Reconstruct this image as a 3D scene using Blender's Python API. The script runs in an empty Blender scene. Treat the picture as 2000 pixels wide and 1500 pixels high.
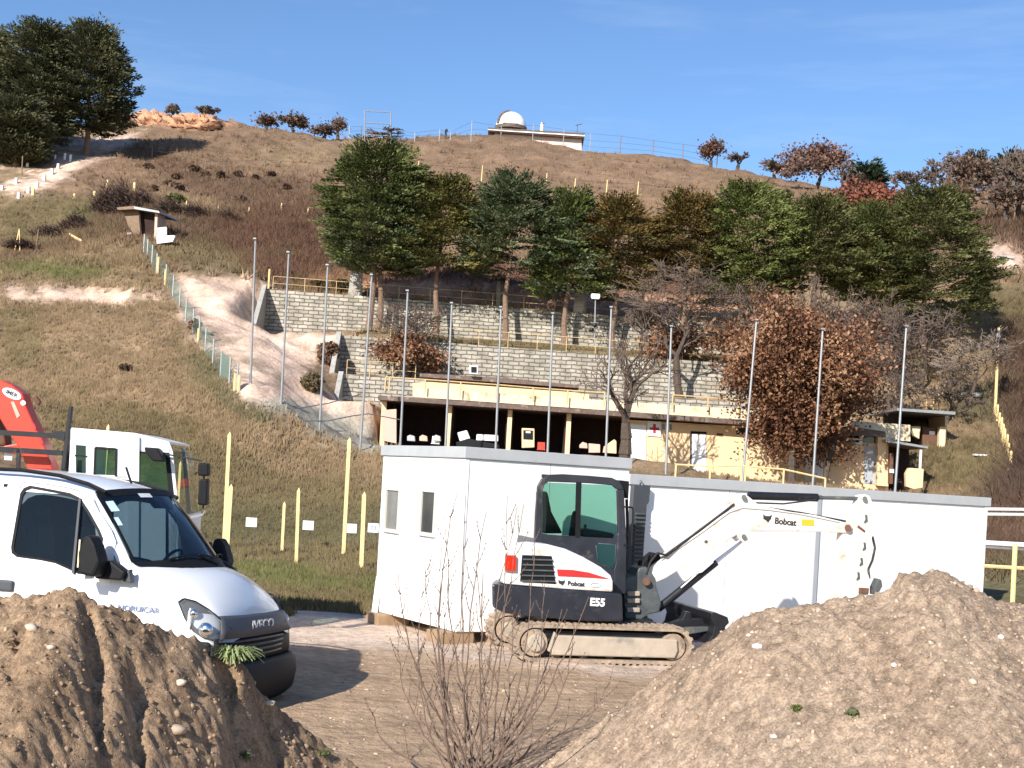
import bpy, math, random
import numpy as np
from mathutils import Vector, Matrix
from math import radians, sin, cos, pi
random.seed(7)
RNG = np.random.default_rng(7)
S = bpy.context.scene
COL = S.collection

# ------------------------------------------------------------------ camera
F = 2600.0; CX = 1000.0; CY = 937.0; ROLL = radians(3.3); EYE = 2.42
cr, sr = cos(ROLL), sin(ROLL)
cam_d = bpy.data.cameras.new('camera'); cam = bpy.data.objects.new('camera', cam_d); COL.objects.link(cam)
cam_d.sensor_width = 36; cam_d.lens = F / 2000 * 36; cam_d.shift_y = (CY - 750) / 2000
cam_d.clip_start = 0.1; cam_d.clip_end = 3000
cam.matrix_world = Matrix(((cr, -sr, 0, 0), (0, 0, -1, 0), (sr, cr, 0, EYE), (0, 0, 0, 1)))
S.camera = cam

# ------------------------------------------------------------------ light
SUN_AZ, SUN_EL = radians(27), radians(28)
w = bpy.data.worlds.new('World'); S.world = w; w.use_nodes = True
nt = w.node_tree; nt.nodes.clear()
sky = nt.nodes.new('ShaderNodeTexSky'); sky.sky_type = 'NISHITA'; sky.sun_disc = False
sky.sun_elevation = SUN_EL; sky.sun_rotation = pi + SUN_AZ; sky.altitude = 600; sky.air_density = 1.0; sky.dust_density = 0.4; sky.ozone_density = 2.6
tcw = nt.nodes.new('ShaderNodeTexCoord'); mpw = nt.nodes.new('ShaderNodeMapping'); mpw.inputs['Scale'].default_value = (1.2, 1.2, 9); mpw.inputs['Rotation'].default_value = (0.25, 0.1, 0)
nzw = nt.nodes.new('ShaderNodeTexNoise'); nzw.inputs['Scale'].default_value = 2.2; nzw.inputs['Detail'].default_value = 7; nzw.inputs['Roughness'].default_value = 0.6
crw = nt.nodes.new('ShaderNodeValToRGB'); crw.color_ramp.elements[0].position = 0.50; crw.color_ramp.elements[1].position = 0.85
crw.color_ramp.elements[1].color = (0.22, 0.22, 0.22, 1)
mxw = nt.nodes.new('ShaderNodeMixRGB'); mxw.inputs[2].default_value = (6.5, 7.2, 8.2, 1)
hsw = nt.nodes.new('ShaderNodeHueSaturation'); hsw.inputs['Saturation'].default_value = 1.14; hsw.inputs['Value'].default_value = 1.0; hsw.inputs['Hue'].default_value = 0.506
bg = nt.nodes.new('ShaderNodeBackground'); bg.inputs['Strength'].default_value = 0.115
out = nt.nodes.new('ShaderNodeOutputWorld')
L = nt.links.new
L(tcw.outputs['Generated'], mpw.inputs[0]); L(mpw.outputs[0], nzw.inputs['Vector']); L(nzw.outputs['Fac'], crw.inputs[0])
L(sky.outputs[0], hsw.inputs['Color']); L(hsw.outputs[0], mxw.inputs[1]); L(crw.outputs[0], mxw.inputs[0]); L(mxw.outputs[0], bg.inputs[0]); L(bg.outputs[0], out.inputs[0])
sun_d = bpy.data.lights.new('sun', 'SUN'); sun_d.energy = 5.0; sun_d.angle = radians(0.5); sun_d.color = (1.0, 0.94, 0.85)
sun = bpy.data.objects.new('sun', sun_d); COL.objects.link(sun)
d = Vector((sin(SUN_AZ) * cos(SUN_EL), cos(SUN_AZ) * cos(SUN_EL), -sin(SUN_EL)))
sun.rotation_euler = d.to_track_quat('-Z', 'Y').to_euler(); sun.location = (-20, -20, 30)
S.view_settings.view_transform = 'Standard'; S.view_settings.look = 'None'
S.view_settings.exposure = 0.55; S.view_settings.gamma = 1
S.render.engine = 'CYCLES'
S.cycles.max_bounces = 6; S.cycles.transparent_max_bounces = 16; S.cycles.use_denoising = True

# ------------------------------------------------------------------ projection helpers
def ray(px, py):
    dx = px - CX; dy = py - CY
    return (dx * cr + dy * sr) / F, (dx * sr - dy * cr) / F
def P(px, py, Z):
    a, b = ray(px, py); return Vector((a * Z, Z, EYE + b * Z))
def proj(x, y, z):
    u = x / y * F; v = (z - EYE) / y * F
    return CX + u * cr + v * sr, CY - v * cr + u * sr

def vnoise(x, y, seed=0):
    x = np.asarray(x, float); y = np.asarray(y, float)
    xi = np.floor(x).astype(np.int64); yi = np.floor(y).astype(np.int64)
    fx = x - xi; fy = y - yi
    fx = fx * fx * (3 - 2 * fx); fy = fy * fy * (3 - 2 * fy)
    def h(a, b):
        n = (a * 374761393 + b * 668265263 + seed * 974711) & 0xFFFFFFFF
        n = ((n ^ (n >> 13)) * 1274126177) & 0xFFFFFFFF
        n = n ^ (n >> 16)
        return (n & 0xFFFF) / 65535.0
    a = h(xi, yi); b = h(xi + 1, yi); c = h(xi, yi + 1); dd = h(xi + 1, yi + 1)
    return (a * (1 - fx) + b * fx) * (1 - fy) + (c * (1 - fx) + dd * fx) * fy
def fbm(x, y, octaves=4, seed=0, gain=0.5):
    t = 0; amp = 1; tot = 0
    for o in range(octaves):
        t = t + amp * (vnoise(x * 2 ** o + 17.3 * o, y * 2 ** o - 9.1 * o, seed + o) - 0.5); tot += amp; amp *= gain
    return t / tot * 2

# ------------------------------------------------------------------ terrain height
ctrl_px = [(650,1210,21.5),(705,1110,33),(600,1060,42),(600,1000,50),(600,940,56),(600,880,60),(625,845,63),(488,770,63),(703,880,62),
 (100,850,60),(300,820,62),(100,700,72),(100,580,84),(0,575,84),(300,640,78),(380,660,76),(30,500,92),(300,476,95),(30,400,108),(100,380,112),
 (0,350,125),(100,325,132),(250,268,150),(360,245,165),(470,240,170),(450,620,82),(520,556,90.5),(520,500,98),(620,420,115),(600,330,150),(650,280,175),(780,275,185),
 (870,272,192),(955,266,199),(1000,272,197),(1060,282,196),(1140,300,195),(1300,312,185),(1500,350,172),(1650,378,163),(1740,385,158),(1820,400,165),(1900,385,175),(2000,370,178),(2100,360,180),
 (1000,400,135),(1300,430,130),(1550,480,122),(1750,480,120),(1900,440,128),(1980,430,130),(1950,520,112),(1950,620,97),(1900,690,90),(1980,700,90),
 (1900,800,80),(1980,820,78),(1870,880,73),(1950,930,66),(1980,1000,50),(1960,1060,40),(1960,1150,28),
 (780,872,71),(1000,890,71),(1350,915,71),(1700,950,70),(800,895,60),(1000,905,60),(1300,935,58),(1748,970,58),
 (640,780,74),(560,700,78),(700,795,78),(660,860,68),(745,862,72),(720,650,88),(1000,600,94),(1300,628,94),(1480,650,95),(1600,650,97),
 (-200,600,84),(-200,800,64),(-300,350,120),(-200,270,150),(2300,900,60),(2300,600,100),(0,258,160),(-200,240,165)]
C = []
for a in ctrl_px:
    p = P(*a); C.append((p.x, p.y, p.z if a[2] > 45 or a[2] < 30 and a[0] > 1900 else (p.z if a[2] > 34 else 0.0)))
for x in (-60, -30, -12, 0, 12, 30, 60):
    for y in (-25, -8, 5, 14, 20.5): C.append((x, y, 0.0))
for x, y, z in [(-12,30,0),(-30,40,.5),(-3,33,0),(3,40,.9),(12,42,1.2),(20,30,.7),(8,28,.1),(30,45,2.5),(60,60,8),(-70,70,9),(-90,120,20),(90,120,24),(100,200,40),(-120,200,45),
                (-80,240,42),(0,240,46),(60,240,42),(140,260,45),(-200,300,20),(0,320,20),(200,320,20)]:
    C.append((x, y, z))
C = np.array(C, float)
CS = 5.0
def _phi(dx, dy): return np.sqrt(dx * dx + dy * dy + CS * CS)
A = _phi(C[:, None, 0] - C[None, :, 0], C[:, None, 1] - C[None, :, 1])
W_ = np.linalg.solve(A - 0.02 * np.eye(len(C)), C[:, 2])
def rbf(x, y):
    x = np.asarray(x, float).ravel(); y = np.asarray(y, float).ravel(); o = np.empty(len(x))
    for i in range(0, len(x), 20000):
        o[i:i + 20000] = _phi(x[i:i + 20000, None] - C[None, :, 0], y[i:i + 20000, None] - C[None, :, 1]) @ W_
    return o
def sst(a, b, x):
    t = np.clip((x - a) / (b - a), 0, 1); return t * t * (3 - 2 * t)
# terrace wall lines (left end, right end): plan points and levels
T2L = P(517, 640, 90); T2R = P(1560, 718, 92)
T1L = P(663, 728, 83); T1R = P(1500, 785, 84)
T0L = P(668, 795, 79); T0R = P(1480, 850, 79.5)
Z0T, Z1T, Z2B, Z2T = 8.05, 10.8, 11.75, 14.35
def lin_y(a, b, x): return a.y + (b.y - a.y) * (x - a.x) / (b.x - a.x)
def ground_h(x, y, rough=True):
    x = np.asarray(x, float).ravel(); y = np.asarray(y, float).ravel()
    h = rbf(x, y)
    flat = sst(0.2, 1.6, h) * sst(22, 30, y)
    h = np.where(y < 34, h * sst(20, 30, y) * 1.0, h) if True else h
    h = np.where((y < 21) , 0.0, h)
    # terraces
    y0, y1, y2 = lin_y(T0L, T0R, x), lin_y(T1L, T1R, x), lin_y(T2L, T2R, x)
    def band(xl, xr, soft=1.5): return sst(xl - 0.3, xl + 0.3, x) * (1 - sst(xr, xr + soft, x))
    bl = sst(67.5, 69, y) * sst(P(745,800,73).x - 1.0, P(745,800,73).x + .3, x) * (1 - sst(20.5, 24, x))
    hb = 3.75 - 0.03 * (x + 7)
    hh = h
    inb0 = band(T1L.x - .1, T1R.x); m = (y >= y0 + .6) & (y < y1 + .6); hh = np.where(m, h * (1 - inb0) + Z0T * inb0, hh)
    inb1 = sst(T2L.x - 1.6, T2L.x + .2, x) * (1 - sst(T1R.x, T1R.x + 1.5, x)); m = (y >= y1 + .6) & (y < y2 + .6); t = np.clip((y - y1) / np.maximum(y2 - y1, 1), 0, 1)
    hh = np.where(m, hh * (1 - inb1) + (Z1T + (Z2B - Z1T) * t) * inb1, hh)
    # behind the building the fill is at roof level, the building floor in front
    m = (y < y0 + .6) & (y > 73); inbb = band(T0L.x - .1, 21); hh = np.where(m, hh * (1 - inbb) + 6.2 * inbb, hh)
    m = (y <= 79.0) & (y > 66); inbf = sst(-8.0, -7.4, x) * (1 - sst(20.5, 23, x))
    hh = np.where(m & (y <= 77.5), hh * (1 - inbf) + hb * inbf, hh)
    m2 = (y > y2 + .6); inb2 = band(T2L.x, T2R.x, 6) * (1 - sst(2, 14, y - y2)); hh = np.where(m2, hh * (1 - inb2) + np.maximum(hh, Z2T - .25) * inb2 , hh)
    if rough:
        k = flat * (1 - 0.8 * np.clip(inbf * (y > 66) * (y < 93), 0, 1))
        hh = hh + k * (0.8 * fbm(x / 7, y / 7, 3, 3) + 0.42 * fbm(x / 1.9, y / 1.9, 3, 9))
        hh = hh + 0.035 * fbm(x / 0.9, y / 0.9, 3, 21) * sst(12, 16, y)
    return hh
def gh(x, y): return float(ground_h([x], [y])[0])
_T = np.concatenate([np.arange(9, 100, 0.2), np.arange(100, 330, 0.5)])
def G(px, py, zmin=20.0):
    a, b = ray(px, py); t = _T[_T > zmin]
    h = ground_h(a * t, t); r = EYE + b * t
    k = np.where(r < h)[0]
    tt = t[k[0]] if len(k) else t[np.argmin(r - h)]
    return Vector((a * tt, tt, float(ground_h([a * tt], [tt])[0])))

# ------------------------------------------------------------------ materials
def newmat(name):
    m = bpy.data.materials.new(name); m.use_nodes = True
    n = m.node_tree.nodes; b = n['Principled BSDF']; return m, n, b, m.node_tree.links.new
def mat(name, col, rough=0.6, metal=0.0, var=0.12, scale=3.0, bump=0.0, bscale=40.0, dirt=None, dirtamt=0.4, coat=0.0, spec=None):
    m, n, b, l = newmat(name)
    b.inputs['Roughness'].default_value = rough; b.inputs['Metallic'].default_value = metal
    if coat: b.inputs['Coat Weight'].default_value = coat; b.inputs['Coat Roughness'].default_value = 0.08
    if spec is not None: b.inputs['Specular IOR Level'].default_value = spec
    tc = n.new('ShaderNodeTexCoord'); nz = n.new('ShaderNodeTexNoise'); nz.inputs['Scale'].default_value = scale; nz.inputs['Detail'].default_value = 6
    nz.inputs['Roughness'].default_value = 0.65
    l(tc.outputs['Object'], nz.inputs['Vector'])
    r = n.new('ShaderNodeValToRGB'); r.color_ramp.elements[0].position = 0.3; r.color_ramp.elements[1].position = 0.7
    r.color_ramp.elements[0].color = tuple(c * (1 - var) for c in col) + (1,); r.color_ramp.elements[1].color = tuple(min(1, c * (1 + var)) for c in col) + (1,)
    l(nz.outputs['Fac'], r.inputs[0]); src = r.outputs[0]
    if dirt:
        nz2 = n.new('ShaderNodeTexNoise'); nz2.inputs['Scale'].default_value = scale * 0.7; nz2.inputs['Detail'].default_value = 9; nz2.inputs['Roughness'].default_value = 0.7
        mp = n.new('ShaderNodeMapping'); mp.inputs['Location'].default_value = (5, 3, 1); l(tc.outputs['Object'], mp.inputs[0]); l(mp.outputs[0], nz2.inputs['Vector'])
        r2 = n.new('ShaderNodeValToRGB'); r2.color_ramp.elements[0].position = 0.72 - dirtamt * 0.5; r2.color_ramp.elements[1].position = 0.80 - dirtamt * 0.3
        l(nz2.outputs['Fac'], r2.inputs[0]); mx = n.new('ShaderNodeMixRGB'); mx.inputs[2].default_value = tuple(dirt) + (1,)
        l(r2.outputs[0], mx.inputs[0]); l(src, mx.inputs[1]); src = mx.outputs[0]
    l(src, b.inputs['Base Color'])
    if bump:
        nb = n.new('ShaderNodeTexNoise'); nb.inputs['Scale'].default_value = bscale; nb.inputs['Detail'].default_value = 5; l(tc.outputs['Object'], nb.inputs['Vector'])
        bp = n.new('ShaderNodeBump'); bp.inputs['Strength'].default_value = bump; bp.inputs['Distance'].default_value = 0.02
        l(nb.outputs['Fac'], bp.inputs['Height']); l(bp.outputs[0], b.inputs['Normal'])
    return m
def attrmat(name, rough=0.8, nvar=0.25, scale=6.0, bump=0.0, bscale=10.0, bdist=0.05, trans=0.0, scale2=None, spec=0.3):
    m, n, b, l = newmat(name)
    b.inputs['Roughness'].default_value = rough; b.inputs['Specular IOR Level'].default_value = spec
    at = n.new('ShaderNodeAttribute'); at.attribute_name = 'Col'
    tc = n.new('ShaderNodeTexCoord'); nz = n.new('ShaderNodeTexNoise'); nz.inputs['Scale'].default_value = scale; nz.inputs['Detail'].default_value = 7; nz.inputs['Roughness'].default_value = 0.7
    l(tc.outputs['Object'], nz.inputs['Vector'])
    mr = n.new('ShaderNodeMapRange'); mr.inputs[1].default_value = 0.3; mr.inputs[2].default_value = 0.7; mr.inputs[3].default_value = 1 - nvar; mr.inputs[4].default_value = 1 + nvar
    l(nz.outputs['Fac'], mr.inputs[0]); v = mr.outputs[0]
    if scale2:
        nz2 = n.new('ShaderNodeTexNoise'); nz2.inputs['Scale'].default_value = scale2; nz2.inputs['Detail'].default_value = 4; l(tc.outputs['Object'], nz2.inputs['Vector'])
        mr2 = n.new('ShaderNodeMapRange'); mr2.inputs[1].default_value = 0.3; mr2.inputs[2].default_value = 0.7; mr2.inputs[3].default_value = 1 - nvar; mr2.inputs[4].default_value = 1 + nvar
        l(nz2.outputs['Fac'], mr2.inputs[0]); mm = n.new('ShaderNodeMath'); mm.operation = 'MULTIPLY'; l(v, mm.inputs[0]); l(mr2.outputs[0], mm.inputs[1]); v = mm.outputs[0]
    sc = n.new('ShaderNodeVectorMath'); sc.operation = 'SCALE'; l(at.outputs['Color'], sc.inputs[0]); l(v, sc.inputs['Scale']); l(sc.outputs[0], b.inputs['Base Color'])
    if bump:
        nb = n.new('ShaderNodeTexNoise'); nb.inputs['Scale'].default_value = bscale; nb.inputs['Detail'].default_value = 6; nb.inputs['Roughness'].default_value = 0.7; l(tc.outputs['Object'], nb.inputs['Vector'])
        bp = n.new('ShaderNodeBump'); bp.inputs['Strength'].default_value = bump; bp.inputs['Distance'].default_value = bdist
        l(nb.outputs['Fac'], bp.inputs['Height']); l(bp.outputs[0], b.inputs['Normal'])
    if trans:
        ts = n.new('ShaderNodeBsdfTranslucent'); l(sc.outputs[0], ts.inputs['Color']); mx = n.new('ShaderNodeMixShader'); mx.inputs[0].default_value = trans
        o = n['Material Output']; l(b.outputs[0], mx.inputs[1]); l(ts.outputs[0], mx.inputs[2]); l(mx.outputs[0], o.inputs[0])
    return m
def glassmat(name, tint, refl=0.25, fac=0.75, base=(0.01, 0.015, 0.02)):
    m, n, b, l = newmat(name)
    b.inputs['Base Color'].default_value = tuple(base) + (1,); b.inputs['Roughness'].default_value = 0.03; b.inputs['Specular IOR Level'].default_value = 0.5 + refl
    t = n.new('ShaderNodeBsdfTransparent'); t.inputs[0].default_value = tuple(tint) + (1,)
    fr = n.new('ShaderNodeFresnel'); fr.inputs[0].default_value = 1.45
    mt = n.new('ShaderNodeMath'); mt.operation = 'MULTIPLY_ADD'; mt.inputs[1].default_value = -fac; mt.inputs[2].default_value = fac; l(fr.outputs[0], mt.inputs[0])
    mx = n.new('ShaderNodeMixShader'); l(mt.outputs[0], mx.inputs[0]); l(b.outputs[0], mx.inputs[1]); l(t.outputs[0], mx.inputs[2])
    l(mx.outputs[0], n['Material Output'].inputs[0]); return m
M = {}
M['van_white'] = mat('van white paint', (0.78, 0.79, 0.80), 0.28, var=0.03, coat=0.6, dirt=(0.5, 0.45, 0.38), dirtamt=0.12, scale=2)
M['truck_white'] = mat('truck white paint', (0.76, 0.77, 0.78), 0.35, var=0.04, dirt=(0.5, 0.45, 0.4), dirtamt=0.15, scale=2)
M['panel_white'] = mat('white coated panel', (0.85, 0.85, 0.84), 0.5, var=0.03, dirt=(0.66, 0.62, 0.56), dirtamt=0.12, scale=1.2, bump=0.02, bscale=6)
M['trim_grey'] = mat('grey trim', (0.42, 0.43, 0.44), 0.5, var=0.08, scale=2, dirt=(0.3, 0.3, 0.28), dirtamt=0.25)
M['black_plastic'] = mat('black plastic', (0.010, 0.010, 0.012), 0.6, var=0.2, scale=5, spec=0.2)
M['grey_plastic'] = mat('grey plastic', (0.065, 0.07, 0.08), 0.5, var=0.1, scale=5, spec=0.3)
M['black_metal'] = mat('black steel', (0.02, 0.02, 0.024), 0.4, metal=0.3, var=0.3, scale=6, dirt=(0.12, 0.09, 0.07), dirtamt=0.25)
M['cab_black'] = mat('cab black paint', (0.022, 0.024, 0.032), 0.38, var=0.3, scale=4, dirt=(0.12, 0.10, 0.09), dirtamt=0.28, coat=0.2)
M['exc_white'] = mat('excavator white paint', (0.78, 0.77, 0.75), 0.35, var=0.04, scale=3, dirt=(0.52, 0.40, 0.31), dirtamt=0.30, coat=0.2)
M['exc_cream'] = mat('worn off white paint', (0.74, 0.68, 0.61), 0.45, var=0.06, scale=4, dirt=(0.45, 0.30, 0.2), dirtamt=0.34, coat=0.15)
M['exc_grey'] = mat('cast grey steel', (0.09, 0.10, 0.10), 0.55, metal=0.2, var=0.3, scale=6, dirt=(0.25, 0.19, 0.13), dirtamt=0.3, bump=0.2, bscale=20)
M['mud'] = mat('muddy steel', (0.34, 0.26, 0.19), 0.9, var=0.35, scale=9, bump=0.6, bscale=30, dirt=(0.12, 0.10, 0.08), dirtamt=0.35)
M['mudpanel'] = mat('dusty painted steel', (0.42, 0.35, 0.27), 0.8, var=0.15, scale=5, dirt=(0.2, 0.19, 0.17), dirtamt=0.38)
M['rubber'] = mat('rubber', (0.02, 0.02, 0.02), 0.8, var=0.3, scale=8, dirt=(0.2, 0.15, 0.1), dirtamt=0.3)
M['red_paint'] = mat('red paint', (0.62, 0.055, 0.03), 0.35, var=0.1, scale=3, dirt=(0.4, 0.12, 0.08), dirtamt=0.2)
M['red_decal'] = mat('red decal', (0.5, 0.03, 0.03), 0.4, var=0.1)
M['red_light'] = mat('red lens', (0.7, 0.03, 0.01), 0.15, var=0.1)
M['chrome'] = mat('chrome', (0.85, 0.86, 0.88), 0.12, metal=1.0, var=0.05)
M['rust'] = mat('rusty steel', (0.13, 0.06, 0.035), 0.8, var=0.3, scale=12)
M['glass_van'] = glassmat('blue tinted glass', (0.40, 0.54, 0.60), 0.2, 0.62, (0.006, 0.018, 0.04))
M['glass_green'] = glassmat('green tinted glass', (0.76, 0.94, 0.88), 0.1, 0.92)
M['glass_dark'] = mat('dark window glass', (0.05, 0.055, 0.06), 0.08, var=0.3, scale=2)
M['glass_curtain'] = mat('window glass over grey blind', (0.20, 0.20, 0.19), 0.15, var=0.25, scale=3)
M['glass_lamp'] = glassmat('clear lens', (0.85, 0.88, 0.9), 0.4, 0.8, (0.3, 0.3, 0.3))
M['yellow_paint'] = mat('faded yellow paint', (0.62, 0.44, 0.22), 0.6, var=0.12, scale=5, dirt=(0.30, 0.2, 0.1), dirtamt=0.25)
M['timber_yellow'] = mat('pale yellow timber', (0.74, 0.55, 0.26), 0.7, var=0.15, scale=6, dirt=(0.35, 0.22, 0.1), dirtamt=0.25)
M['galv'] = mat('galvanised steel', (0.30, 0.31, 0.32), 0.5, metal=0.4, var=0.15, scale=4)
M['stucco'] = mat('peach yellow stucco', (0.78, 0.55, 0.33), 0.9, var=0.06, scale=1.5, bump=0.3, bscale=30, dirt=(0.42, 0.32, 0.22), dirtamt=0.14)
M['stucco_pink'] = mat('pinkish render', (0.62, 0.42, 0.34), 0.9, var=0.08, scale=2, bump=0.3, bscale=30)
M['parapet'] = mat('mossy cream render', (0.74, 0.60, 0.40), 0.9, var=0.12, scale=2, dirt=(0.25, 0.2, 0.12), dirtamt=0.36)
M['roofedge'] = mat('brown roof edge', (0.13, 0.09, 0.075), 0.8, var=0.3, scale=4, dirt=(0.35, 0.28, 0.24), dirtamt=0.3)
M['dark_in'] = mat('interior shade brown', (0.035, 0.018, 0.014), 0.95, var=0.3, scale=2)  # near-black brown puts the shade of bays, recess and huts into the colour
M['white_door'] = mat('white enamel', (0.78, 0.79, 0.80), 0.4, var=0.04, scale=3, dirt=(0.5, 0.48, 0.44), dirtamt=0.2)
M['grey_door'] = mat('grey blue door paint', (0.36, 0.38, 0.41), 0.5, var=0.05, scale=3)
M['red_cross'] = mat('red sign paint', (0.45, 0.01, 0.02), 0.5, var=0.05)
M['wood'] = mat('weathered wood', (0.22, 0.15, 0.10), 0.85, var=0.3, scale=9)
M['woodblock'] = mat('timber block', (0.33, 0.22, 0.13), 0.85, var=0.2, scale=9)
M['bark'] = mat('grey brown bark', (0.085, 0.062, 0.048), 0.95, var=0.4, scale=9, bump=0.8, bscale=22)
M['bark_red'] = mat('reddish bark', (0.20, 0.13, 0.09), 0.95, var=0.35, scale=9, bump=0.8, bscale=22)
M['twig'] = mat('bare grey brown twig', (0.115, 0.082, 0.063), 0.9, var=0.25, scale=9)
M['twig_pale'] = mat('pale bare twig', (0.20, 0.155, 0.125), 0.9, var=0.25, scale=9)
M['twig_bush'] = mat('grey brown shrub stem', (0.15, 0.10, 0.075), 0.8, var=0.3, scale=12)
M['leaf'] = attrmat('foliage', 0.7, 0.2, 2.0, trans=0.12, spec=0.25)
M['grass'] = attrmat('grass blades', 0.9, 0.15, 2.0, trans=0.15, spec=0.1)
M['ground'] = attrmat('ground', 0.95, 0.22, 0.9, bump=0.8, bscale=3.2, bdist=0.12, scale2=7.0, spec=0.1)
M['dirt'] = attrmat('loose dirt', 0.95, 0.30, 14.0, bump=1.0, bscale=48, bdist=0.02, scale2=48.0, spec=0.1)
M['stone'] = attrmat('stones', 0.9, 0.15, 20.0, bump=0.4, bscale=60, bdist=0.01, spec=0.2)
M['dome'] = mat('white dome shell', (0.78, 0.78, 0.78), 0.3, var=0.05, scale=2)
M['pinkwall'] = mat('pale pink wall', (0.66, 0.52, 0.48), 0.9, var=0.06)
M['frame_cream'] = mat('cream window frame', (0.60, 0.58, 0.53), 0.5, var=0.04)
M['cloth'] = mat('dark blue clothing', (0.02, 0.03, 0.06), 0.9, var=0.2)
M['skin'] = mat('skin', (0.4, 0.24, 0.18), 0.6, var=0.1)
M['white'] = mat('plain white', (0.8, 0.8, 0.8), 0.6, var=0.03)
M['blue_print'] = mat('pale blue print', (0.55, 0.70, 0.80), 0.6, var=0.05)
M['text_dark'] = mat('dark lettering', (0.03, 0.03, 0.03), 0.5, var=0.05)
M['text_blue'] = mat('blue lettering', (0.16, 0.20, 0.34), 0.5, var=0.1)
M['amber'] = mat('yellow plate', (0.85, 0.42, 0.02), 0.5, var=0.1)
M['concrete'] = mat('grey concrete', (0.36, 0.35, 0.32), 0.9, var=0.2, scale=3, bump=0.3, bscale=20, dirt=(0.2, 0.19, 0.16), dirtamt=0.3)
M['fence_green'] = mat('green coated wire', (0.10, 0.16, 0.13), 0.6, var=0.1)
M['net'] = mat('dark rope', (0.08, 0.08, 0.09), 0.8, var=0.1)
M['glass_side'] = glassmat('dark blue side glass', (0.45, 0.52, 0.56), 0.3, 0.7, (0.006, 0.012, 0.02))
def blockmat():
    m, n, b, l = newmat('concrete block courses')
    tc = n.new('ShaderNodeTexCoord'); mp = n.new('ShaderNodeMapping'); mp.inputs['Rotation'].default_value = (pi / 2, 0, 0); l(tc.outputs['Object'], mp.inputs[0])
    bt = n.new('ShaderNodeTexBrick'); bt.inputs['Scale'].default_value = 1.0; bt.inputs['Brick Width'].default_value = 0.66; bt.inputs['Row Height'].default_value = 0.25
    bt.inputs['Mortar Size'].default_value = 0.035; bt.inputs['Mortar Smooth'].default_value = 0.4; bt.inputs['Color1'].default_value = (0.43, 0.40, 0.34, 1); bt.inputs['Color2'].default_value = (0.28, 0.255, 0.21, 1)
    bt.inputs['Mortar'].default_value = (0.16, 0.135, 0.10, 1); bt.inputs['Bias'].default_value = -0.2
    nd = n.new('ShaderNodeTexNoise'); nd.inputs['Scale'].default_value = 2.2; nd.inputs['Detail'].default_value = 3; l(tc.outputs['Object'], nd.inputs['Vector']); va = n.new('ShaderNodeVectorMath'); va.operation = 'MULTIPLY_ADD'; va.inputs[1].default_value = (.16, .16, .1); l(nd.outputs['Color'], va.inputs[0]); l(mp.outputs[0], va.inputs[2]); l(va.outputs[0], bt.inputs['Vector'])
    nz = n.new('ShaderNodeTexNoise'); nz.inputs['Scale'].default_value = 1.3; nz.inputs['Detail'].default_value = 8; l(tc.outputs['Object'], nz.inputs['Vector'])
    mr = n.new('ShaderNodeMapRange'); mr.inputs[1].default_value = .3; mr.inputs[2].default_value = .7; mr.inputs[3].default_value = .6; mr.inputs[4].default_value = 1.25; l(nz.outputs['Fac'], mr.inputs[0])
    sc = n.new('ShaderNodeVectorMath'); sc.operation = 'SCALE'; l(bt.outputs['Color'], sc.inputs[0]); l(mr.outputs[0], sc.inputs['Scale']); l(sc.outputs[0], b.inputs['Base Color'])
    bp = n.new('ShaderNodeBump'); bp.invert = True; bp.inputs['Strength'].default_value = 0.9; bp.inputs['Distance'].default_value = 0.06; l(bt.outputs['Fac'], bp.inputs['Height']); l(bp.outputs[0], b.inputs['Normal'])
    b.inputs['Roughness'].default_value = 0.95; return m
M['blocks'] = blockmat()

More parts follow.
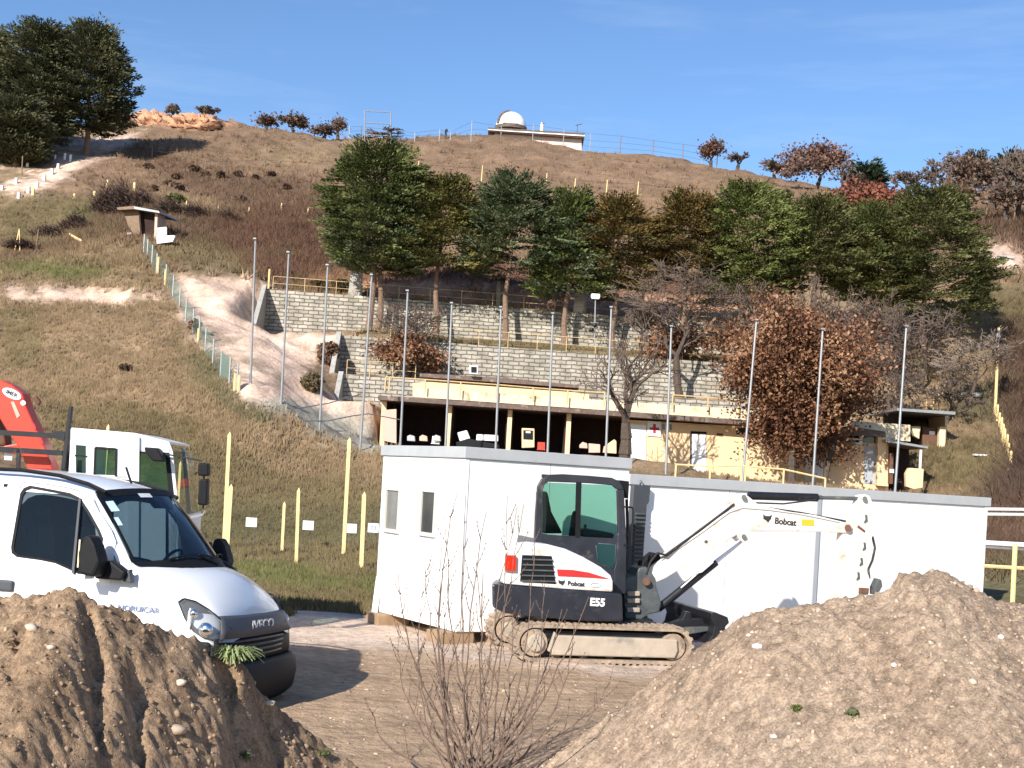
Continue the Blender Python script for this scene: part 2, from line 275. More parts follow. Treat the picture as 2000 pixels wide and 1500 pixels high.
# ------------------------------------------------------------------ object helpers
def tag(o, label=None, cat=None, group=None, kind=None):
    if label: o['label'] = label
    if cat: o['category'] = cat
    if group: o['group'] = group
    if kind: o['kind'] = kind
    return o
def empty(name, loc=(0, 0, 0), rz=0.0, label=None, cat=None, group=None):
    o = bpy.data.objects.new(name, None); COL.objects.link(o); o.location = loc; o.rotation_euler = (0, 0, rz); o.empty_display_size = 0.3
    return tag(o, label, cat, group)
def link(name, me, material, parent=None):
    o = bpy.data.objects.new(name, me); COL.objects.link(o)
    if material: me.materials.append(material)
    if parent: o.parent = parent
    return o
class MB:
    def __init__(s): s.v = []; s.f = []
    def add(s, vs, fs):
        k = len(s.v); s.v += [tuple(p) for p in vs]; s.f += [tuple(i + k for i in f) for f in fs]; return s
    def box(s, x0, y0, z0, x1, y1, z1):
        return s.add([(x0, y0, z0), (x1, y0, z0), (x1, y1, z0), (x0, y1, z0), (x0, y0, z1), (x1, y0, z1), (x1, y1, z1), (x0, y1, z1)],
                     [(0, 3, 2, 1), (4, 5, 6, 7), (0, 1, 5, 4), (1, 2, 6, 5), (2, 3, 7, 6), (3, 0, 4, 7)])
    def cyl(s, a, b, r0, r1=None, n=8, caps=True):
        a = Vector(a); b = Vector(b); r1 = r0 if r1 is None else r1; d = (b - a)
        if d.length < 1e-6: return s
        d.normalize(); t = Vector((0, 0, 1)) if abs(d.z) < 0.9 else Vector((1, 0, 0)); u = d.cross(t).normalized(); w = d.cross(u)
        vs = []
        for c, r in ((a, r0), (b, r1)):
            for i in range(n):
                q = 2 * pi * i / n; vs.append(c + (u * cos(q) + w * sin(q)) * r)
        fs = [(i, (i + 1) % n, n + (i + 1) % n, n + i) for i in range(n)]
        if caps: fs += [tuple(range(n - 1, -1, -1)), tuple(range(n, 2 * n))]
        return s.add(vs, fs)
    def path(s, pts, r, n=6):
        for i in range(len(pts) - 1): s.cyl(pts[i], pts[i + 1], r, r, n)
        return s
    def prism(s, poly, y0, y1):      # poly of (x,z), extruded in y
        n = len(poly); vs = [(x, y0, z) for x, z in poly] + [(x, y1, z) for x, z in poly]
        ar = sum(poly[i][0] * poly[(i + 1) % n][1] - poly[(i + 1) % n][0] * poly[i][1] for i in range(n))
        f0 = tuple(range(n)); f1 = tuple(range(2 * n - 1, n - 1, -1)); sd = [(i, n + i, n + (i + 1) % n, (i + 1) % n) for i in range(n)]
        if ar * (y1 - y0) < 0: f0 = f0[::-1]; f1 = f1[::-1]; sd = [q[::-1] for q in sd]
        return s.add(vs, [f0, f1] + sd)
    def ell(s, c, r, nu=12, nv=8):
        vs = []; fs = []
        for j in range(nv + 1):
            t = pi * j / nv
            for i in range(nu):
                q = 2 * pi * i / nu; vs.append((c[0] + r[0] * sin(t) * cos(q), c[1] + r[1] * sin(t) * sin(q), c[2] + r[2] * cos(t)))
        for j in range(nv):
            for i in range(nu): fs.append((j * nu + i, (j + 1) * nu + i, (j + 1) * nu + (i + 1) % nu, j * nu + (i + 1) % nu))
        return s.add(vs, fs)
    def build(s, name, material, parent=None, smooth=False, bevel=0.0, seg=2):
        me = bpy.data.meshes.new(name); me.from_pydata(s.v, [], s.f); me.validate(); me.update()
        o = link(name, me, material, parent)
        if smooth:
            me.polygons.foreach_set('use_smooth', [True] * len(me.polygons))
            try: me.set_sharp_from_angle(angle=radians(40))
            except Exception: pass
        if bevel:
            md = o.modifiers.new('b', 'BEVEL'); md.width = bevel; md.segments = seg; md.limit_method = 'ANGLE'; md.angle_limit = radians(35)
        return o
def mesh_np(name, verts, faces, material, cols=None, parent=None, smooth=False):
    verts = np.asarray(verts, np.float32); faces = np.asarray(faces, np.int32); k = faces.shape[1]
    me = bpy.data.meshes.new(name); me.vertices.add(len(verts)); me.vertices.foreach_set('co', verts.ravel())
    me.loops.add(faces.size); me.loops.foreach_set('vertex_index', faces.ravel())
    me.polygons.add(len(faces)); me.polygons.foreach_set('loop_start', np.arange(0, faces.size, k, dtype=np.int32)); me.polygons.foreach_set('loop_total', np.full(len(faces), k, np.int32))
    if smooth: me.polygons.foreach_set('use_smooth', np.ones(len(faces), bool))
    me.update(calc_edges=True)
    if cols is not None:
        at = me.color_attributes.new('Col', 'FLOAT_COLOR', 'POINT'); c = np.ones((len(verts), 4), np.float32); c[:, :3] = cols; at.data.foreach_set('color', c.ravel())
    return link(name, me, material, parent)
def text(name, s, size, loc, rot, material, parent, bold=0.0, sx=1.0):
    cu = bpy.data.curves.new(name, 'FONT'); cu.body = s; cu.size = size; cu.extrude = 0.0015; cu.offset = bold; cu.align_x = 'CENTER'; cu.align_y = 'CENTER'
    t = bpy.data.objects.new(name, cu); COL.objects.link(t); dg = bpy.context.evaluated_depsgraph_get(); me = bpy.data.meshes.new_from_object(t.evaluated_get(dg))
    bpy.data.objects.remove(t); me.materials.clear(); o = link(name, me, material, parent); o.location = loc; o.rotation_euler = rot; o.scale = (sx, 1, 1); return o
class Frame:                 # a vertical plane system: x along heading, y away from the viewer, z up
    def __init__(s, px, Z, thdeg, py=1000):
        a, b = ray(px, py); s.p = (a * Z, Z); s.th = radians(thdeg); s.h = (cos(s.th), -sin(s.th)); s.n = (sin(s.th), cos(s.th))
    def xz(s, px, py, off=0.0):
        a, b = ray(px, py); t = (s.p[0] * s.n[0] + s.p[1] * s.n[1] + off) / (a * s.n[0] + s.n[1]); X = a * t
        return ((X - s.p[0]) * s.h[0] + (t - s.p[1]) * s.h[1], EYE + b * t)
    def poly(s, pts, off=0.0): return [s.xz(x, y, off) for x, y in pts]
    def v(s, px, py, off=0.0): x, z = s.xz(px, py, off); return Vector((x, off, z))
    def root(s, name, label, cat, group=None, z=0.0): 
        o = empty(name, (s.p[0], s.p[1], 0), -s.th, label, cat, group); return o
    def world(s, x, y): return (s.p[0] + x * s.h[0] + y * s.n[0], s.p[1] + x * s.h[1] + y * s.n[1])
ORD = ['first', 'second', 'third', 'fourth', 'fifth', 'sixth', 'seventh', 'eighth', 'ninth', 'tenth', 'eleventh', 'twelfth', 'thirteenth', 'fourteenth', 'fifteenth', 'sixteenth', 'seventeenth', 'eighteenth', 'nineteenth', 'twentieth']
# ================================================================== ground sheet
def in_poly(px, py, poly):
    inside = np.zeros(len(px), bool); n = len(poly)
    for i in range(n):
        x1, y1 = poly[i]; x2, y2 = poly[(i + 1) % n]
        c = ((y1 > py) != (y2 > py)) & (px < (x2 - x1) * (py - y1) / ((y2 - y1) + 1e-9) + x1); inside ^= c
    return inside
TAN = (.240, .168, .102); GRN = (.150, .116, .062); BGRN = (.115, .125, .045); BRUSH = (.125, .078, .052); RBR = (.135, .072, .050)
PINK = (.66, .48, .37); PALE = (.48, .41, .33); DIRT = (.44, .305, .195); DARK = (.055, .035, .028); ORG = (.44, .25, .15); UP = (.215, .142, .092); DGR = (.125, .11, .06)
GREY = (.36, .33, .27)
regions = [  # real ground cover patches, outlined from the hillside
 (UP, [(60,300),(240,262),(360,230),(700,255),(960,250),(1300,295),(1760,360),(2100,300),(2100,460),(1700,520),(1300,480),(900,440),(640,400),(300,370),(100,400)]),
 (BRUSH, [(240,290),(330,295),(400,330),(640,360),(700,400),(700,470),(560,430),(420,400),(330,345)]),
 (TAN, [(480,285),(700,270),(700,310),(500,330)]),
 (GRN, [(0,390),(160,385),(230,400),(150,450),(60,480),(0,500)]),
 (BGRN, [(130,415),(185,400),(180,420),(140,430)]),
 (BRUSH, [(185,375),(240,358),(300,380),(380,420),(640,410),(690,470),(690,560),(510,555),(470,500),(300,480),(200,470),(80,500),(0,512),(0,492),(110,470),(190,430)]),
 (RBR, [(400,420),(650,410),(700,500),(700,560),(520,545),(430,480)]),
 (GRN, [(290,480),(400,470),(480,505),(500,545),(400,540),(310,510)]),
 (BGRN, [(0,513),(110,515),(200,518),(230,532),(190,548),(60,540),(0,535)]),
 (PINK, [(0,563),(150,562),(310,572),(330,585),(200,592),(0,583)]),
 (GRN, [(0,600),(80,610),(100,660),(60,720),(0,720)]),
 (TAN, [(70,600),(350,600),(460,750),(480,790),(200,800),(80,700)]),
 (DGR, [(350,700),(420,690),(470,760),(560,810),(500,830),(400,760)]),
 (GRN, [(60,800),(260,780),(460,850),(600,900),(740,900),(740,960),(420,960),(120,900)]),
 (TAN, [(380,790),(560,830),(740,905),(740,960),(560,930),(400,860)]),
 (GRN, [(-400,960),(760,955),(1300,970),(2400,1000),(2400,1300),(-400,1300)]),
 (DGR, [(-400,1000),(400,985),(740,990),(1500,1020),(1500,1060),(740,1060),(-400,1050)]),
 (BGRN, [(440,1110),(520,1100),(640,1120),(700,1140),(660,1165),(560,1160)]),
 (BGRN, [(690,1130),(760,1125),(760,1180),(700,1180)]),
 (PINK, [(340,540),(520,552),(530,600),(500,640),(660,650),(680,730),(720,790),(760,800),(760,880),(700,880),(620,845),(545,805),(470,765),(425,700),(370,650)]),
 (GREY, [(500,770),(560,775),(640,800),(760,850),(760,890),(700,880),(620,850),(540,805)]),
 (TAN, [(585,740),(610,700),(668,735),(668,770),(600,765)]),
 (BRUSH, [(612,690),(640,668),(668,680),(668,722),(625,715)]),
 (ORG, [(200,212),(300,205),(440,222),(465,245),(330,243),(210,232)]),
 (PINK, [(0,305),(110,285),(265,258),(275,268),(180,320),(60,380),(0,375)]),
 (TAN, [(0,330),(60,318),(120,312),(60,345),(0,362)]),
 (ORG, [(600,535),(760,540),(1000,555),(1300,570),(1500,600),(1500,640),(1000,600),(600,565)]),
 (RBR, [(690,520),(1000,510),(1500,560),(1500,590),(1000,560),(700,548)]),
 (GRN, [(700,650),(1000,660),(1500,690),(1500,720),(1000,690),(700,664)]),
 (TAN, [(1850,590),(1880,560),(2100,540),(2100,700),(1900,700)]),
 (GRN, [(1870,560),(2100,560),(2100,640),(1950,640)]),
 (BRUSH, [(1880,430),(2100,430),(2100,500),(1900,490)]),
 (PINK, [(1895,485),(1950,475),(2000,500),(2000,530),(1940,525),(1900,505)]),
 (DGR, [(1870,760),(1960,740),(1960,840),(1850,810)]),
 (GRN, [(1800,870),(1960,850),(1975,930),(1900,960),(1800,950)]),
 (BRUSH, [(1955,660),(2100,650),(2100,900),(1985,930),(1975,860),(1950,790)]),
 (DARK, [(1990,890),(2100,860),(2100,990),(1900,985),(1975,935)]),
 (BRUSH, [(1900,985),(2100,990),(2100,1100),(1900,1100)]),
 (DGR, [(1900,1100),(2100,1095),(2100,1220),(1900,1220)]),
]
def ground_cols(x, y, z):
    n = len(x); col = np.tile(np.array(TAN), (n, 1)); yy = np.maximum(y, 1.0)
    px, py = proj(x, yy, z)
    jx = 16 * fbm(x / 2.5, y / 2.5, 3, 31) * np.clip(60 / yy, .4, 2); jy = 9 * fbm(x / 2.5, y / 2.5, 3, 41) * np.clip(60 / yy, .4, 1.6)
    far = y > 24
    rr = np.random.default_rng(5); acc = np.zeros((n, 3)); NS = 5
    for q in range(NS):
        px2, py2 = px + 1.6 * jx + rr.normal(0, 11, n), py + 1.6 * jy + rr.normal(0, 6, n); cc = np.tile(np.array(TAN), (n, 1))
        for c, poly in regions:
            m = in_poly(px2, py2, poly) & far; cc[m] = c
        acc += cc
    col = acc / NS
    # blotches
    b = fbm(x / 1.4, y / 2.2, 4, 51); b2 = fbm(x / 5, y / 6, 3, 61)
    k = (1 + .35 * b + .18 * b2)[:, None]
    m = far[:, None]; col = np.where(m, col * k, col)
    g = (fbm(x / 2.2, y / 3, 3, 71) > .35) & far & (y < 110); col[g] = col[g] * .6 + np.array(GRN) * .4
    pk_ = far & (col.mean(1) > .33); col[pk_] = col[pk_] * (1 + .38 * fbm(x[pk_] / .7, y[pk_] / .9, 4, 81) + .2 * fbm(x[pk_] / 3, y[pk_] / 3, 2, 83))[:, None]
    # yard
    edge = y + 1.2 * fbm(x / 1.5, y / 1.5, 3, 5)
    near = edge < 21.8
    t = sst(16.8, 18.6, edge)[:, None]; yard = np.array(DIRT) * (1 - t) + np.array((.60, .47, .37)) * t
    yard = yard * (1 + .16 * fbm(x / .8, y / .5, 4, 15))[:, None]
    col = np.where(near[:, None], yard, col)
    md = (~near) & (~far); col[md] = np.array(GRN) * (1 + .3 * b[md])[:, None]
    return np.clip(col, .01, .9)
def build_ground():
    ys = [-26, -18, -10, -4, 0, 3, 5.5, 7.5, 9]
    y = 9.0
    while y < 340:
        y += 0.07 + max(0, (y - 12)) * 0.0052; ys.append(y)
    ys += [360, 420, 520]
    ys = np.array(ys); nx = 430; u = np.linspace(-1, 1, nx)
    hw = 14 + 0.52 * np.maximum(ys, 0)
    hw[-1] = 500
    X = hw[:, None] * u[None, :]; Y = np.repeat(ys[:, None], nx, 1)
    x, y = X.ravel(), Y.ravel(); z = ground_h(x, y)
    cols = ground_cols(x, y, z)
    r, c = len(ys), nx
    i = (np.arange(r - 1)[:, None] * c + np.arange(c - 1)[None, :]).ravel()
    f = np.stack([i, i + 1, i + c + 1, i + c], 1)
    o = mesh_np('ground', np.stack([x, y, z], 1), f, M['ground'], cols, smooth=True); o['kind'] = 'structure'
    return o
build_ground()

# ------------------------------------------------------------------ dirt piles
def make_pile(name, label, ridge, slopef, slopeb, xr, yr, res, colA, colB, seed, cracks=(), rough=1.0):
    pts = [P(*q) for q in ridge]; rx = np.array([p.x for p in pts]); ry = np.array([p.y for p in pts]); rz = np.array([p.z for p in pts])
    nx = int((xr[1] - xr[0]) / res); ny = int((yr[1] - yr[0]) / res)
    gx = np.linspace(xr[0], xr[1], nx); gy = np.linspace(yr[0], yr[1], ny); X, Y = np.meshgrid(gx, gy); x, y = X.ravel(), Y.ravel()
    def H(x, y, fine=True):
        Rz = np.interp(x, rx, rz); Ry = np.interp(x, rx, ry) + .12 * fbm(x / 1.1, y / 1.1, 2, seed)
        xs_ = np.linspace(rx[0], rx[-1], 400); zs_ = np.interp(xs_, rx, rz); kk_ = np.hanning(61); kk_ /= kk_.sum(); zs_ = np.convolve(np.pad(zs_, 30, mode='edge'), kk_, mode='valid')
        d = y - Ry; q_ = np.clip(np.abs(d) / .7, 0, 1); Rz = Rz * (1 - q_) + np.interp(x, xs_, zs_) * q_; base = np.where(d < 0, Rz + d * slopef, Rz - d * slopeb)
        base = base - .05 * np.exp(-(d / .25) ** 2) + .05
        n = .055 * fbm(x / .9, y / .9, 3, seed + 1) + rough * (.018 * fbm(x / .28, y / .28, 3, seed + 2)) 
        damp = np.clip(np.abs(d) / .35, .35, 1)
        base = base + n * damp
        if fine:
            cl = 1 - np.abs(fbm(x / .11, y / .11, 3, seed + 3)); base = base + rough * .06 * (cl - .7) * np.clip(damp, .5, 1)
            base = base + .022 * fbm(x / .045, y / .045, 2, seed + 4) + rough * (.045 * np.abs(fbm(x / .13, y / .17, 3, seed + 12)) + .05 * np.abs(fbm(x / .06, y / .075, 2, seed + 13)) - .03)
            for (cx0, cy0, cx1, cy1, dep, wd) in cracks:
                ex, ey = cx1 - cx0, cy1 - cy0; t = np.clip(((x - cx0) * ex + (y - cy0) * ey) / (ex * ex + ey * ey), 0, 1)
                dd = np.hypot(x - cx0 - ex * t, y - cy0 - ey * t) + .05 * fbm(x / .12, y / .12, 2, seed + 8)
                base = base - dep * np.exp(-(dd / wd) ** 2)
        return base
    z = H(x, y); z = np.maximum(z, -.06)
    b = fbm(x / .5, y / .5, 4, seed + 5); s = fbm(x / .04, y / .04, 2, seed + 6)
    t = np.clip(.5 + .6 * b, 0, 1)[:, None]; cols = (np.array(colA) * (1 - t) + np.array(colB) * t) * (1 + .38 * s + .3 * fbm(x / .13, y / .13, 3, seed + 16))[:, None]
    i = (np.arange(ny - 1)[:, None] * nx + np.arange(nx - 1)[None, :]).ravel(); f = np.stack([i, i + 1, i + nx + 1, i + nx], 1)
    keep = (z[f] > -.055).any(1); f = f[keep]
    o = mesh_np(name, np.stack([x, y, z], 1), f, M['dirt'], cols, smooth=False)
    tag(o, label, 'dirt pile'); return H
def crk(ax, ay, bx, by, Zg, dep, wd):   # crack between two picture positions at given distances
    a = P(ax, ay, Zg[0]); b = P(bx, by, Zg[1]); return (a.x, a.y, b.x, b.y, dep, wd)
Lr = [(-260,1150,8.3),(-100,1165,8.2),(0,1163,8.2),(60,1163,8.1),(120,1150,8.0),(150,1147,8.0),(178,1150,8.0),(192,1176,8.0),(250,1184,8.2),(300,1215,8.3),(345,1236,8.5),(385,1242,8.6),(410,1268,8.7),(440,1276,8.8),(478,1300,8.9),(520,1360,9.1),(560,1398,9.3),(600,1430,9.4),(650,1470,9.5),(720,1512,9.6),(800,1545,9.7)]
LC = [crk(176,1160,205,1260,(7.95,7.3),.10,.045), crk(205,1260,215,1330,(7.3,6.9),.04,.04), crk(268,1240,285,1290,(7.9,7.5),.12,.05), crk(445,1310,465,1350,(8.7,8.4),.15,.07), crk(40,1220,25,1290,(7.7,7.2),.08,.04), crk(515,1385,540,1400,(9.0,8.9),.12,.05)]
HL = make_pile('dirt_pile', 'brown cracked earth heap on the left in front of the white van', Lr, .58, .75, (-5.2, -0.4), (4.2, 11.6), .0165, (.29, .195, .122), (.375, .262, .17), 100, LC, 0.62)
Rr = [(930,1560,11),(1000,1525,11),(1060,1482,11),(1100,1455,11),(1170,1410,11),(1230,1368,11),(1300,1308,11),(1350,1275,11),(1390,1250,11),(1440,1210,11),(1500,1190,11),(1560,1182,11),(1605,1177,11),(1645,1165,11),(1700,1160,11),(1745,1145,11),(1755,1120,11),(1775,1117,11),(1800,1120,11),(1825,1113,11),(1850,1118,11),(1880,1138,11),(1920,1155,11),(1950,1172,11),(2000,1182,11),(2100,1200,11),(2300,1230,11)]
HR = make_pile('dirt_pile', 'pale gravelly earth heap on the right in front of the excavator boom', Rr, .60, .72, (-0.5, 6.6), (6.0, 14.2), .02, (.30, .215, .15), (.39, .295, .215), 200, [], 0.5)
# ------------------------------------------------------------------ stones
ICO_V = []; 
def rockmesh(n, seed=0):
    r = np.random.default_rng(seed); v = r.normal(size=(n, 3)); v /= np.linalg.norm(v, axis=1)[:, None]; return v
import bmesh
def unit_rock(seed, sub=1):
    bm = bmesh.new(); bmesh.ops.create_icosphere(bm, subdivisions=sub, radius=1); r = random.Random(seed)
    for v in bm.verts: v.co *= r.uniform(.7, 1.15)
    V = np.array([v.co[:] for v in bm.verts]); Fc = np.array([[v.index for v in f.verts] for f in bm.faces]); bm.free(); return V, Fc
rocks = [unit_rock(i) for i in range(8)]
def scatter_stones(name, H, xr, yr, n, smin, smax, seed, c0, c1, ok=None):
    r = np.random.default_rng(seed); Vs = []; Fs = []; Cs = []; k = 0
    x = r.uniform(xr[0], xr[1], n); y = r.uniform(yr[0], yr[1], n); z = H(x, y)
    for i in range(n):
        if z[i] < .02 and ok is None: continue
        V, Fc = rocks[r.integers(8)]; s = smin + (smax - smin) * r.random() ** 5; sc = s * r.uniform(.45, 1.2, 3); a = r.uniform(0, 6.28)
        W = V * sc; W = np.stack([W[:, 0] * cos(a) - W[:, 1] * sin(a), W[:, 0] * sin(a) + W[:, 1] * cos(a), W[:, 2]], 1) + np.array([x[i], y[i], z[i] - s * .05])
        Vs.append(W); Fs.append(Fc + k); k += len(V); t = r.random(); c = (np.array(c0) * (1 - t) + np.array(c1) * t) * r.uniform(.8, 1.15); Cs.append(np.tile(c, (len(V), 1)))
    o = mesh_np(name, np.concatenate(Vs), np.concatenate(Fs), M['stone'], np.concatenate(Cs)); o['kind'] = 'stuff'; return o
o = scatter_stones('gravel', HL, (-4.6, -.8), (5, 9.7), 11000, .005, .026, 1, (.22, .15, .095), (.38, .28, .19)); tag(o, 'small stones and clods on the left brown earth heap', 'gravel')
o = scatter_stones('gravel', HR, (0, 5.6), (7.2, 11.3), 12000, .005, .028, 2, (.27, .19, .13), (.50, .40, .31)); tag(o, 'pale small stones over the right earth heap', 'gravel')
yardH = lambda x, y: ground_h(x, y)
o = scatter_stones('gravel', yardH, (-5, 6), (10.5, 21), 2600, .008, .035, 3, (.30, .22, .15), (.52, .42, .32), ok=1); tag(o, 'loose stones strewn over the flat dirt yard', 'gravel')
def rock_at(H, px, py, Z0, size, label, col=(.62, .55, .46), seed=1):
    a, b = ray(px, py); t = np.arange(4, 12, .02); h = H(a * t, t); kk = np.where(EYE + b * t < h)[0]; tt = t[kk[0]] if len(kk) else Z0
    V, Fc = unit_rock(seed, 1); V = V * (1 + .35 * fbm(V[:, 0] * 1.5 + seed, V[:, 1] * 1.5 + V[:, 2], 2, seed))[:, None]; V = V * np.array([size, size * .8, size * .65]); h0 = float(H(np.array([a * tt]), np.array([tt]))[0])
    o = mesh_np('rock', V, Fc, M['stone'], np.tile(np.array(col), (len(V), 1))); o.location = (a * tt, tt, h0 + size * .15); tag(o, label, 'rock')
rock_at(HL, 353, 1348, 8, .045, 'cream rock jutting from the middle of the left brown heap', (.66, .55, .42), 3)
rock_at(HL, 345, 1432, 7, .075, 'largest tan rock low on the left brown heap', (.42, .33, .25), 4)
rock_at(HL, 525, 1382, 9, .04, 'pale rock on the right shoulder of the left brown heap', (.55, .45, .36), 5)
rock_at(HL, 62, 1232, 7.5, .045, 'pale rock near the left end of the brown heap', (.50, .42, .33), 6)
rock_at(HL, 100, 1270, 7.5, .035, 'small pale rock left of the deep crack in the brown heap', (.52, .44, .35), 7)
rock_at(HR, 1478, 1265, 10, .05, 'whitest rock high on the left flank of the right heap', (.80, .76, .70), 8)
rock_at(HR, 1462, 1246, 10, .025, 'small white stone above the whitest rock on the right heap', (.80, .74, .66), 9)
rock_at(HR, 1745, 1306, 9, .035, 'cream stone in the middle of the right heap', (.72, .64, .54), 10)
rock_at(HR, 1955, 1248, 10, .035, 'cream stone near the right end of the right heap', (.74, .66, .56), 11)
rock_at(HR, 1900, 1335, 9, .04, 'tan stone below the cream stone at the right end of the heap', (.55, .44, .34), 12)
rock_at(HR, 1512, 1440, 9, .03, 'white stone beside the dark dug hollow on the right heap', (.74, .68, .6), 13)
rock_at(HR, 1665, 1398, 9, .055, 'dark mossy clod on the right heap beside a green tuft', (.10, .10, .06), 14)

# ------------------------------------------------------------------ grass and brush (ground cover)
def blades(px0, px1, py0, py1, n, hgt, wid, cols, seed, zmin=21.5, zmax=260, poly=None, nb=3, lean=.6, per=1.0, soft=14):
    r = np.random.default_rng(seed); px = r.uniform(px0, px1, n); py = r.uniform(py0, py1, n)
    if poly is not None: m = in_poly(px, py, poly); px, py = px[m], py[m]
    px = px + r.normal(0, soft, len(px)); py = py + r.normal(0, soft * .6, len(py))
    dx = px - CX; dy = py - CY; a = (dx * cr + dy * sr) / F; b = (dx * sr - dy * cr) / F
    # march all rays together
    hit = np.full(len(a), np.nan); t = zmin; live = np.arange(len(a))
    while t < zmax and len(live):
        h = rbf(a[live] * t, np.full(len(live), t)) if False else ground_h(a[live] * t, np.full(len(live), t), False)
        m = EYE + b[live] * t < h; hit[live[m]] = t; live = live[~m]; t *= 1.012
    ok = ~np.isnan(hit); a, hit = a[ok], hit[ok]; hit = hit + r.uniform(-.006, .006, len(hit)) * hit * 1.2
    x = a * hit; y = hit; z = ground_h(x, y); px, py = px[ok], py[ok]
    g0 = ground_cols(x, y, z); kp = g0.mean(1) < .27; x, y, z = x[kp], y[kp], z[kp]
    V = []; Cc = []; N = len(x); c = np.array(cols); gc = ground_cols(x, y, z) 
    for k in range(nb):
        s = r.uniform(.6, 1.4, N); ang = r.uniform(0, 6.28, N); le = r.uniform(0, lean, N); ox = r.normal(0, .12, N) * hgt * 2; oy = r.normal(0, .12, N) * hgt * 2
        hx, hy = np.cos(ang) * le * hgt * s, np.sin(ang) * le * hgt * s; wx, wy = -np.sin(ang) * 0 + wid * .5 * r.uniform(.7, 1.3, N), np.zeros(N)
        p0 = np.stack([x + ox - wx, y + oy, z - .03], 1); p1 = np.stack([x + ox + wx, y + oy, z - .03], 1); p2 = np.stack([x + ox + hx, y + oy + hy, z + hgt * s], 1)
        V.append(np.stack([p0, p1, p2], 1)); q = c[r.integers(len(c), size=N)] * .35 * r.uniform(.7, 1.3, (N, 1)) + gc * .7 * r.uniform(.75, 1.35, (N, 1)); Cc.append(np.repeat(q[:, None, :], 3, 1))
    V = np.concatenate(V).reshape(-1, 3); Cc = np.concatenate(Cc).reshape(-1, 3)
    return V, Cc
def cover(name, label, cat, parts, material='grass'):
    V = np.concatenate([p[0] for p in parts]); Cc = np.concatenate([p[1] for p in parts]); f = np.arange(len(V)).reshape(-1, 3)
    o = mesh_np(name, V, f, M[material], Cc); tag(o, label, cat, kind='stuff')
dry = [(.26, .185, .11), (.21, .15, .09), (.17, .125, .07), (.30, .22, .14), (.13, .115, .055)]
grn = [(.15, .135, .06), (.20, .165, .09), (.11, .12, .04), (.24, .185, .11)]
brn = [(.12, .075, .05), (.16, .10, .07), (.09, .055, .04), (.19, .13, .09)]
brn2 = [(.12, .075, .05), (.18, .12, .085), (.09, .055, .04), (.24, .17, .12), (.15, .12, .07)]
cover('meadow_grass', 'short green and straw grass of the flat meadow behind the van', 'grass', [blades(370, 760, 950, 1215, 9000, .10, .025, grn, 11, 21.5, 50, nb=4), blades(370, 760, 880, 1000, 5000, .16, .04, dry + grn, 12, 40, 66, nb=4)])
cover('dry_grass', 'dry straw grass covering the left slope and hilltop', 'grass', [blades(-30, 480, 590, 880, 12000, .16, .05, dry, 13, 40, 100, nb=4), blades(-30, 330, 380, 600, 6000, .18, .06, dry + grn, 14, 60, 130, nb=4),
      blades(380, 760, 770, 960, 3000, .22, .05, dry, 15, 45, 75, nb=4), blades(200, 2020, 235, 560, 15000, .26, .12, [(.25, .17, .11), (.19, .13, .085), (.28, .20, .13), (.15, .10, .065)], 16, 95, 220, nb=3),
      blades(1760, 2020, 540, 960, 5000, .18, .06, dry + grn, 17, 50, 110, nb=3), blades(700, 1560, 640, 730, 2500, .20, .06, grn + dry, 18, 80, 95, nb=3), blades(1240, 1960, 885, 990, 2500, .16, .045, grn + dry, 19, 50, 75, nb=3)])
def clumps(*a, **k):
    V, c = blades(*a, **k); return V, c
cover('tussocks', 'scattered darker grass tussocks and low scrub all over the hillside', 'grass', [blades(150, 2020, 235, 560, 2600, .50, .07, [(.11, .075, .05), (.16, .11, .07), (.085, .06, .035), (.26, .19, .12)], 31, 90, 220, nb=13, lean=1.1),
      blades(-30, 480, 580, 860, 1500, .26, .035, [(.13, .095, .05), (.19, .14, .08), (.10, .08, .035), (.30, .22, .14)], 32, 40, 100, nb=13, lean=1.1), blades(-30, 330, 380, 600, 900, .32, .04, [(.13, .095, .05), (.10, .085, .035), (.28, .21, .13)], 33, 60, 130, nb=13, lean=1.1),
      blades(380, 760, 830, 1190, 1200, .16, .02, [(.15, .11, .055), (.11, .095, .04), (.30, .22, .13)], 34, 21.5, 66, nb=12, lean=1.2), blades(1780, 2020, 540, 960, 900, .30, .04, [(.13, .095, .05), (.10, .08, .035)], 35, 50, 110, nb=13, lean=1.1)])
cover('brushwood', 'dark leafless bramble and brush on the hillside around the small hut', 'brush', [
      blades(0, 720, 350, 570, 9000, .55, .05, brn2, 21, 70, 150, poly=regions[5][1], nb=5, lean=1.8, soft=26), blades(200, 760, 280, 480, 4000, .5, .07, brn2, 22, 90, 160, poly=regions[1][1], nb=4, lean=1.8, soft=30),
      blades(400, 720, 410, 560, 4500, .6, .05, [(.20, .14, .10), (.15, .085, .055), (.11, .06, .045)], 23, 70, 130, poly=regions[6][1], nb=5, lean=1.8, soft=26),
      blades(1880, 2060, 640, 1000, 5000, .7, .05, [(.10, .065, .05), (.07, .045, .038), (.15, .10, .08)], 24, 40, 110, poly=[(1975,640),(2100,640),(2100,1000),(1930,980),(1985,900),(1962,800)], nb=5, lean=1.8, soft=26),
      blades(690, 1520, 510, 600, 1300, .4, .07, [(.17, .09, .06), (.13, .08, .055), (.22, .12, .07)], 25, 92, 130, nb=4, lean=1.8, soft=30),
      blades(1880, 2060, 430, 520, 2500, .7, .1, brn, 26, 90, 140, nb=4, lean=1.8, soft=30), blades(1925, 2060, 985, 1110, 2500, .35, .03, brn, 27, 26, 60, nb=5, lean=1.8, soft=26)])
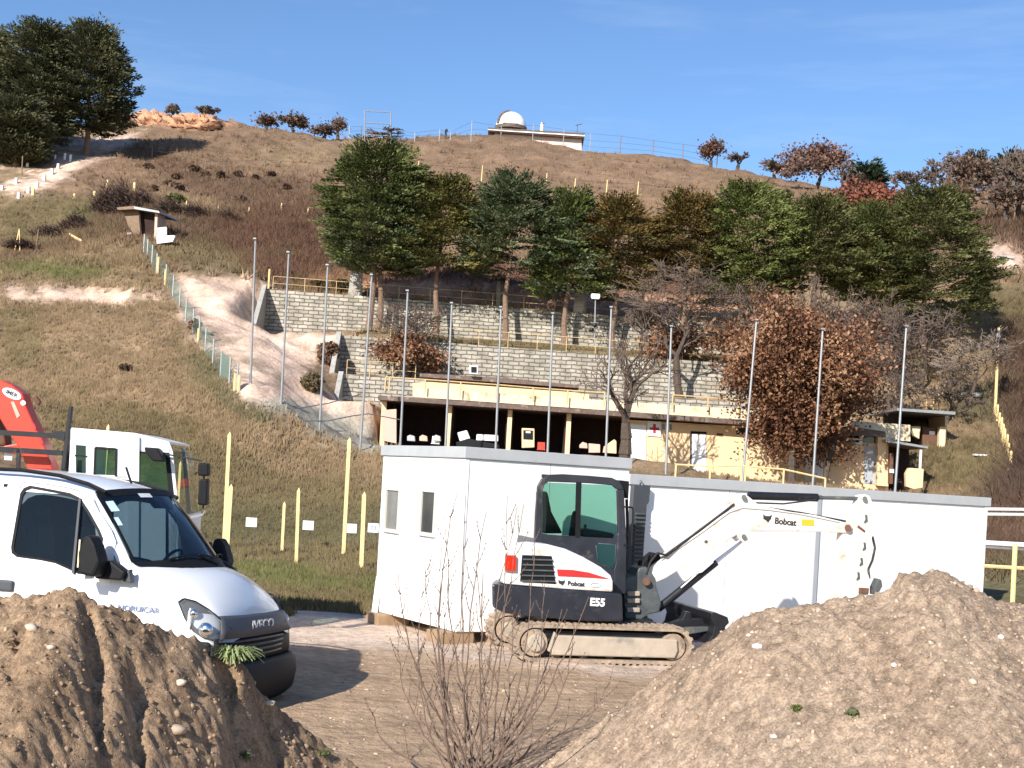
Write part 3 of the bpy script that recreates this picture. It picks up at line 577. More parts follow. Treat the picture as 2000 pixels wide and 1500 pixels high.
# ================================================================== retaining walls
def stone_wall(A, B, z0A, z0B, z1A, z1B, thick, label, wing):
    """A,B plan ends; local x along the wall"""
    dx, dy = B.x - A.x, B.y - A.y; Lw = math.hypot(dx, dy); th = math.atan2(dy, dx)
    r = empty('retaining_wall', (A.x, A.y, 0), th, label, 'wall', 'terrace walls above the yellow building')
    m = MB(); n = 24
    for i in range(n):
        pass
    m.add([(0, 0, z0A), (Lw, 0, z0B), (Lw, thick, z0B), (0, thick, z0A), (0, 0, z1A), (Lw, 0, z1B), (Lw, thick, z1B), (0, thick, z1A)],
          [(0, 3, 2, 1), (4, 5, 6, 7), (0, 1, 5, 4), (1, 2, 6, 5), (2, 3, 7, 6), (3, 0, 4, 7)])
    m.build('wall_face', M['blocks'], r)
    # wing wall at the left end, sloping down towards the viewer
    lw, hh = wing; q = MB()
    q.add([(-.3, -lw, z0A - .5), (-.01, -lw, z0A - .5), (-.01, .3, z0A - .5), (-.3, .3, z0A - .5), (-.3, -lw, z0A + .15), (-.01, -lw, z0A + .15), (-.01, -.2, z1A + hh), (-.3, -.2, z1A + hh), (-.3, .3, z1A + hh), (-.01, .3, z1A + hh)],
          [(0, 1, 5, 4), (1, 2, 9, 6, 5), (3, 0, 4, 7, 8), (4, 5, 6, 7), (7, 6, 9, 8), (2, 3, 8, 9), (0, 3, 2, 1)])
    q.build('wing_wall', M['concrete'], r)
    return r
stone_wall(T2L, T2R, Z2B - .8, Z2B - 1.2, Z2T, Z2T - .45, 1.0, 'topmost retaining wall of pale block courses behind the conifer trunks', (4.6, .25))
stone_wall(T1L, T1R, Z0T - .5, Z0T - .5, Z1T, Z1T - .3, 1.0, 'middle retaining wall of pale block courses in front of the conifer trunks', (3.8, .2))
stone_wall(T0L, T0R, 5.2, 5.2, Z0T, Z0T - .25, 1.0, 'lowest retaining wall of grey blocks showing left of the yellow building', (3.4, .2))

def railing(pts, hgt, label, r=.02, post_every=2, mid=True, material='yellow_paint', drop=.15):
    base = pts[0]; root = empty('railing', base, 0, label, 'railing')
    rel = [p - base for p in pts]; m = MB()
    m.path([p + Vector((0, 0, hgt)) for p in rel], r, 5)
    m.build('top_rail', M[material], root)
    if mid: MB().path([p + Vector((0, 0, hgt * .5)) for p in rel], r * .8, 5).build('middle_rail', M[material], root)
    for p in rel: MB().cyl(p - Vector((0, 0, drop)), p + Vector((0, 0, hgt)), r * 1.2, n=5).build('post', M[material], root)
    return root
def along(a, b, n): return [a.lerp(b, i / (n - 1)) for i in range(n)]
a = Vector((T2L.x + .3, T2L.y + .5, Z2T)); b = Vector((T2R.x, T2R.y + .5, Z2T - .45)); railing(along(a, b, 18), .95, 'faded yellow railing along the top of the topmost block wall')
a = Vector((T1L.x + 3, T1L.y + .45, Z1T)); b = Vector((T1R.x, T1R.y + .45, Z1T - .3)); railing(along(a, b, 14), .95, 'yellow railing on the middle block wall, in front of the conifer trunks')
a = Vector((T0L.x + .1, T0L.y + .45, Z0T)); b = Vector((T0L.x + 4.2, T0L.y + .45, Z0T)); railing(along(a, b, 4), .95, 'short yellow railing at the left end of the lowest block wall')

# ================================================================== long yellow building
B = Frame(745, 73, .4)
bz = lambda x, y, o=0: B.xz(x, y, o)
root = B.root('clubhouse', 'long peach yellow flat roofed building with dark open bays and white doors', 'building')
def slabpoly(pts, o0, o1, name, material, parent, bevel=0): return MB().prism(B.poly(pts, 0), o0, o1).build(name, material, parent, bevel=bevel)
xL = bz(745, 800)[0]; xBay = bz(1225, 850)[0]; xR = bz(1560, 850)[0]
zr0 = bz(745, 783)[1]; zr1 = bz(1545, 838)[1]
def zroof(x): return zr0 + (zr1 - zr0) * (x - xL) / (xR - xL)
fl = lambda x: 3.68
# roof slab
m = MB(); m.add([(xL - .1, -1.1, zroof(xL)), (xR, -1.1, zroof(xR)), (xR, 4.6, zroof(xR)), (xL - .1, 4.6, zroof(xL)), (xL - .1, -1.1, zroof(xL) + .24), (xR, -1.1, zroof(xR) + .24), (xR, 4.6, zroof(xR) + .24), (xL - .1, 4.6, zroof(xL) + .24)],
    [(0, 3, 2, 1), (4, 5, 6, 7), (0, 1, 5, 4), (1, 2, 6, 5), (2, 3, 7, 6), (3, 0, 4, 7)]); m.build('roof', M['roofedge'], root)
# open bay walls
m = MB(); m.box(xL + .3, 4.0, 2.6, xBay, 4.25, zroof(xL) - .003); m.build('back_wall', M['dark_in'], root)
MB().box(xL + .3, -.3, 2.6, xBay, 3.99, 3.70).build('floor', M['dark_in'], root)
MB().box(xL + .28, .12, 3.705, xL + .3, 3.98, zroof(xL) - .005).build('bay_shade_sheet', M['dark_in'], root)  # dark sheets over the side walls carry the shade of the bays
MB().box(xL, 0, 2.6, xL + .27, 4.2, zroof(xL) - .004).build('end_wall', M['stucco'], root)
MB().prism(B.poly([(747,801),(774,799),(774,866),(746,860)], -.5), -.5, -.15).build('end_pier', M['stucco_pink'], root)
for px_ in (876, 994, 1109):
    x = bz(px_, 850)[0]; zt = zroof(x) - .004
    m = MB(); m.add([(x - .12, -1.0, 3.0), (x + .12, -1.0, 3.0), (x + .12, 3.9, 3.0), (x - .12, 3.9, 3.0), (x - .12, -.25, zt), (x + .12, -.25, zt), (x + .12, 3.9, zt), (x - .12, 3.9, zt)],
        [(0, 3, 2, 1), (4, 5, 6, 7), (0, 1, 5, 4), (1, 2, 6, 5), (2, 3, 7, 6), (3, 0, 4, 7)]); m.build('divider_wall', M['stucco'], root)
    MB().box(x - .2, .2, 3.705, x - .13, 3.9, zt - .01).build('bay_shade_sheet', M['dark_in'], root); MB().box(x + .13, .2, 3.705, x + .2, 3.9, zt - .01).build('bay_shade_sheet', M['dark_in'], root)
# closed part with doors
m = MB(); m.box(xBay, 0, 2.4, xR + 3.5, 4.3, zroof(xR) - .004); m.build('wall', M['stucco'], root)
def panel(pts, off, thick, name, material, parent, bevel=0.0): return MB().prism(B.poly(pts, off), off, off + thick).build(name, material, parent, bevel=bevel)
d1 = panel([(1231,828),(1262,830),(1262,915),(1231,912)], -.06, .05, 'door', M['white_door'], root, .01)
for yy in (846, 866, 884): panel([(1233,yy),(1260,yy+1.5),(1260,yy+3),(1233,yy+1.5)], -.07, .008, 'door_panel_joint', M['trim_grey'], d1)
sg = panel([(1265,822),(1292,823.5),(1291,853),(1264,851)], -.09, .05, 'first_aid_sign', M['white'], root, .005)
panel([(1275.5,828),(1281,828.3),(1281,846.5),(1275.5,846)], -.10, .008, 'red_cross', M['red_cross'], sg); panel([(1269,834.5),(1287.5,835.5),(1287.5,840.5),(1269,839.5)], -.103, .009, 'red_cross', M['red_cross'], sg)
w1 = panel([(1294,828),(1312,829),(1312,840),(1294,839)], -.04, .035, 'window', M['glass_dark'], root)
for xx in (1299, 1305.5): panel([(xx,828),(xx+1.6,828),(xx+1.6,840),(xx,840)], -.055, .014, 'window_bar', M['white'], w1)
d2 = panel([(1352,848),(1379,849.5),(1379,925),(1351,923)], -.02, .015, 'door', M['white_door'], root, .006); panel([(1361,868),(1367,868.3),(1367,872),(1361,871.7)], -.03, .008, 'door_plate', M['grey_door'], d2)
panel([(1349,842),(1380,843.5),(1380,848),(1349,846.6)], -.05, .045, 'door_lintel', M['black_plastic'], root); panel([(1348,846.6),(1351,846.8),(1350.5,924),(1347,924)], -.05, .045, 'door_frame', M['grey_plastic'], root)
panel([(1343,830),(1389,832.5),(1389,836),(1343,833.5)], -.12, .11, 'door_lamp', M['parapet'], root)
panel([(1400,846),(1412,847),(1412,852),(1400,851)], -.05, .04, 'wall_vent', M['rust'], root)
panel([(1438,836),(1480,838),(1480,850),(1438,848)], -.05, .04, 'strip_window', M['glass_dark'], root)
panel([(1573,885),(1612,888),(1612,940),(1573,940)], -.06, .05, 'door', M['white_door'], root)
# mossy parapet and upper terrace wall on the roof
MB().prism(B.poly([(806,758),(830,758),(1150,780),(1545,806),(1545,826),(806,775)], 1.5), 1.5, 1.8).build('parapet', M['parapet'], root)
u = MB().prism(B.poly([(806,748),(838,746),(1118,766),(1150,770),(1150,788),(806,765)], 2.6), 2.6, 2.9).build('parapet', M['stucco'], root)
MB().prism(B.poly([(820,729),(1000,739),(1130,752),(1131,758),(820,736)], 3.0), 3.0, 5.2).build('upper_roof', M['roofedge'], root)
MB().prism(B.poly([(832,738),(1118,758),(1118,770),(832,752)], 4.6), 4.6, 4.8).build('upper_back_wall', M['stucco'], root)
# railing on the roof
pts = [Vector((B.world(B.xz(x, y, 1.2)[0], 1.2) + (B.xz(x, y, 1.2)[1],))) for x, y in [(752,758),(760,758.5),(830,763),(899,768),(970,773),(1040,779),(1108,784),(1180,789)]]
railing(pts, .62, 'yellow steel railing along the roof edge above the open bays', .035, mid=False)
pts = [Vector((B.world(B.xz(x, y, 1.2)[0], 1.2) + (B.xz(x, y, 1.2)[1],))) for x, y in [(1313,793),(1382,798),(1442,803)]]
railing(pts, .62, 'short yellow railing on the roof above the white door', .035, mid=False)
# things standing in front of the bays
def gbox(name, pts, off, depth, material, label, cat, group=None, bevel=.01, fr=None):
    fr = fr or B; m = MB().prism(fr.poly(pts, off), off, off + depth); o = m.build(name, material, None, bevel=bevel); o.location = (fr.p[0], fr.p[1], 0); o.rotation_euler = (0, 0, -fr.th); return tag(o, label, cat, group)
vm = B.root('fuel_pump', 'yellow upright cabinet with dark screen in the third open bay', 'machine')
MB().prism(B.poly([(1019,836),(1044,837),(1044,874),(1019,875)], -.6), -.6, 0).build('cabinet', M['stucco'], vm, bevel=.04)
MB().prism(B.poly([(1022,840),(1041,841),(1041,859),(1022,858)], -.62), -.62, -.605).build('screen', M['black_plastic'], vm); MB().prism(B.poly([(1027,842),(1036,842.5),(1036,846),(1027,845.5)], -.64), -.64, -.625).build('screen_label', M['white'], vm)
def chair(px, py, label, material, off=-.4):
    x, z = B.xz(px, py, off); r = B.root('chair', label, 'chair'); r.location = Vector(B.world(x, off) + (3.70,)); 
    MB().box(-.23, -.23, .42, .23, .23, .46).build('seat', material, r, bevel=.01); MB().prism([(-.22, .46), (.22, .46), (.2, .86), (-.2, .86)], .2, .24).build('backrest', material, r, bevel=.01)
    for sx in (-.2, .2):
        for sy in (-.2, .2): MB().cyl((sx, sy, 0), (sx, sy, .42), .018, n=6).build('leg', M['black_metal'], r)
chair(1057, 873, 'red plastic chair beside the yellow cabinet', M['red_paint'])
chair(1030 - 180, 872, 'white chair heaped near the first bay divider', M['white'])
gbox('cushion', [(893,845),(912,840),(918,855),(917,861),(898,862)], -.8, .5, M['white_door'], 'grey tilted seat shell in the second open bay', 'seat', bevel=.05)
gbox('table', [(931,848),(973,850),(973,862),(930,860)], -.9, .5, M['white'], 'white box table at the back of the second open bay', 'table', bevel=.03)
gbox('tarpaulin', [(890,864),(915,856),(940,862),(975,868),(975,876),(892,874)], -1.0, .5, M['black_plastic'], 'dark crumpled sheet under the white box table', 'tarpaulin', bevel=.05)
for i, (x, y, lb) in enumerate([(803,858,'leftmost white crate on the floor of the first bay'), (827,858,'white bundle right of the leftmost crate in the first bay'), (853,858,'cream crate against the first bay divider'), (1140,872,'cream box on the floor of the fourth bay')]):
    gbox('crate', [(x-8,y-6+i),(x-2,y-9),(x+7,y-6),(x+8,y+4),(x-8,y+3)], -.7, .4, M['trim_grey'] if i % 2 == 0 else M['stucco_pink'], lb, 'crate', bevel=.03)
gbox('crate', [(1150,866),(1172,868),(1172,884),(1150,884)], -.7, .5, M['stucco_pink'], 'pinkish box in the fourth bay beside the tree trunk', 'crate')
gbox('bench', [(1180,872),(1200,858),(1204,862),(1204,886),(1178,884)], -.9, .5, M['stucco'], 'peach slanted bench behind the bare tree trunk', 'bench', bevel=.02)
sb = B.root('air_conditioner', 'small white fan unit on the dark roof against the middle block wall', 'air conditioner')
MB().prism(B.poly([(917,713),(934,714),(933,731),(916,730)], 2.5), 2.5, 2.9).build('casing', M['panel_white'], sb, bevel=.02); MB().prism(B.poly([(920,716),(931,716.6),(931,728),(920,727.5)], 2.47), 2.47, 2.495).build('fan_grille', M['black_plastic'], sb)

# ------------------------------------------------------------------ right wing of the building
Rf = Frame(1650, 69.5, 0)
rr = Rf.root('changing_block', 'peach block with grey door and louvred window at the right end', 'building')
def rp(pts, off, thick, name, material, parent=None, bevel=0.0): return MB().prism(Rf.poly(pts, off), off, off + thick).build(name, material, parent or rr, bevel=bevel)
rp([(1610,850),(1735,856),(1735,975),(1610,970)], 0, 4.2, 'wall', M['stucco'])
rp([(1640,838),(1655,832),(1730,843),(1730,853),(1640,849)], -.7, 5, 'roof', M['roofedge'])
rp([(1665,822),(1778,830),(1778,862),(1732,859),(1665,848)], 2.2, .3, 'parapet', M['parapet'])
wf = rp([(1639,847),(1684,849),(1684,868),(1637,866)], -.08, .06, 'window', M['white']); 
for yy in (850, 858): rp([(1641,yy),(1678,yy+1.5),(1678,yy+6.5),(1641,yy+5)], -.10, .015, 'louvre_opening', M['black_plastic'], wf)
rp([(1686,850),(1713,851.5),(1713,866),(1686,864.5)], -.06, .05, 'window', M['glass_dark'])
dd = rp([(1689,871),(1715,873),(1714,946),(1687,943)], -.05, .04, 'door', M['grey_door']); rp([(1698,880),(1705,880.5),(1705,886),(1698,885.5)], -.06, .008, 'door_sign', M['white'], dd); rp([(1708,905),(1714,905),(1714,908),(1708,908)], -.10, .05, 'door_handle', M['black_metal'], dd)
rp([(1715,852),(1731,853),(1730,896),(1738,897),(1735,950),(1713,948)], -.45, .38, 'pier', M['stucco'])
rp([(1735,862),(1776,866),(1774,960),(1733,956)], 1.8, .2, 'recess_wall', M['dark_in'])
rp([(1731,858),(1812,872),(1812,876),(1731,863)], -1.2, 3.6, 'porch_roof', M['galv'])
rp([(1797,877),(1801,878),(1799,918),(1795,918)], -1.0, .1, 'porch_post', M['white_door'])
rp([(1738,885),(1745,886),(1744,945),(1737,945)], -.9, .3, 'recess_pier', M['rust'])
rp([(1770,950),(1769,925),(1775,914),(1780,914),(1804,916),(1802,952),(1785,955)], -1.4, .3, 'half_wall', M['stucco'])
rp([(1738,916),(1746,916.5),(1746,924),(1738,923.5)], -1.0, .1, 'meter_box', M['white'])
rp([(1590,882),(1608,882),(1608,935),(1590,934)], -.06, .05, 'shutter', M['white_door'])
Hf = Frame(1800, 74, 0)
hr = Hf.root('stone_hut', 'small dark open hut with metal roof and cream stone piers on the right', 'hut')
def hp(pts, off, thick, name, material, parent=None, bevel=0.0): return MB().prism(Hf.poly(pts, off), off, off + thick).build(name, material, parent or hr, bevel=bevel)
hp([(1752,797),(1866,804),(1866,810),(1752,802)], -1.6, 6, 'roof', M['galv'])
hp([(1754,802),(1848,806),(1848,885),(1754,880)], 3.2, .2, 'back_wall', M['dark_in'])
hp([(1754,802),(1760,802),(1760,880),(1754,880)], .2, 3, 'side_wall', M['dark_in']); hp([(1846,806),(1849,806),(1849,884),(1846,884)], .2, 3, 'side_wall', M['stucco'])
hp([(1836,833),(1848,834),(1847,884),(1834,882)], -.3, .45, 'pier', M['parapet'], bevel=.05); hp([(1780,832),(1799,833),(1797,845),(1796,858),(1786,852)], -.2, .4, 'pier', M['parapet'], bevel=.05)
st = hp([(1802,834),(1832,836),(1832,872),(1826,878),(1802,872)], .25, .3, 'stacked_logs', M['rust'], bevel=.05); hp([(1815,842),(1826,842.5),(1826,849),(1815,848.5)], .2, .04, 'log_label', M['white'], st)
yp = [(Hf, 1812, 1838)]
gr = Hf.root('climbing_frame', 'small pale yellow pipe frame standing behind the hut roof', 'frame')
m = MB()
for x in (1810, 1824, 1834, 1857): m = MB(); m.cyl(Hf.v(x, 770, 4.6), Hf.v(x - 1, 812, 4.6), .04, n=5); m.build('post', M['yellow_paint'], gr)
MB().cyl(Hf.v(1770, 765, 4.6), Hf.v(1858, 769, 4.6), .035, n=5).build('rail', M['yellow_paint'], gr); MB().cyl(Hf.v(1810, 792, 4.6), Hf.v(1834, 793, 4.6), .035, n=5).build('rail', M['yellow_paint'], gr)

# ================================================================== tall net poles
poles = [(488,772,500,467),(548,812,565,493),(624,846,641,518),(703,882,727,537),(780,905,797,568),(868,915,883,592),(966,925,979,600),(1067,935,1080,612),(1181,945,1194,600),(1299,955,1311,637),(1448,962,1477,625),(1586,968,1606,643),(1747,978,1769,637)]
for i, (xb, yb, xt, yt) in enumerate(poles):
    Z = [63, 62.5, 62, 61.5, 61, 60.5, 60, 59.5, 59, 58, 57, 56, 55][i]
    bpt = P(xb, yb, Z); g = gh(bpt.x, bpt.y); tpt = P(xt, yt, Z + .2)
    r = empty('net_pole', (bpt.x, bpt.y, g), 0, '%s tall grey steel net pole counted from the left' % ORD[i].replace('first', 'leftmost') if i else 'leftmost tall grey steel net pole above the fence slope', 'pole', 'row of tall grey net poles')
    tp = Vector((tpt.x - bpt.x, .1, tpt.z - g)); MB().cyl((0, 0, -.3), tp, .058, .045, 8).build('shaft', M['galv'], r); MB().box(tp.x - .09, -.04, tp.z - .04, tp.x + .05, .04, tp.z + .02).build('net_hook', M['galv'], r)
p1 = P(540, 798, 62.3); p2 = P(620, 780, 62.2); p3 = P(700, 768, 62.0); m = MB()
pts = [P(505,803,62.4), P(548,802,62.4), P(590,796,62.2), P(640,788,62), P(668,780,62), P(705,770,61.8)]; m.path(pts, .025, 4)
pts = [P(548,815,62.3), P(590,822,62), P(640,822,61.9), P(690,812,61.6), P(720,808,61.5), P(782,820,61)]; m.path(pts, .025, 4)
tag(m.build('net_rope', M['net']), 'slack dark ropes hanging between the left tall poles', 'rope')

# ================================================================== yellow timber stakes and target boards
stk = [(449,843,437,1086,9,'tallest yellow stake, rising just behind the truck mirror'), (452,945,443,1090,10,'shorter split yellow stake leaning on the tallest one'), (556,979,551,1076,7,'thin short yellow stake between the first two number boards'),
       (584,952,579,1101,8,'yellow stake left of the second number board'), (683,854,671,1082,9,'second tallest yellow stake near the container'), (712,960,706,1111,10,'thick yellow stake close to the container corner'), (212,828,196,1060,7,'yellow stake seen behind the truck cab roof'),
       (353,900,343,1075,6,'yellow stake seen through the truck windscreen')]
for xt, yt, xb, yb, wd, lb in stk:
    bpt = G(xb, yb, 21.6); Z = bpt.y; t = P(xt, yt, Z); hw = wd * .8 * Z / F / 2; rel = t - bpt
    m = MB(); m.add([(-hw, -hw, -.15), (hw, -hw, -.15), (hw, hw, -.15), (-hw, hw, -.15), (rel.x - hw, -hw, rel.z - .1), (rel.x + hw, -hw, rel.z - .1), (rel.x + hw, hw, rel.z - .1), (rel.x - hw, hw, rel.z - .1), (rel.x, 0, rel.z)],
        [(0, 3, 2, 1), (0, 1, 5, 4), (1, 2, 6, 5), (2, 3, 7, 6), (3, 0, 4, 7), (4, 5, 8), (5, 6, 8), (6, 7, 8), (7, 4, 8)])
    o = m.build('timber_stake', M['timber_yellow']); o.location = bpt; tag(o, lb, 'stake', 'yellow timber stakes in the meadow')
for i, (x, y, lb) in enumerate([(491,1020,'white number board left of the thin short stake'), (602,1026,'white number board right of the middle stake'), (686,1032,'white number board behind the second tallest stake'), (729,1031,'white board reading 73 next to the container'), (376,1016,'white number board under the truck mirror arm')]):
    Z = 40; p = P(x, y, Z); g = gh(p.x, p.y); r = empty('number_board', (p.x, p.y, g), .1, lb, 'sign', 'white number boards in the meadow'); h = p.z - g
    hw = 10.5 * Z / F; bd = MB().box(-hw, -.015, h - hw * .85, hw, .015, h + hw * .85).build('board', M['white'], r)
    MB().box(-hw * .6, -.022, h - hw * .45, hw * .6, -.017, h + hw * .45).build('printed_panel', M['blue_print'], bd)
    MB().cyl((-hw * .7, .03, -.1), (-hw * .7, .03, h), .008, n=4).build('wire_leg', M['net'], r); MB().cyl((hw * .7, .03, -.1), (hw * .7, .03, h), .008, n=4).build('wire_leg', M['net'], r)
    if '73' in lb: text('number', '73', hw * 1.1, (0, -.025, h), (pi / 2, 0, 0), M['text_blue'], bd)

# ================================================================== white containers
K = Frame(903, 19.25, -31)
def container(x0, x1, zb, zt, depth, label, last=False):
    r = K.root('site_container', label, 'container', 'white site containers on timber blocks'); r.location = Vector(K.world(x0, 0) + (0,)); Lc = x1 - x0
    MB().box(0, 0, zb, Lc, depth, zt - .17).build('body', M['panel_white'], r, bevel=.012)
    MB().box(-.035, -.04, zt - .168, Lc + (.035 if last else .02), depth + .04, zt).build('roof_fascia', M['trim_grey'], r, bevel=.01)
    return r, Lc
xc1 = K.xz(1229, 950)[0]; xc2 = K.xz(1602, 1000)[0]; xc3 = K.xz(1926, 1060)[0]
r1, L1 = container(0, xc1 - .01, .17, 2.86, 2.75, 'tall white container on the left with two narrow windows')
r2, L2 = container(xc1 + .01, xc2 - .02, .17, 2.62, 2.75, 'middle lower white container behind the excavator')
r3, L3 = container(xc2 + .02, xc3, .17, 2.60, 2.75, 'right hand white container above the gravelly heap', True)
for r, Lc, zt in ((r1, L1, 2.69), (r2, L2, 2.45), (r3, L3, 2.43)):   # panel joints
    n = max(2, int(Lc / 2.2))
    for i in range(1, n): MB().box(Lc * i / n - .004, -.004, .2, Lc * i / n + .004, .001, zt).build('panel_joint', M['trim_grey'], r)
MB().box(.015, -.012, .19, .07, .001, 2.69).build('corner_post', M['panel_white'], r1, bevel=.005)
MB().box(L2 - .09, -.035, .16, L2 + .015, .0, 2.45).build('downpipe', M['grey_door'], r2, bevel=.01)
MB().box(L3 - .10, -.012, .16, L3 - .02, .001, 2.43).build('corner_post', M['panel_white'], r3, bevel=.005)
# windows on the left end face (plane x = 0 of the first container, running away along +y)
E_ = Frame(903, 19.25, 59)   # heading = away direction reversed: build from rays instead
def endpt(px, py):
    a, b = ray(px, py); # intersect plane through K.p with normal K.h
    t = (K.p[0] * K.h[0] + K.p[1] * K.h[1]) / (a * K.h[0] + K.h[1]); X = a * t
    return (X - K.p[0]) * K.n[0] + (t - K.p[1]) * K.n[1], EYE + b * t
for (xa, ya, xb, yb, xc, yc, xd, yd), gl in (((756,950,784,951,779,1041,753,1040), 'glass_curtain'), ((826,953,855,954,849,1048,821,1047), 'glass_dark')):
    q = [endpt(xa, ya), endpt(xb, yb), endpt(xc, yc), endpt(xd, yd)]; y0 = (q[0][0] + q[3][0]) / 2; y1 = (q[1][0] + q[2][0]) / 2; z1 = (q[0][1] + q[1][1]) / 2; z0 = (q[2][1] + q[3][1]) / 2
    y0, y1 = min(y0, y1) - .03, max(y0, y1) + .03
    wdw = MB(); fw = .06
    wdw.box(-.035, y0, z0, -.001, y0 + fw, z1); wdw.box(-.035, y1 - fw, z0, -.001, y1, z1); wdw.box(-.035, y0 + fw, z1 - fw, -.001, y1 - fw, z1); wdw.box(-.045, y0 + fw, z0, -.001, y1 - fw, z0 + fw)
    wo = wdw.build('window', M['frame_cream'], r1); MB().box(-.008, y0 + fw, z0 + fw, -.002, y1 - fw, z1 - fw).build('pane', M[gl], wo)
# blocks and the unlit gap under the containers
for i, (x, y, lb) in enumerate([(.05, .25, 'timber block under the near corner of the left container'), (.9, .1, 'timber block under the front of the left container'), (.1, 2.45, 'timber block under the far corner of the left container, by the meadow')]):
    o = MB().box(-.28, -.22, -.01, .28, .22, .165).build('timber_block', M['woodblock'], None, bevel=.01); o.location = Vector(K.world(x, y) + (0,)); o.rotation_euler = (0, 0, -K.th); tag(o, lb, 'block', 'timber blocks under the containers')
for x in (3.0, 5.0, 7.6, 10.0):
    o = MB().box(-.2, -.2, -.01, .2, .2, .165).build('timber_block', M['woodblock'], None, bevel=.01); o.location = Vector(K.world(x, .3) + (0,)); o.rotation_euler = (0, 0, -K.th); tag(o, 'timber block hidden behind the excavator tracks and heap', 'block', 'timber blocks under the containers')
o = MB().box(-.02, 0, 0, .02, .15, .62).build('board_offcut', M['white'], None, bevel=.005); wx, wy = K.world(-.06, 2.55); o.location = (wx, wy, .12); o.rotation_euler = (0, .08, -K.th); tag(o, 'narrow white board leaning on the far corner of the left container', 'board')
# louvred duct standing against the containers, right of the excavator cab
xd = K.xz(1234, 1000, -.1)[0]
rd = K.root('ventilation_duct', 'tall grey louvred duct against the container wall right of the excavator cab', 'duct'); rd.location = Vector(K.world(xd, 0) + (0,))
zt = K.xz(1250, 948, -.1)[1]; MB().prism([(-.04, .0), (.24, .0), (.25, 1.0), (.27, zt - .3), (.31, zt - .25), (.32, zt), (0, zt)], -.12, -.02).build('casing', M['grey_plastic'], rd, bevel=.01)
m = MB()
for i in range(17):
    z = .95 + i * .065; m.box(.05, -.15, z, .235, -.12, z + .032)
m.build('louvres', M['exc_grey'], rd, bevel=.004)
m = MB(); q = [(.16 + .035 * cos(a), -.07, zt + .03 + .05 * sin(a)) for a in np.linspace(0, 2 * pi, 10)]; m.path([Vector(p) for p in q], .008, 5); m.build('lifting_eye', M['galv'], rd)
# ================================================================== white van (chassis cab)
V = Frame(0, 12.6, 12); 
_p = P(0, 1000, 12.6); V.p = (-3.73, 12.6)
vr = V.root('van', 'white flat fronted delivery van with open black grille behind the left heap', 'van'); vr.rotation_euler = (radians(-2.2), 0, -V.th)
# in this frame: x forward, y = 0 near side ... 1.96 far side, z up
VW = 1.96
def vs(px, py, off=0.0): return V.xz(px, py, off)
# half section rows (distance from near side, z) at stations; mirrored about y = VW/2
ST = [
 # x list, dy list, z list  (8 rows from sill to centre)
 ([-3.4]*8, [.03,0,0,.02,.09,.16,.5,.98], [.35,.75,1.1,1.30,2.02,2.18,2.25,2.28]),
 ([-1.15]*8, [.03,0,0,.02,.09,.16,.5,.98], [.35,.75,1.1,1.28,2.03,2.20,2.27,2.30]),
 ([-.75,-.75,-.75,-.75,-.75,-.75,-.72,-.7], [.03,0,0,.02,.09,.16,.5,.98], [.35,.75,1.1,1.27,2.02,2.17,2.24,2.27]),
 ([-.45,-.45,-.45,-.45,-.45,-.45,-.38,-.35], [.03,0,0,.02,.10,.18,.5,.98], [.35,.75,1.1,1.27,1.98,2.10,2.17,2.19]),
 ([-.15,-.15,-.15,-.15,-.34,-.35,-.2,-.14], [.03,0,0,.02,.12,.17,.5,.98], [.35,.75,1.1,1.27,1.92,2.06,2.11,2.13]),
 ([.12,.12,.12,.12,.14,.22,.42,.52], [.03,0,0,.03,.07,.13,.5,.98], [.35,.75,1.08,1.25,1.37,1.39,1.42,1.43]),
 ([.45,.45,.45,.47,.50,.55,.72,.82], [.03,0,0,.05,.10,.17,.5,.98], [.35,.75,1.02,1.18,1.26,1.30,1.34,1.355]),
 ([.80,.80,.80,.82,.85,.87,.91,.93], [.04,0,.01,.07,.14,.22,.52,.98], [.35,.75,.95,1.06,1.12,1.155,1.195,1.21]),
 ([.98,1.0,1.0,1.0,1.01,1.01,1.03,1.04], [.08,.06,.08,.14,.22,.30,.56,.98], [.35,.72,.86,.94,.98,1.01,1.045,1.055]),
 ([1.02,1.03,1.03,1.035,1.04,1.045,1.06,1.07], [.14,.13,.15,.20,.28,.36,.60,.98], [.35,.70,.82,.88,.91,.93,.95,.957]),
]
def vloft(rows, sts, name, material, parent, skip=None, off=0.0):
    v = []; f = []; nr = len(rows); 
    full = [(r, 0) for r in rows] + [(r, 1) for r in reversed(rows) if not (r == 7)]
    n = len(full)
    for s_ in sts:
        X, D, Zz = ST[s_]
        for r, side in full: v.append((X[r], D[r] if side == 0 else VW - D[r], Zz[r]))
    for i in range(len(sts) - 1):
        for j in range(n - 1):
            if skip and skip(sts[i], full[j][0], full[j + 1][0]): continue
            a = i * n + j; f.append((a, a + n, a + n + 1, a + 1))
    me = bpy.data.meshes.new(name); me.from_pydata(v, [], f); me.update(); me.polygons.foreach_set('use_smooth', [True] * len(f))
    o = link(name, me, material, parent); return o
ws = lambda s, a, b: (s == 4 and min(a, b) >= 4) or (s in (1, 2, 3) and min(a, b) == 3 and max(a, b) == 4)
body = vloft(list(range(8)), list(range(10)), 'body', M['van_white'], vr, skip=ws)
sub = body.modifiers.new('s', 'SUBSURF'); sub.levels = 2; sub.render_levels = 2; sub.boundary_smooth = 'PRESERVE_CORNERS'
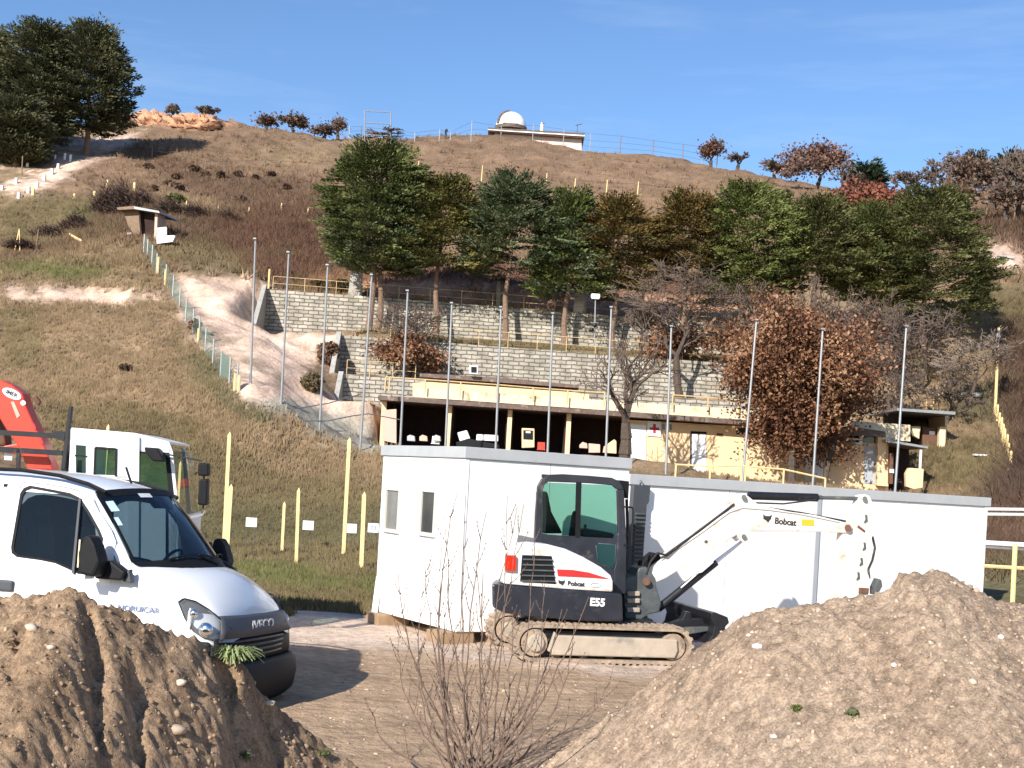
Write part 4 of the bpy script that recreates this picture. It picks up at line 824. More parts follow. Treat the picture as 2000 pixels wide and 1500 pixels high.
# keep panel edges crisp where the windscreen opening is
def vq(s, r):  # station point
    X, D, Zz = ST[s]; return Vector((X[r], D[r], Zz[r]))
def windscreen(o_):
    n = 12; v = []; f = []
    top = [Vector((-.35, .15, 2.055)), Vector((-.2, .5, 2.105)), Vector((-.14, .98, 2.125)), Vector((-.2, VW - .5, 2.105)), Vector((-.35, VW - .15, 2.055))]
    bot = [Vector((.14, .085, 1.385)), Vector((.42, .5, 1.435)), Vector((.52, .98, 1.445)), Vector((.42, VW - .5, 1.435)), Vector((.14, VW - .085, 1.385))]
    def cat(p, t):
        k = t * (len(p) - 1); i = min(int(k), len(p) - 2); u = k - i; a = p[max(i - 1, 0)]; b = p[i]; c = p[i + 1]; d = p[min(i + 2, len(p) - 1)]
        return .5 * ((2 * b) + (c - a) * u + (2 * a - 5 * b + 4 * c - d) * u * u + (3 * b - a - 3 * c + d) * u ** 3)
    return cat, top, bot
cat, wt, wb = windscreen(0)
def wspt(t, s, out=0.0):   # t across 0..1, s bottom..top
    p = cat(wb, t).lerp(cat(wt, t), s); return p + Vector((.75 * out + .02 * sin(pi * s), 0, .6 * out))
def sidey0(z): return .02 + max(0, z - 1.28) * .095
def wspatch(t0, t1, s0, s1, name, material, parent, out=0.0, nt=14, ns=4):
    v = [tuple(wspt(t0 + (t1 - t0) * i / nt, s0 + (s1 - s0) * j / ns, out)) for j in range(ns + 1) for i in range(nt + 1)]
    f = [(j * (nt + 1) + i, j * (nt + 1) + i + 1, (j + 1) * (nt + 1) + i + 1, (j + 1) * (nt + 1) + i) for j in range(ns) for i in range(nt)]
    me = bpy.data.meshes.new(name); me.from_pydata(v, [], f); me.update(); me.polygons.foreach_set('use_smooth', [True] * len(f)); return link(name, me, material, parent)
wso = wspatch(-.01, 1.01, -.02, 1.02, 'windscreen', M['glass_van'], vr, 0.012)
for far in (False, True):   # white windscreen pillars closing the opening to the cab side
    v = []; f = []
    for k in range(9):
        s_ = k / 8 * 1.06 - .03; q_ = wspt(0 if not far else 1, s_, .004); zz = 1.30 + (2.06 - 1.30) * s_; xx = .10 + (-.46 - .10) * s_; yy = sidey0(zz); e_ = Vector((xx, (yy - .006) if not far else VW - yy + .006, zz)); md_ = (q_ + e_) / 2 + Vector((.012, -.012 if not far else .012, .008)); v += [q_, md_, e_]
    for k in range(8):
        for j in range(2): f.append((k * 3 + j, k * 3 + j + 1, k * 3 + j + 4, k * 3 + j + 3))
    MB().add(v, f).build('windscreen_pillar', M['van_white'], vr, smooth=True)
wspatch(0, 1, .94, 1.03, 'windscreen_border', M['black_plastic'], wso, .016, ns=1); wspatch(0, 1, -.03, .05, 'windscreen_border', M['black_plastic'], wso, .016, ns=1)
wspatch(.0, .03, -.03, 1.03, 'windscreen_border', M['black_plastic'], wso, .017, nt=1); wspatch(.97, 1.0, -.03, 1.03, 'windscreen_border', M['black_plastic'], wso, .017, nt=1)
wspatch(.30, .40, .90, .955, 'toll_sticker', M['white'], wso, .02, nt=3, ns=1); wspatch(.04, .10, .74, .88, 'inspection_sticker', M['blue_print'], wso, .019, nt=2, ns=1); wspatch(.03, .065, .55, .66, 'inspection_sticker', M['blue_print'], wso, .019, nt=2, ns=1)
wspatch(.40, .60, .80, .92, 'interior_mirror', M['black_plastic'], wso, -.05, nt=3, ns=1)
# cab interior
MB().box(-1.32, .12, .6, -1.28, VW - .12, 2.1).build('cab_rear_panel', M['black_plastic'], vr); MB().box(-1.27, .06, .6, .3, VW - .06, .9).build('cab_floor', M['black_plastic'], vr)
MB().box(-.2, .15, 1.16, .35, VW - .15, 1.34).build('dashboard', M['grey_plastic'], vr, bevel=.05)
for y in (.28, .98, 1.38):
    st_ = MB(); st_.box(-1.0, y, .95, -.5, y + .42, 1.1); so = st_.build('seat', M['black_plastic'], vr, bevel=.04); MB().prism([(-1.12, 1.05), (-.98, 1.05), (-1.06, 1.75), (-1.16, 1.75)], y + .02, y + .4).build('seat_back', M['grey_plastic'], so, bevel=.04)
    MB().prism([(-1.15, 1.77), (-1.07, 1.77), (-1.08, 1.92), (-1.15, 1.92)], y + .1, y + .32).build('headrest', M['grey_plastic'], so, bevel=.03)
m = MB(); q = [Vector((-.22 + .10 * cos(a), 1.58 + .19 * sin(a), 1.38 + .15 * cos(a))) for a in np.linspace(0, 2 * pi, 18)]; m.path(q, .016, 6); m.build('steering_wheel', M['black_plastic'], vr)
# side windows: proud dark panels following the lean of the cab side
def sidey(z, far): 
    d = .02 + max(0, z - 1.28) * .095; return d if not far else VW - d
def spanel(pts, name, material, parent, far=False, out=.008, th=.02, ppx=True):
    P2 = V.poly(pts, .05) if ppx else pts; n = len(P2); sgn = -1 if not far else 1; v = []
    for x, z in P2: v.append((x, sidey(z, far) + sgn * (out + th), z))
    for x, z in P2: v.append((x, sidey(z, far) + sgn * (out - .012), z))
    f = [tuple(range(n))] + [(i, (i + 1) % n, n + (i + 1) % n, n + i) for i in range(n)] + [tuple(range(2 * n - 1, n - 1, -1))]
    m = MB(); m.add(v, f); return m.build(name, material, parent)
win = [(27,962),(33,952),(45,947),(95,956),(125,962),(146,972),(165,998),(188,1035),(196,1052),(190,1118),(160,1125),(135,1113),(105,1100),(75,1094),(30,1088),(19,1080),(17,1068)]
wpl = V.poly(win, .05)
def inset(pl, k):
    cx = sum(p[0] for p in pl) / len(pl); cz = sum(p[1] for p in pl) / len(pl); return [(cx + (x - cx) * k, cz + (z - cz) * k) for x, z in pl]
for far in (False, True):
    def sring(o1, o2, out, name, material, parent):
        sg_ = -1 if not far else 1; n_ = len(o1); v = [(x, sidey(z, far) + sg_ * out, z) for x, z in o1] + [(x, sidey(z, far) + sg_ * (out + .002), z) for x, z in o2] + [(x, sidey(z, far) + sg_ * (out - .03), z) for x, z in o2]
        return MB().add(v, [(i, (i + 1) % n_, n_ + (i + 1) % n_, n_ + i) for i in range(n_)] + [(n_ + i, n_ + (i + 1) % n_, 2 * n_ + (i + 1) % n_, 2 * n_ + i) for i in range(n_)]).build(name, material, parent)
    cx_ = sum(p[0] for p in wpl) / len(wpl); cz_ = sum(p[1] for p in wpl) / len(wpl)
    big = [(cx_ + (x - cx_) * 1.30 - .02, min(2.035, cz_ + (z - cz_) * (1.16 if z > cz_ else 1.42))) for x, z in wpl]
    sring(big, wpl, .006, 'door_skin', M['van_white'], vr); fr = sring(wpl, inset(wpl, .93), .009, 'window_frame', M['black_plastic'], vr)
    pn_ = inset(wpl, .945); MB().add([(x, sidey(z, far) + (-1 if not far else 1) * .003, z) for x, z in pn_], [tuple(range(len(pn_)))]).build('side_window', M['glass_side'], fr)
    spanel([(145,972),(149,973),(146,1122),(141,1118)], 'window_divider', M['grey_plastic'], fr, far, .018, .016)
# door shut lines
def seam(pts, w_=.006, name='door_gap'):
    q = V.poly(pts, .0); m = MB()
    for i in range(len(q) - 1):
        a = Vector((q[i][0], sidey(q[i][1], False) - .004, q[i][1])); b = Vector((q[i + 1][0], sidey(q[i + 1][1], False) - .004, q[i + 1][1])); m.cyl(a, b, w_, n=5)
    m.build(name, M['trim_grey'], vr)
seam([(17,935),(12,1000),(0,1060),(-12,1180)]); seam([(17,935),(60,938),(110,945),(140,955),(165,975),(200,1040)], .005); seam([(223,1152),(222,1230)], .004)
# wheels
def wheel(name, parent, c, r, wd, axis_y=1):
    m = MB(); m.cyl((c[0], c[1], c[2]), (c[0], c[1] + wd, c[2]), r, n=28); o = m.build('wheel', M['rubber'], parent, bevel=.03)
    MB().cyl((c[0], c[1] - .012, c[2]), (c[0], c[1] + wd + .012, c[2]), r * .6, n=20).build('rim', M['galv'], o, bevel=.01); return o
for x in (.35, -3.0):
    for y in (.06, VW - .28): wheel('w', vr, (x, y, .35), .35, .22)
# lower body dark parts
def front_strip(rows, name, material, parent, ny=24, bevel=0, y0=.0, y1=VW, xoff=0, thick=None):
    """rows: list of (z, x_centre, x_side, curve power); makes a curved skin between rows, wrapping the nose"""
    v = []; f = []
    for z, xc, xs, yin in rows:
        for i in range(ny + 1):
            t = i / ny; y = y0 + (y1 - y0) * t; k = abs(2 * (y / VW) - 1); x = xc + (xs - xc) * k ** 2.6 + xoff
            yy = y if k < .999 else y; yy = VW / 2 + (y - VW / 2) * (1 - yin)
            v.append((x, yy, z))
    n = ny + 1
    for j in range(len(rows) - 1):
        for i in range(ny): f.append((j * n + i, j * n + i + 1, (j + 1) * n + i + 1, (j + 1) * n + i))
    me = bpy.data.meshes.new(name); me.from_pydata(v, [], f); me.update(); me.polygons.foreach_set('use_smooth', [True] * len(f)); o = link(name, me, material, parent)
    if thick: md = o.modifiers.new('t', 'SOLIDIFY'); md.thickness = thick; md.offset = -1
    return o
gp = front_strip([(.955, 1.06, .99, .20), (.93, 1.08, 1.02, .18), (.84, 1.11, 1.05, .15), (.76, 1.13, 1.07, .10)], 'grille_panel', M['grey_plastic'], vr, thick=.03)
front_strip([(.77, 1.11, 1.03, .07), (.62, 1.12, 1.04, .05), (.50, 1.12, 1.04, .05)], 'grille', M['black_plastic'], vr, thick=.03)
for z in (.73, .68, .63, .58): front_strip([(z + .012, 1.145, 1.07, .25), (z - .012, 1.15, 1.07, .25)], 'grille_bar', M['black_metal'], gp, thick=.02)
bp_ = front_strip([(.50, 1.13, 1.05, .05), (.46, 1.16, 1.09, .03), (.34, 1.19, 1.10, .0), (.18, 1.17, 1.08, .02), (.13, 1.12, 1.03, .05)], 'bumper', M['black_plastic'], vr, thick=.05)
front_strip([(.94, 1.06, .97, .15), (.60, 1.09, .97, .03), (.22, 1.09, .97, .03)], 'nose_backing', M['black_plastic'], vr, xoff=-.05)
MB().box(.55, .0, .22, 1.02, .06, .74).build('bumper_side', M['black_plastic'], vr, bevel=.03); MB().box(.55, VW - .06, .22, 1.02, VW, .74).build('bumper_side', M['black_plastic'], vr, bevel=.03)
MB().box(1.192, .78, .24, 1.205, 1.24, .36).build('number_plate', M['white'], bp_, bevel=.004)
text('badge', 'IVECO', .13, (1.137, .98, .865), (pi / 2, 0, pi / 2), M['white'], gp, .003, 1.5); text('plate_number', '1735', .09, (1.21, 1.01, .30), (pi / 2, 0, pi / 2), M['text_dark'], bp_, .001, 1.2)
# headlamps: curved lens from side to nose
def lamp(far):
    sd = (lambda y: VW - y) if far else (lambda y: y)
    pts = [(.68,-.004,1.095),(.72,.01,1.13),(.82,.04,1.11),(.93,.10,1.04),(1.02,.18,.95),(1.09,.31,.85),(1.125,.42,.765),(1.12,.27,.735),(1.06,.10,.74),(.95,.0,.78),(.86,-.012,.83),(.76,-.012,.95)]
    c = Vector((0.94, .02, .92)); v = [(p[0] + .012, sd(p[1] - .006), p[2]) for p in pts] + [(c.x + .05, sd(c.y - .02), c.z)]
    n = len(pts); f = [(i, (i + 1) % n, n) for i in range(n)]
    bk = MB(); bk.add([(p[0] - .02, sd(p[1] + .015), p[2]) for p in pts] + [(c.x - .06, sd(c.y + .07), c.z)], f); lo = bk.build('headlight', M['grey_plastic'], vr)
    MB().add(v, f).build('lens', M['glass_lamp'], lo, smooth=True)
    MB().ell((.96, sd(.02), .855), (.075, .05, .07)).build('reflector', M['chrome'], lo, smooth=True); MB().ell((.83, sd(.012), 1.00), (.05, .035, .045)).build('reflector', M['chrome'], lo, smooth=True)
    MB().ell((.80, sd(.0), .95), (.022, .014, .10)).build('indicator', M['white'], lo, smooth=True)
    rim = MB(); rim.path([Vector((p[0] + .01, sd(p[1] - .006), p[2])) for p in pts[:6]], .008, 5); rim.build('lens_rim', M['black_plastic'], lo)
lamp(False); lamp(True)
# mirrors
def van_mirror(far):
    g = -1 if not far else 1; y0 = -.02 if not far else VW + .02
    m = MB(); x0 = -.18 if not far else -.02
    hs = MB().prism([(x0 - .02, 1.30), (x0 + .14, 1.28), (x0 + .19, 1.42), (x0 + .13, 1.58), (x0 + .07, 1.67), (x0, 1.66), (x0 - .04, 1.5)], y0 + g * (.10 if not far else .22), y0 + g * (.30 if not far else .42)).build('mirror', M['black_plastic'], vr, bevel=.03)
    MB().box(x0 - .05, y0 + g * .13, 1.36, x0 - .035, y0 + g * .27, 1.62).build('mirror_glass', M['chrome'], hs)
    MB().prism([(x0 + .05, 1.26), (x0 + .33, 1.26), (x0 + .36, 1.34), (x0 + .2, 1.44), (x0 + .05, 1.42)], y0 - g * .01, y0 + g * .12).build('mirror_arm', M['black_plastic'], hs, bevel=.02)
    MB().box(x0 - .05, y0 + g * .11, 1.255, x0 + .05, y0 + g * .29, 1.30).build('indicator', M['truck_white'], hs, bevel=.01)
    MB().prism([(x0 + .31, 1.25), (x0 + .40, 1.24), (x0 + .37, 1.37), (x0 + .32, 1.33)], y0 - g * .012, y0 + g * .06).build('arm_cover', M['grey_plastic'], hs, bevel=.01)
van_mirror(False); van_mirror(True)
# roof rails, aerial, wipers, handle, lettering
for far in (False, True):
    sd = (lambda y: VW - y) if far else (lambda y: y); m = MB()
    m.path([Vector((x, sd(y), z)) for x, y, z in [(-3.2,.15,2.22),(-1.15,.15,2.245),(-.75,.16,2.215),(-.45,.18,2.15),(-.27,.205,2.08)]], .022, 6); m.build('roof_rail', M['black_plastic'], vr)
MB().cyl((-.42, 1.0, 2.18), (-.50, 1.0, 2.36), .012, n=6).build('aerial', M['black_plastic'], vr)
for t0 in (.18, .52):
    m = MB(); pts = [wspt(t0 + .34 * k / 8, .03 + .05 * sin(pi * k / 8), .045) for k in range(9)]; m.path(pts, .010, 5); pb = wspt(t0 + .34, .0, .04); m.path([wspt(t0 + .36, -.05, .03), wspt(t0 + .2, .07, .05)], .013, 5); m.build('wiper', M['black_plastic'], vr)
wspatch(.02, .98, -.09, .04, 'wiper_cowl', M['black_plastic'], vr, .022, ns=1)
hx, hz = vs(6, 1144); MB().box(hx - .16, -.035, hz - .055, hx + .09, .01, hz + .055).build('door_handle', M['grey_plastic'], vr, bevel=.02)
tx, tz = vs(263, 1190, 0); text('lettering', 'NORUICAR', .075, (tx + .02, -.010, tz), (pi / 2, 0, 0), M['text_blue'], vr, .001, 1.1)
# cargo bed behind the cab
MB().box(-6.2, -.02, .75, -3.45, VW + .02, 1.15).build('load_bed', M['truck_white'], vr, bevel=.02)

# ================================================================== crane truck behind the van
Tk = Frame(300, 17.6, -6)
tr = Tk.root('crane_truck', 'white crew cab truck carrying a red loading crane, parked behind the van', 'truck')
def tp(pts, off, thick, name, material, parent=None, bevel=0.0): return MB().prism(Tk.poly(pts, off), off, off + thick).build(name, material, parent or tr, bevel=bevel)
def ring(fr, outer, holes_x, off, thick, name, material, parent, bevel=0): pass
# cab body as boxes round real openings
side = [(138,838),(200,841),(245,846),(262,850)]
for off in (0.0, 2.2):
    tp([(138,838),(262,850),(262,878),(138,868)], off, .06, 'roof_side', M['truck_white']); tp([(138,868),(148,869),(148,935),(140,935)], off, .06, 'cab_pillar', M['truck_white'])
    tp([(168,871),(186,872),(184,935),(168,935)], off, .06, 'cab_pillar', M['truck_white']); tp([(226,875),(262,878),(262,935),(225,935)], off, .06, 'cab_pillar', M['truck_white'])
    tp([(140,925),(262,930),(266,1150),(140,1140)], off, .06, 'cab_side', M['truck_white'])
    tp([(262,851),(326,862),(334,884),(272,882)], off, .06, 'roof_side', M['truck_white']); tp([(250,850),(272,853),(270,1150),(248,1140)], off + (-.04 if off == 0 else .05), .05, 'door_pillar', M['truck_white'])
    tp([(322,884),(330,884),(345,1010),(334,1010)], off, .06, 'door_pillar', M['black_plastic']); tp([(262,975),(338,985),(345,1010),(350,1150),(262,1150)], off, .06, 'door', M['truck_white'])
    tp([(148,870),(168,871),(168,925),(148,924)], off + .02, .01, 'window', M['glass_green']); tp([(186,873),(226,875),(225,930),(184,928)], off + .02, .01, 'window', M['glass_green']); tp([(271,880),(324,884),(335,985),(270,976)], off + .02, .01, 'window', M['glass_green'])
    for pl in ([(184,874),(229,876),(229,880),(184,878)], [(184,878),(188,878),(186,930),(182,930)], [(225,880),(229,880),(228,930),(224,930)], [(146,888),(170,890),(170,893),(146,891)], [(271,881),(322,885),(322,890),(271,886)], [(269,886),(274,886),(273,975),(268,975)]): tp(pl, off - .012 if off == 0 else off + .06, .012, 'window_seal', M['black_plastic'])
c0 = Tk.xz(138, 838); c1 = Tk.xz(262, 850); c2 = Tk.xz(326, 862)
m = MB(); m.add([(c0[0], .05, c0[1] - .02), (c1[0], .05, c1[1] - .02), (c2[0], .05, c2[1] - .03), (c2[0], 2.2, c2[1] - .03), (c1[0], 2.2, c1[1] - .02), (c0[0], 2.2, c0[1] - .02), (c0[0], .05, c0[1] + .02), (c1[0], .05, c1[1] + .03), (c2[0], .05, c2[1]), (c2[0], 2.2, c2[1]), (c1[0], 2.2, c1[1] + .03), (c0[0], 2.2, c0[1] + .02)],
    [(0, 5, 4, 1), (1, 4, 3, 2), (6, 7, 10, 11), (7, 8, 9, 10), (8, 2, 3, 9), (6, 11, 5, 0), (0, 1, 7, 6), (1, 2, 8, 7), (3, 4, 10, 9), (4, 5, 11, 10)]); m.build('roof', M['truck_white'], tr)
f0 = Tk.xz(333, 882, .0); f1 = Tk.xz(347, 1008, 0)
m = MB(); m.add([(f0[0] - .0, .06, f0[1]), (f1[0] - .0, .06, f1[1]), (f1[0] + .04, 1.1, f1[1]), (f0[0] + .04, 1.1, f0[1] + .02), (f1[0], 2.2, f1[1]), (f0[0], 2.2, f0[1])], [(0, 1, 2, 3), (3, 2, 4, 5)]); m.build('windscreen', M['glass_green'], tr)
tp([(326,862),(331,884),(345,1010),(350,1010),(337,882),(330,863)], 0, .06, 'windscreen_pillar', M['truck_white']); tp([(352,875),(356,888),(366,1010),(374,1010),(364,886),(358,874)], 2.17, .08, 'windscreen_pillar', M['truck_white'])
m = MB(); fx, fz = Tk.xz(349, 1008); m.box(fx - .15, .0, .6, fx + .02, 2.25, fz).build('front_panel', M['truck_white'], tr, bevel=.03); MB().box(c0[0], .03, .5, c0[0] + .05, 2.2, c0[1] - .03).build('rear_wall', M['truck_white'], tr)
MB().box(fx - .3, .1, fz - .2, fx - .1, 2.1, fz - .02).build('dashboard', M['black_plastic'], tr, bevel=.03)
for y in (.3, 1.3):
    so = MB().box(fx - 1.1, y, 1.3, fx - .6, y + .5, 1.45).build('seat', M['black_plastic'], tr, bevel=.04); MB().box(fx - 1.15, y, 1.4, fx - 1.02, y + .5, 2.1).build('seat_back', M['black_plastic'], so, bevel=.04)
vo = tp([(281,873),(308,875),(322,902),(299,901),(284,886)], -.25, .25, 'wide_angle_mirror', M['black_plastic'], bevel=.02)
tp([(322,885),(395,899),(395,902),(322,888)], -.1, .03, 'mirror_arm', M['black_metal']); tp([(398,902),(401,903),(398,995),(395,995)], -.12, .03, 'mirror_arm', M['black_metal']); tp([(360,1011),(396,1003),(400,995),(400,1000),(396,1007),(362,1015)], -.12, .03, 'mirror_arm', M['galv'])
mr = tp([(387,904),(407,905),(407,930),(386,929)], -.28, .22, 'mirror', M['black_plastic'], bevel=.02); mr2 = tp([(389,936),(406,935),(404,987),(385,986)], -.28, .22, 'mirror', M['black_plastic'], bevel=.02)
cx0 = Tk.xz(-140, 900)[0]
MB().box(cx0 - 1.5, .7, .75, fx - .2, 1.5, 1.0).build('chassis', M['black_metal'], tr); MB().box(cx0 - 3, -.05, 1.0, c0[0] - 1.2, 2.3, 1.5).build('load_bed', M['grey_plastic'], tr, bevel=.02)
for x in (fx - 1.2, c0[0] - 2.4, c0[0] - 3.6):
    for y in (.0, 1.95): wheel('w', tr, (x, y, .48), .48, .28)
# crane
ca = MB().prism(Tk.poly([(-60,735),(-20,738),(2,742),(24,752),(44,768),(52,795),(64,822),(86,868),(104,918),(54,918),(38,876),(14,842),(-4,812),(-60,800)], .75), .75, 1.15).build('crane_arm', M['red_paint'], tr, bevel=.02)
MB().prism(Tk.poly([(10,870),(56,862),(60,880),(45,890),(-10,880)], 1.2), 1.2, 1.5).build('crane_column', M['red_paint'], tr, bevel=.02)
q = Tk.xz(23, 769, .74); el = [(q[0] + .135 * cos(a) * .93 + .06 * sin(a) * .37, q[1] - .135 * cos(a) * .37 + .065 * sin(a) * .93) for a in np.linspace(0, 2 * pi, 20)[:-1]]
dc = MB().prism(el, .738, .748).build('maker_decal', M['white'], ca); text('decal_text', 'IMER', .075, (q[0], .735, q[1]), (pi / 2, radians(22), 0), M['text_dark'], dc, .002)
q2 = Tk.xz(45, 787, .74); MB().prism([(q2[0] + .035 * cos(a), q2[1] + .035 * sin(a)) for a in np.linspace(0, 2 * pi, 12)[:-1]], .74, .748).build('round_decal', M['white'], ca)
MB().prism(Tk.poly([(21,785),(27,784),(39,812),(33,817)], .74), .74, .748).build('white_decal', M['stucco_pink'], ca)
for (x, y) in ((66, 834), (80, 862), (97, 905)): MB().prism(Tk.poly([(x - 3,y - 6),(x + 1,y - 7),(x + 5,y + 4),(x + 1,y + 6)], .74), .74, .748).build('arrow_decal', M['red_decal'], ca)
MB().prism(Tk.poly([(62,778),(70,774),(78,784),(73,792)], .9), .9, 1.0).build('pin_boss', M['rust'], ca)
MB().prism(Tk.poly([(-60,812),(-2,812),(8,840),(12,870),(-60,870)], 1.25), 1.25, 1.6).build('crane_cylinder', M['rust'], tr, bevel=.03)
# protective frame
tp([(134,793),(141,793),(127,918),(118,918)], .15, .09, 'guard_post', M['black_metal'], bevel=.008); tp([(-60,836),(125,847),(125,857),(-60,846)], .17, .07, 'guard_rail', M['black_metal']); tp([(-60,868),(122,880),(121,890),(-60,880)], .17, .07, 'guard_rail', M['black_metal'])
tp([(32,878),(39,878),(37,918),(31,918)], .17, .07, 'guard_post', M['black_metal']); tp([(8,886),(24,887),(23,899),(8,898)], .6, .05, 'work_light', M['white'])
tp([(100,841),(128,843),(124,862),(108,856)], .16, .09, 'guard_bracket', M['black_metal']); tp([(126,866),(143,890),(152,892),(152,925),(120,925)], .3, .25, 'cab_stay', M['black_metal'])

# ================================================================== excavator
X_ = Frame(1180, 18.0, -14)
ex = X_.root('mini_excavator', 'white and black tracked mini excavator with bent arm in front of the containers', 'excavator')
def xp(pts, off, thick, name, material, parent=None, bevel=0.0, smooth=False): return MB().prism(X_.poly(pts, off), off, off + thick).build(name, material, parent or ex, bevel=bevel)
tx0, tz0 = X_.xz(1008, 1255); tx1 = X_.xz(1352, 1260)[0]
zt_ = .50
def stadium(x0, x1, r, zc, n=10, rx=None):
    p = []
    for i in range(n + 1): a = -pi / 2 + pi * i / n; p.append((x1 - r + r * cos(a), zc + r * sin(a)))
    for i in range(n + 1): a = pi / 2 + pi * i / n; p.append((x0 + r + r * cos(a), zc + r * sin(a)))
    return p
for k, off in enumerate((0.0, 1.45)):
    W2 = .38; r_ = .25; out_ = stadium(tx0, tx1, r_, r_ + .01); inn = stadium(tx0 + .045, tx1 - .045, r_ - .045, r_ + .01); n = len(out_)
    m = MB(); v = [(x, off, z) for x, z in out_] + [(x, off, z) for x, z in inn] + [(x, off + W2, z) for x, z in out_] + [(x, off + W2, z) for x, z in inn]; f = []
    for i in range(n):
        j = (i + 1) % n; f += [(i, j, n + j, n + i), (2 * n + j, 2 * n + i, 3 * n + i, 3 * n + j), (j, i, 2 * n + i, 2 * n + j), (n + i, n + j, 3 * n + j, 3 * n + i)]
    m.add(v, f); tk = m.build('track', M['mud'], ex)
    # cleats
    m = MB(); per = []; tot = 0; pts = out_ + [out_[0]]; dense = []
    for i in range(len(pts) - 1):
        a = Vector((pts[i][0], 0, pts[i][1])); b = Vector((pts[i + 1][0], 0, pts[i + 1][1])); L_ = (b - a).length; dense.append((a, b, L_))
    step = .10; s_ = 0
    for a, b, L_ in dense:
        while s_ < L_:
            c = a.lerp(b, s_ / L_); t = (b - a).normalized(); nn = Vector((t.z, 0, -t.x)); s_ += step
            q = [c - t * .028 - nn * .0, c + t * .028, c + t * .018 + nn * .03, c - t * .018 + nn * .03]
            m.add([(p.x, off - .004, p.z) for p in q] + [(p.x, off + W2 + .004, p.z) for p in q], [(0, 1, 2, 3), (7, 6, 5, 4), (0, 4, 5, 1), (1, 5, 6, 2), (2, 6, 7, 3), (3, 7, 4, 0)])
        s_ -= L_
    m.build('track_cleats', M['mud'], tk)
    sp = MB().cyl((tx0 + .26, off + .02, .26), (tx0 + .26, off + W2 - .03, .26), .185, n=20).build('sprocket', M['mud'], ex, bevel=.01); MB().cyl((tx0 + .27, off - .03, .26), (tx0 + .27, off + .03, .26), .12, n=18).build('hub', M['mudpanel'], sp, bevel=.02)
    MB().cyl((tx1 - .26, off + .05, .25), (tx1 - .26, off + W2 - .03, .25), .185, n=20).build('idler', M['mud'], ex, bevel=.01)
    MB().prism([(tx0 + .50, .10), (tx1 - .24, .10), (tx1 - .20, .2), (tx1 - .22, .36), (tx0 + .58, .37), (tx0 + .50, .32)], off + .0, off + .1).build('track_frame', M['mudpanel'], ex, bevel=.02)
    MB().box(tx0 + .42, off + .11, .10, tx1 - .3, off + W2 - .05, .42).build('track_frame_core', M['black_metal'], ex)
    for i in range(4): MB().cyl((tx0 + .6 + i * .38, off + .12, .13), (tx0 + .6 + i * .38, off + W2 - .03, .13), .085, n=12).build('roller', M['mud'], ex)
    MB().prism([(tx0 + .44, .16), (tx0 + .47, .14), (tx0 + .56, .38), (tx0 + .52, .42)], off - .02, off + .04).build('step_bracket', M['mudpanel'], ex, bevel=.01)
xc = (tx0 + tx1) / 2
MB().box(tx0 + .5, .36, .28, tx1 - .4, 1.46, .55).build('undercarriage', M['black_metal'], ex, bevel=.02)
# rotating house
zH = X_.xz(1100, 1207, .1)[1]
MB().cyl((xc - .1, .92, .5), (xc - .1, .92, zH), .45, n=24).build('slew_ring', M['black_metal'], ex)
def xtaper(pts, slices, name, material, bevel=0.0):
    P2 = X_.poly(pts, slices[0][0]); n = len(P2); xm = sorted(p[0] for p in P2)[n // 2]; xl = min(p[0] for p in P2); m = MB(); v = []
    for y, sh, dzz in slices:
        for x, z in P2:
            k = max(0, min(1, (xm + .5 - x) / (xm + .5 - xl))); v.append((x + sh * k, y, z + dzz * k))
    f = [tuple(range(n))] + [(j * n + i, (j + 1) * n + i, (j + 1) * n + (i + 1) % n, j * n + (i + 1) % n) for j in range(len(slices) - 1) for i in range(n)] + [tuple(range(len(v) - 1, len(v) - n - 1, -1))]
    m.add(v, f); return m.build(name, material, ex, bevel=bevel)
TP = [(.05, 0.0, 0), (.35, .07, 0), (.75, .20, 0), (1.2, .36, 0), (1.55, .55, 0), (1.8, .85, 0)]
cw = xtaper([(961,1140),(1040,1147),(1196,1158),(1216,1160),(1218,1214),(1150,1214),(1050,1206),(985,1198),(962,1186)], TP, 'counterweight', M['cab_black'], bevel=.03)
hood = xp([(983,1141),(982,1075),(1000,1066),(1042,1061),(1070,1063),(1105,1072),(1140,1088),(1175,1108),(1194,1124),(1198,1135),(1198,1157),(1100,1151)], .06, .42, 'engine_hood', M['exc_white'], bevel=.035)
xtaper([(983,1141),(982,1078),(992,1066),(1042,1061),(1044,1145)], [(.49, .10, 0), (.9, .22, 0), (1.3, .40, 0), (1.6, .6, 0), (1.78, .85, 0)], 'rear_hood', M['exc_white'], bevel=.02)
gl = xp([(1020,1084),(1078,1086),(1086,1141),(1016,1136)], .045, .03, 'engine_grille', M['black_plastic'], bevel=.01)
for i in range(5):
    y = 1091 + i * 10.5; xp([(1022 - i * .8,y),(1080 + i * 1.2,y + 1.5),(1081 + i * 1.2,y + 4.5),(1022 - i * .8,y + 3)], .025, .03, 'grille_bar', M['exc_grey'], gl, bevel=.004)
xp([(1088,1112),(1118,1113),(1150,1118),(1192,1131),(1150,1128),(1090,1125)], .048, .014, 'red_stripe', M['red_decal'], hood)
tl = xp([(988,1084),(1009,1085),(1008,1116),(987,1115)], .0, .07, 'tail_light', M['red_light'], bevel=.012)
def xt(s_, px, py, off, size, material, parent, bold=.0, sx=1.0, rot=0): x, z = X_.xz(px, py, off); return text('lettering', s_, size, (x, off, z), (pi / 2, radians(rot), 0), material, parent, bold, sx)
xt('Bobcat', 1125, 1140.5, .050, .085, M['text_dark'], hood, .003, 1.0, 1.5)
xt('E55', 1167, 1177, .040, .145, M['white'], cw, .006, 1.0, 1.5)
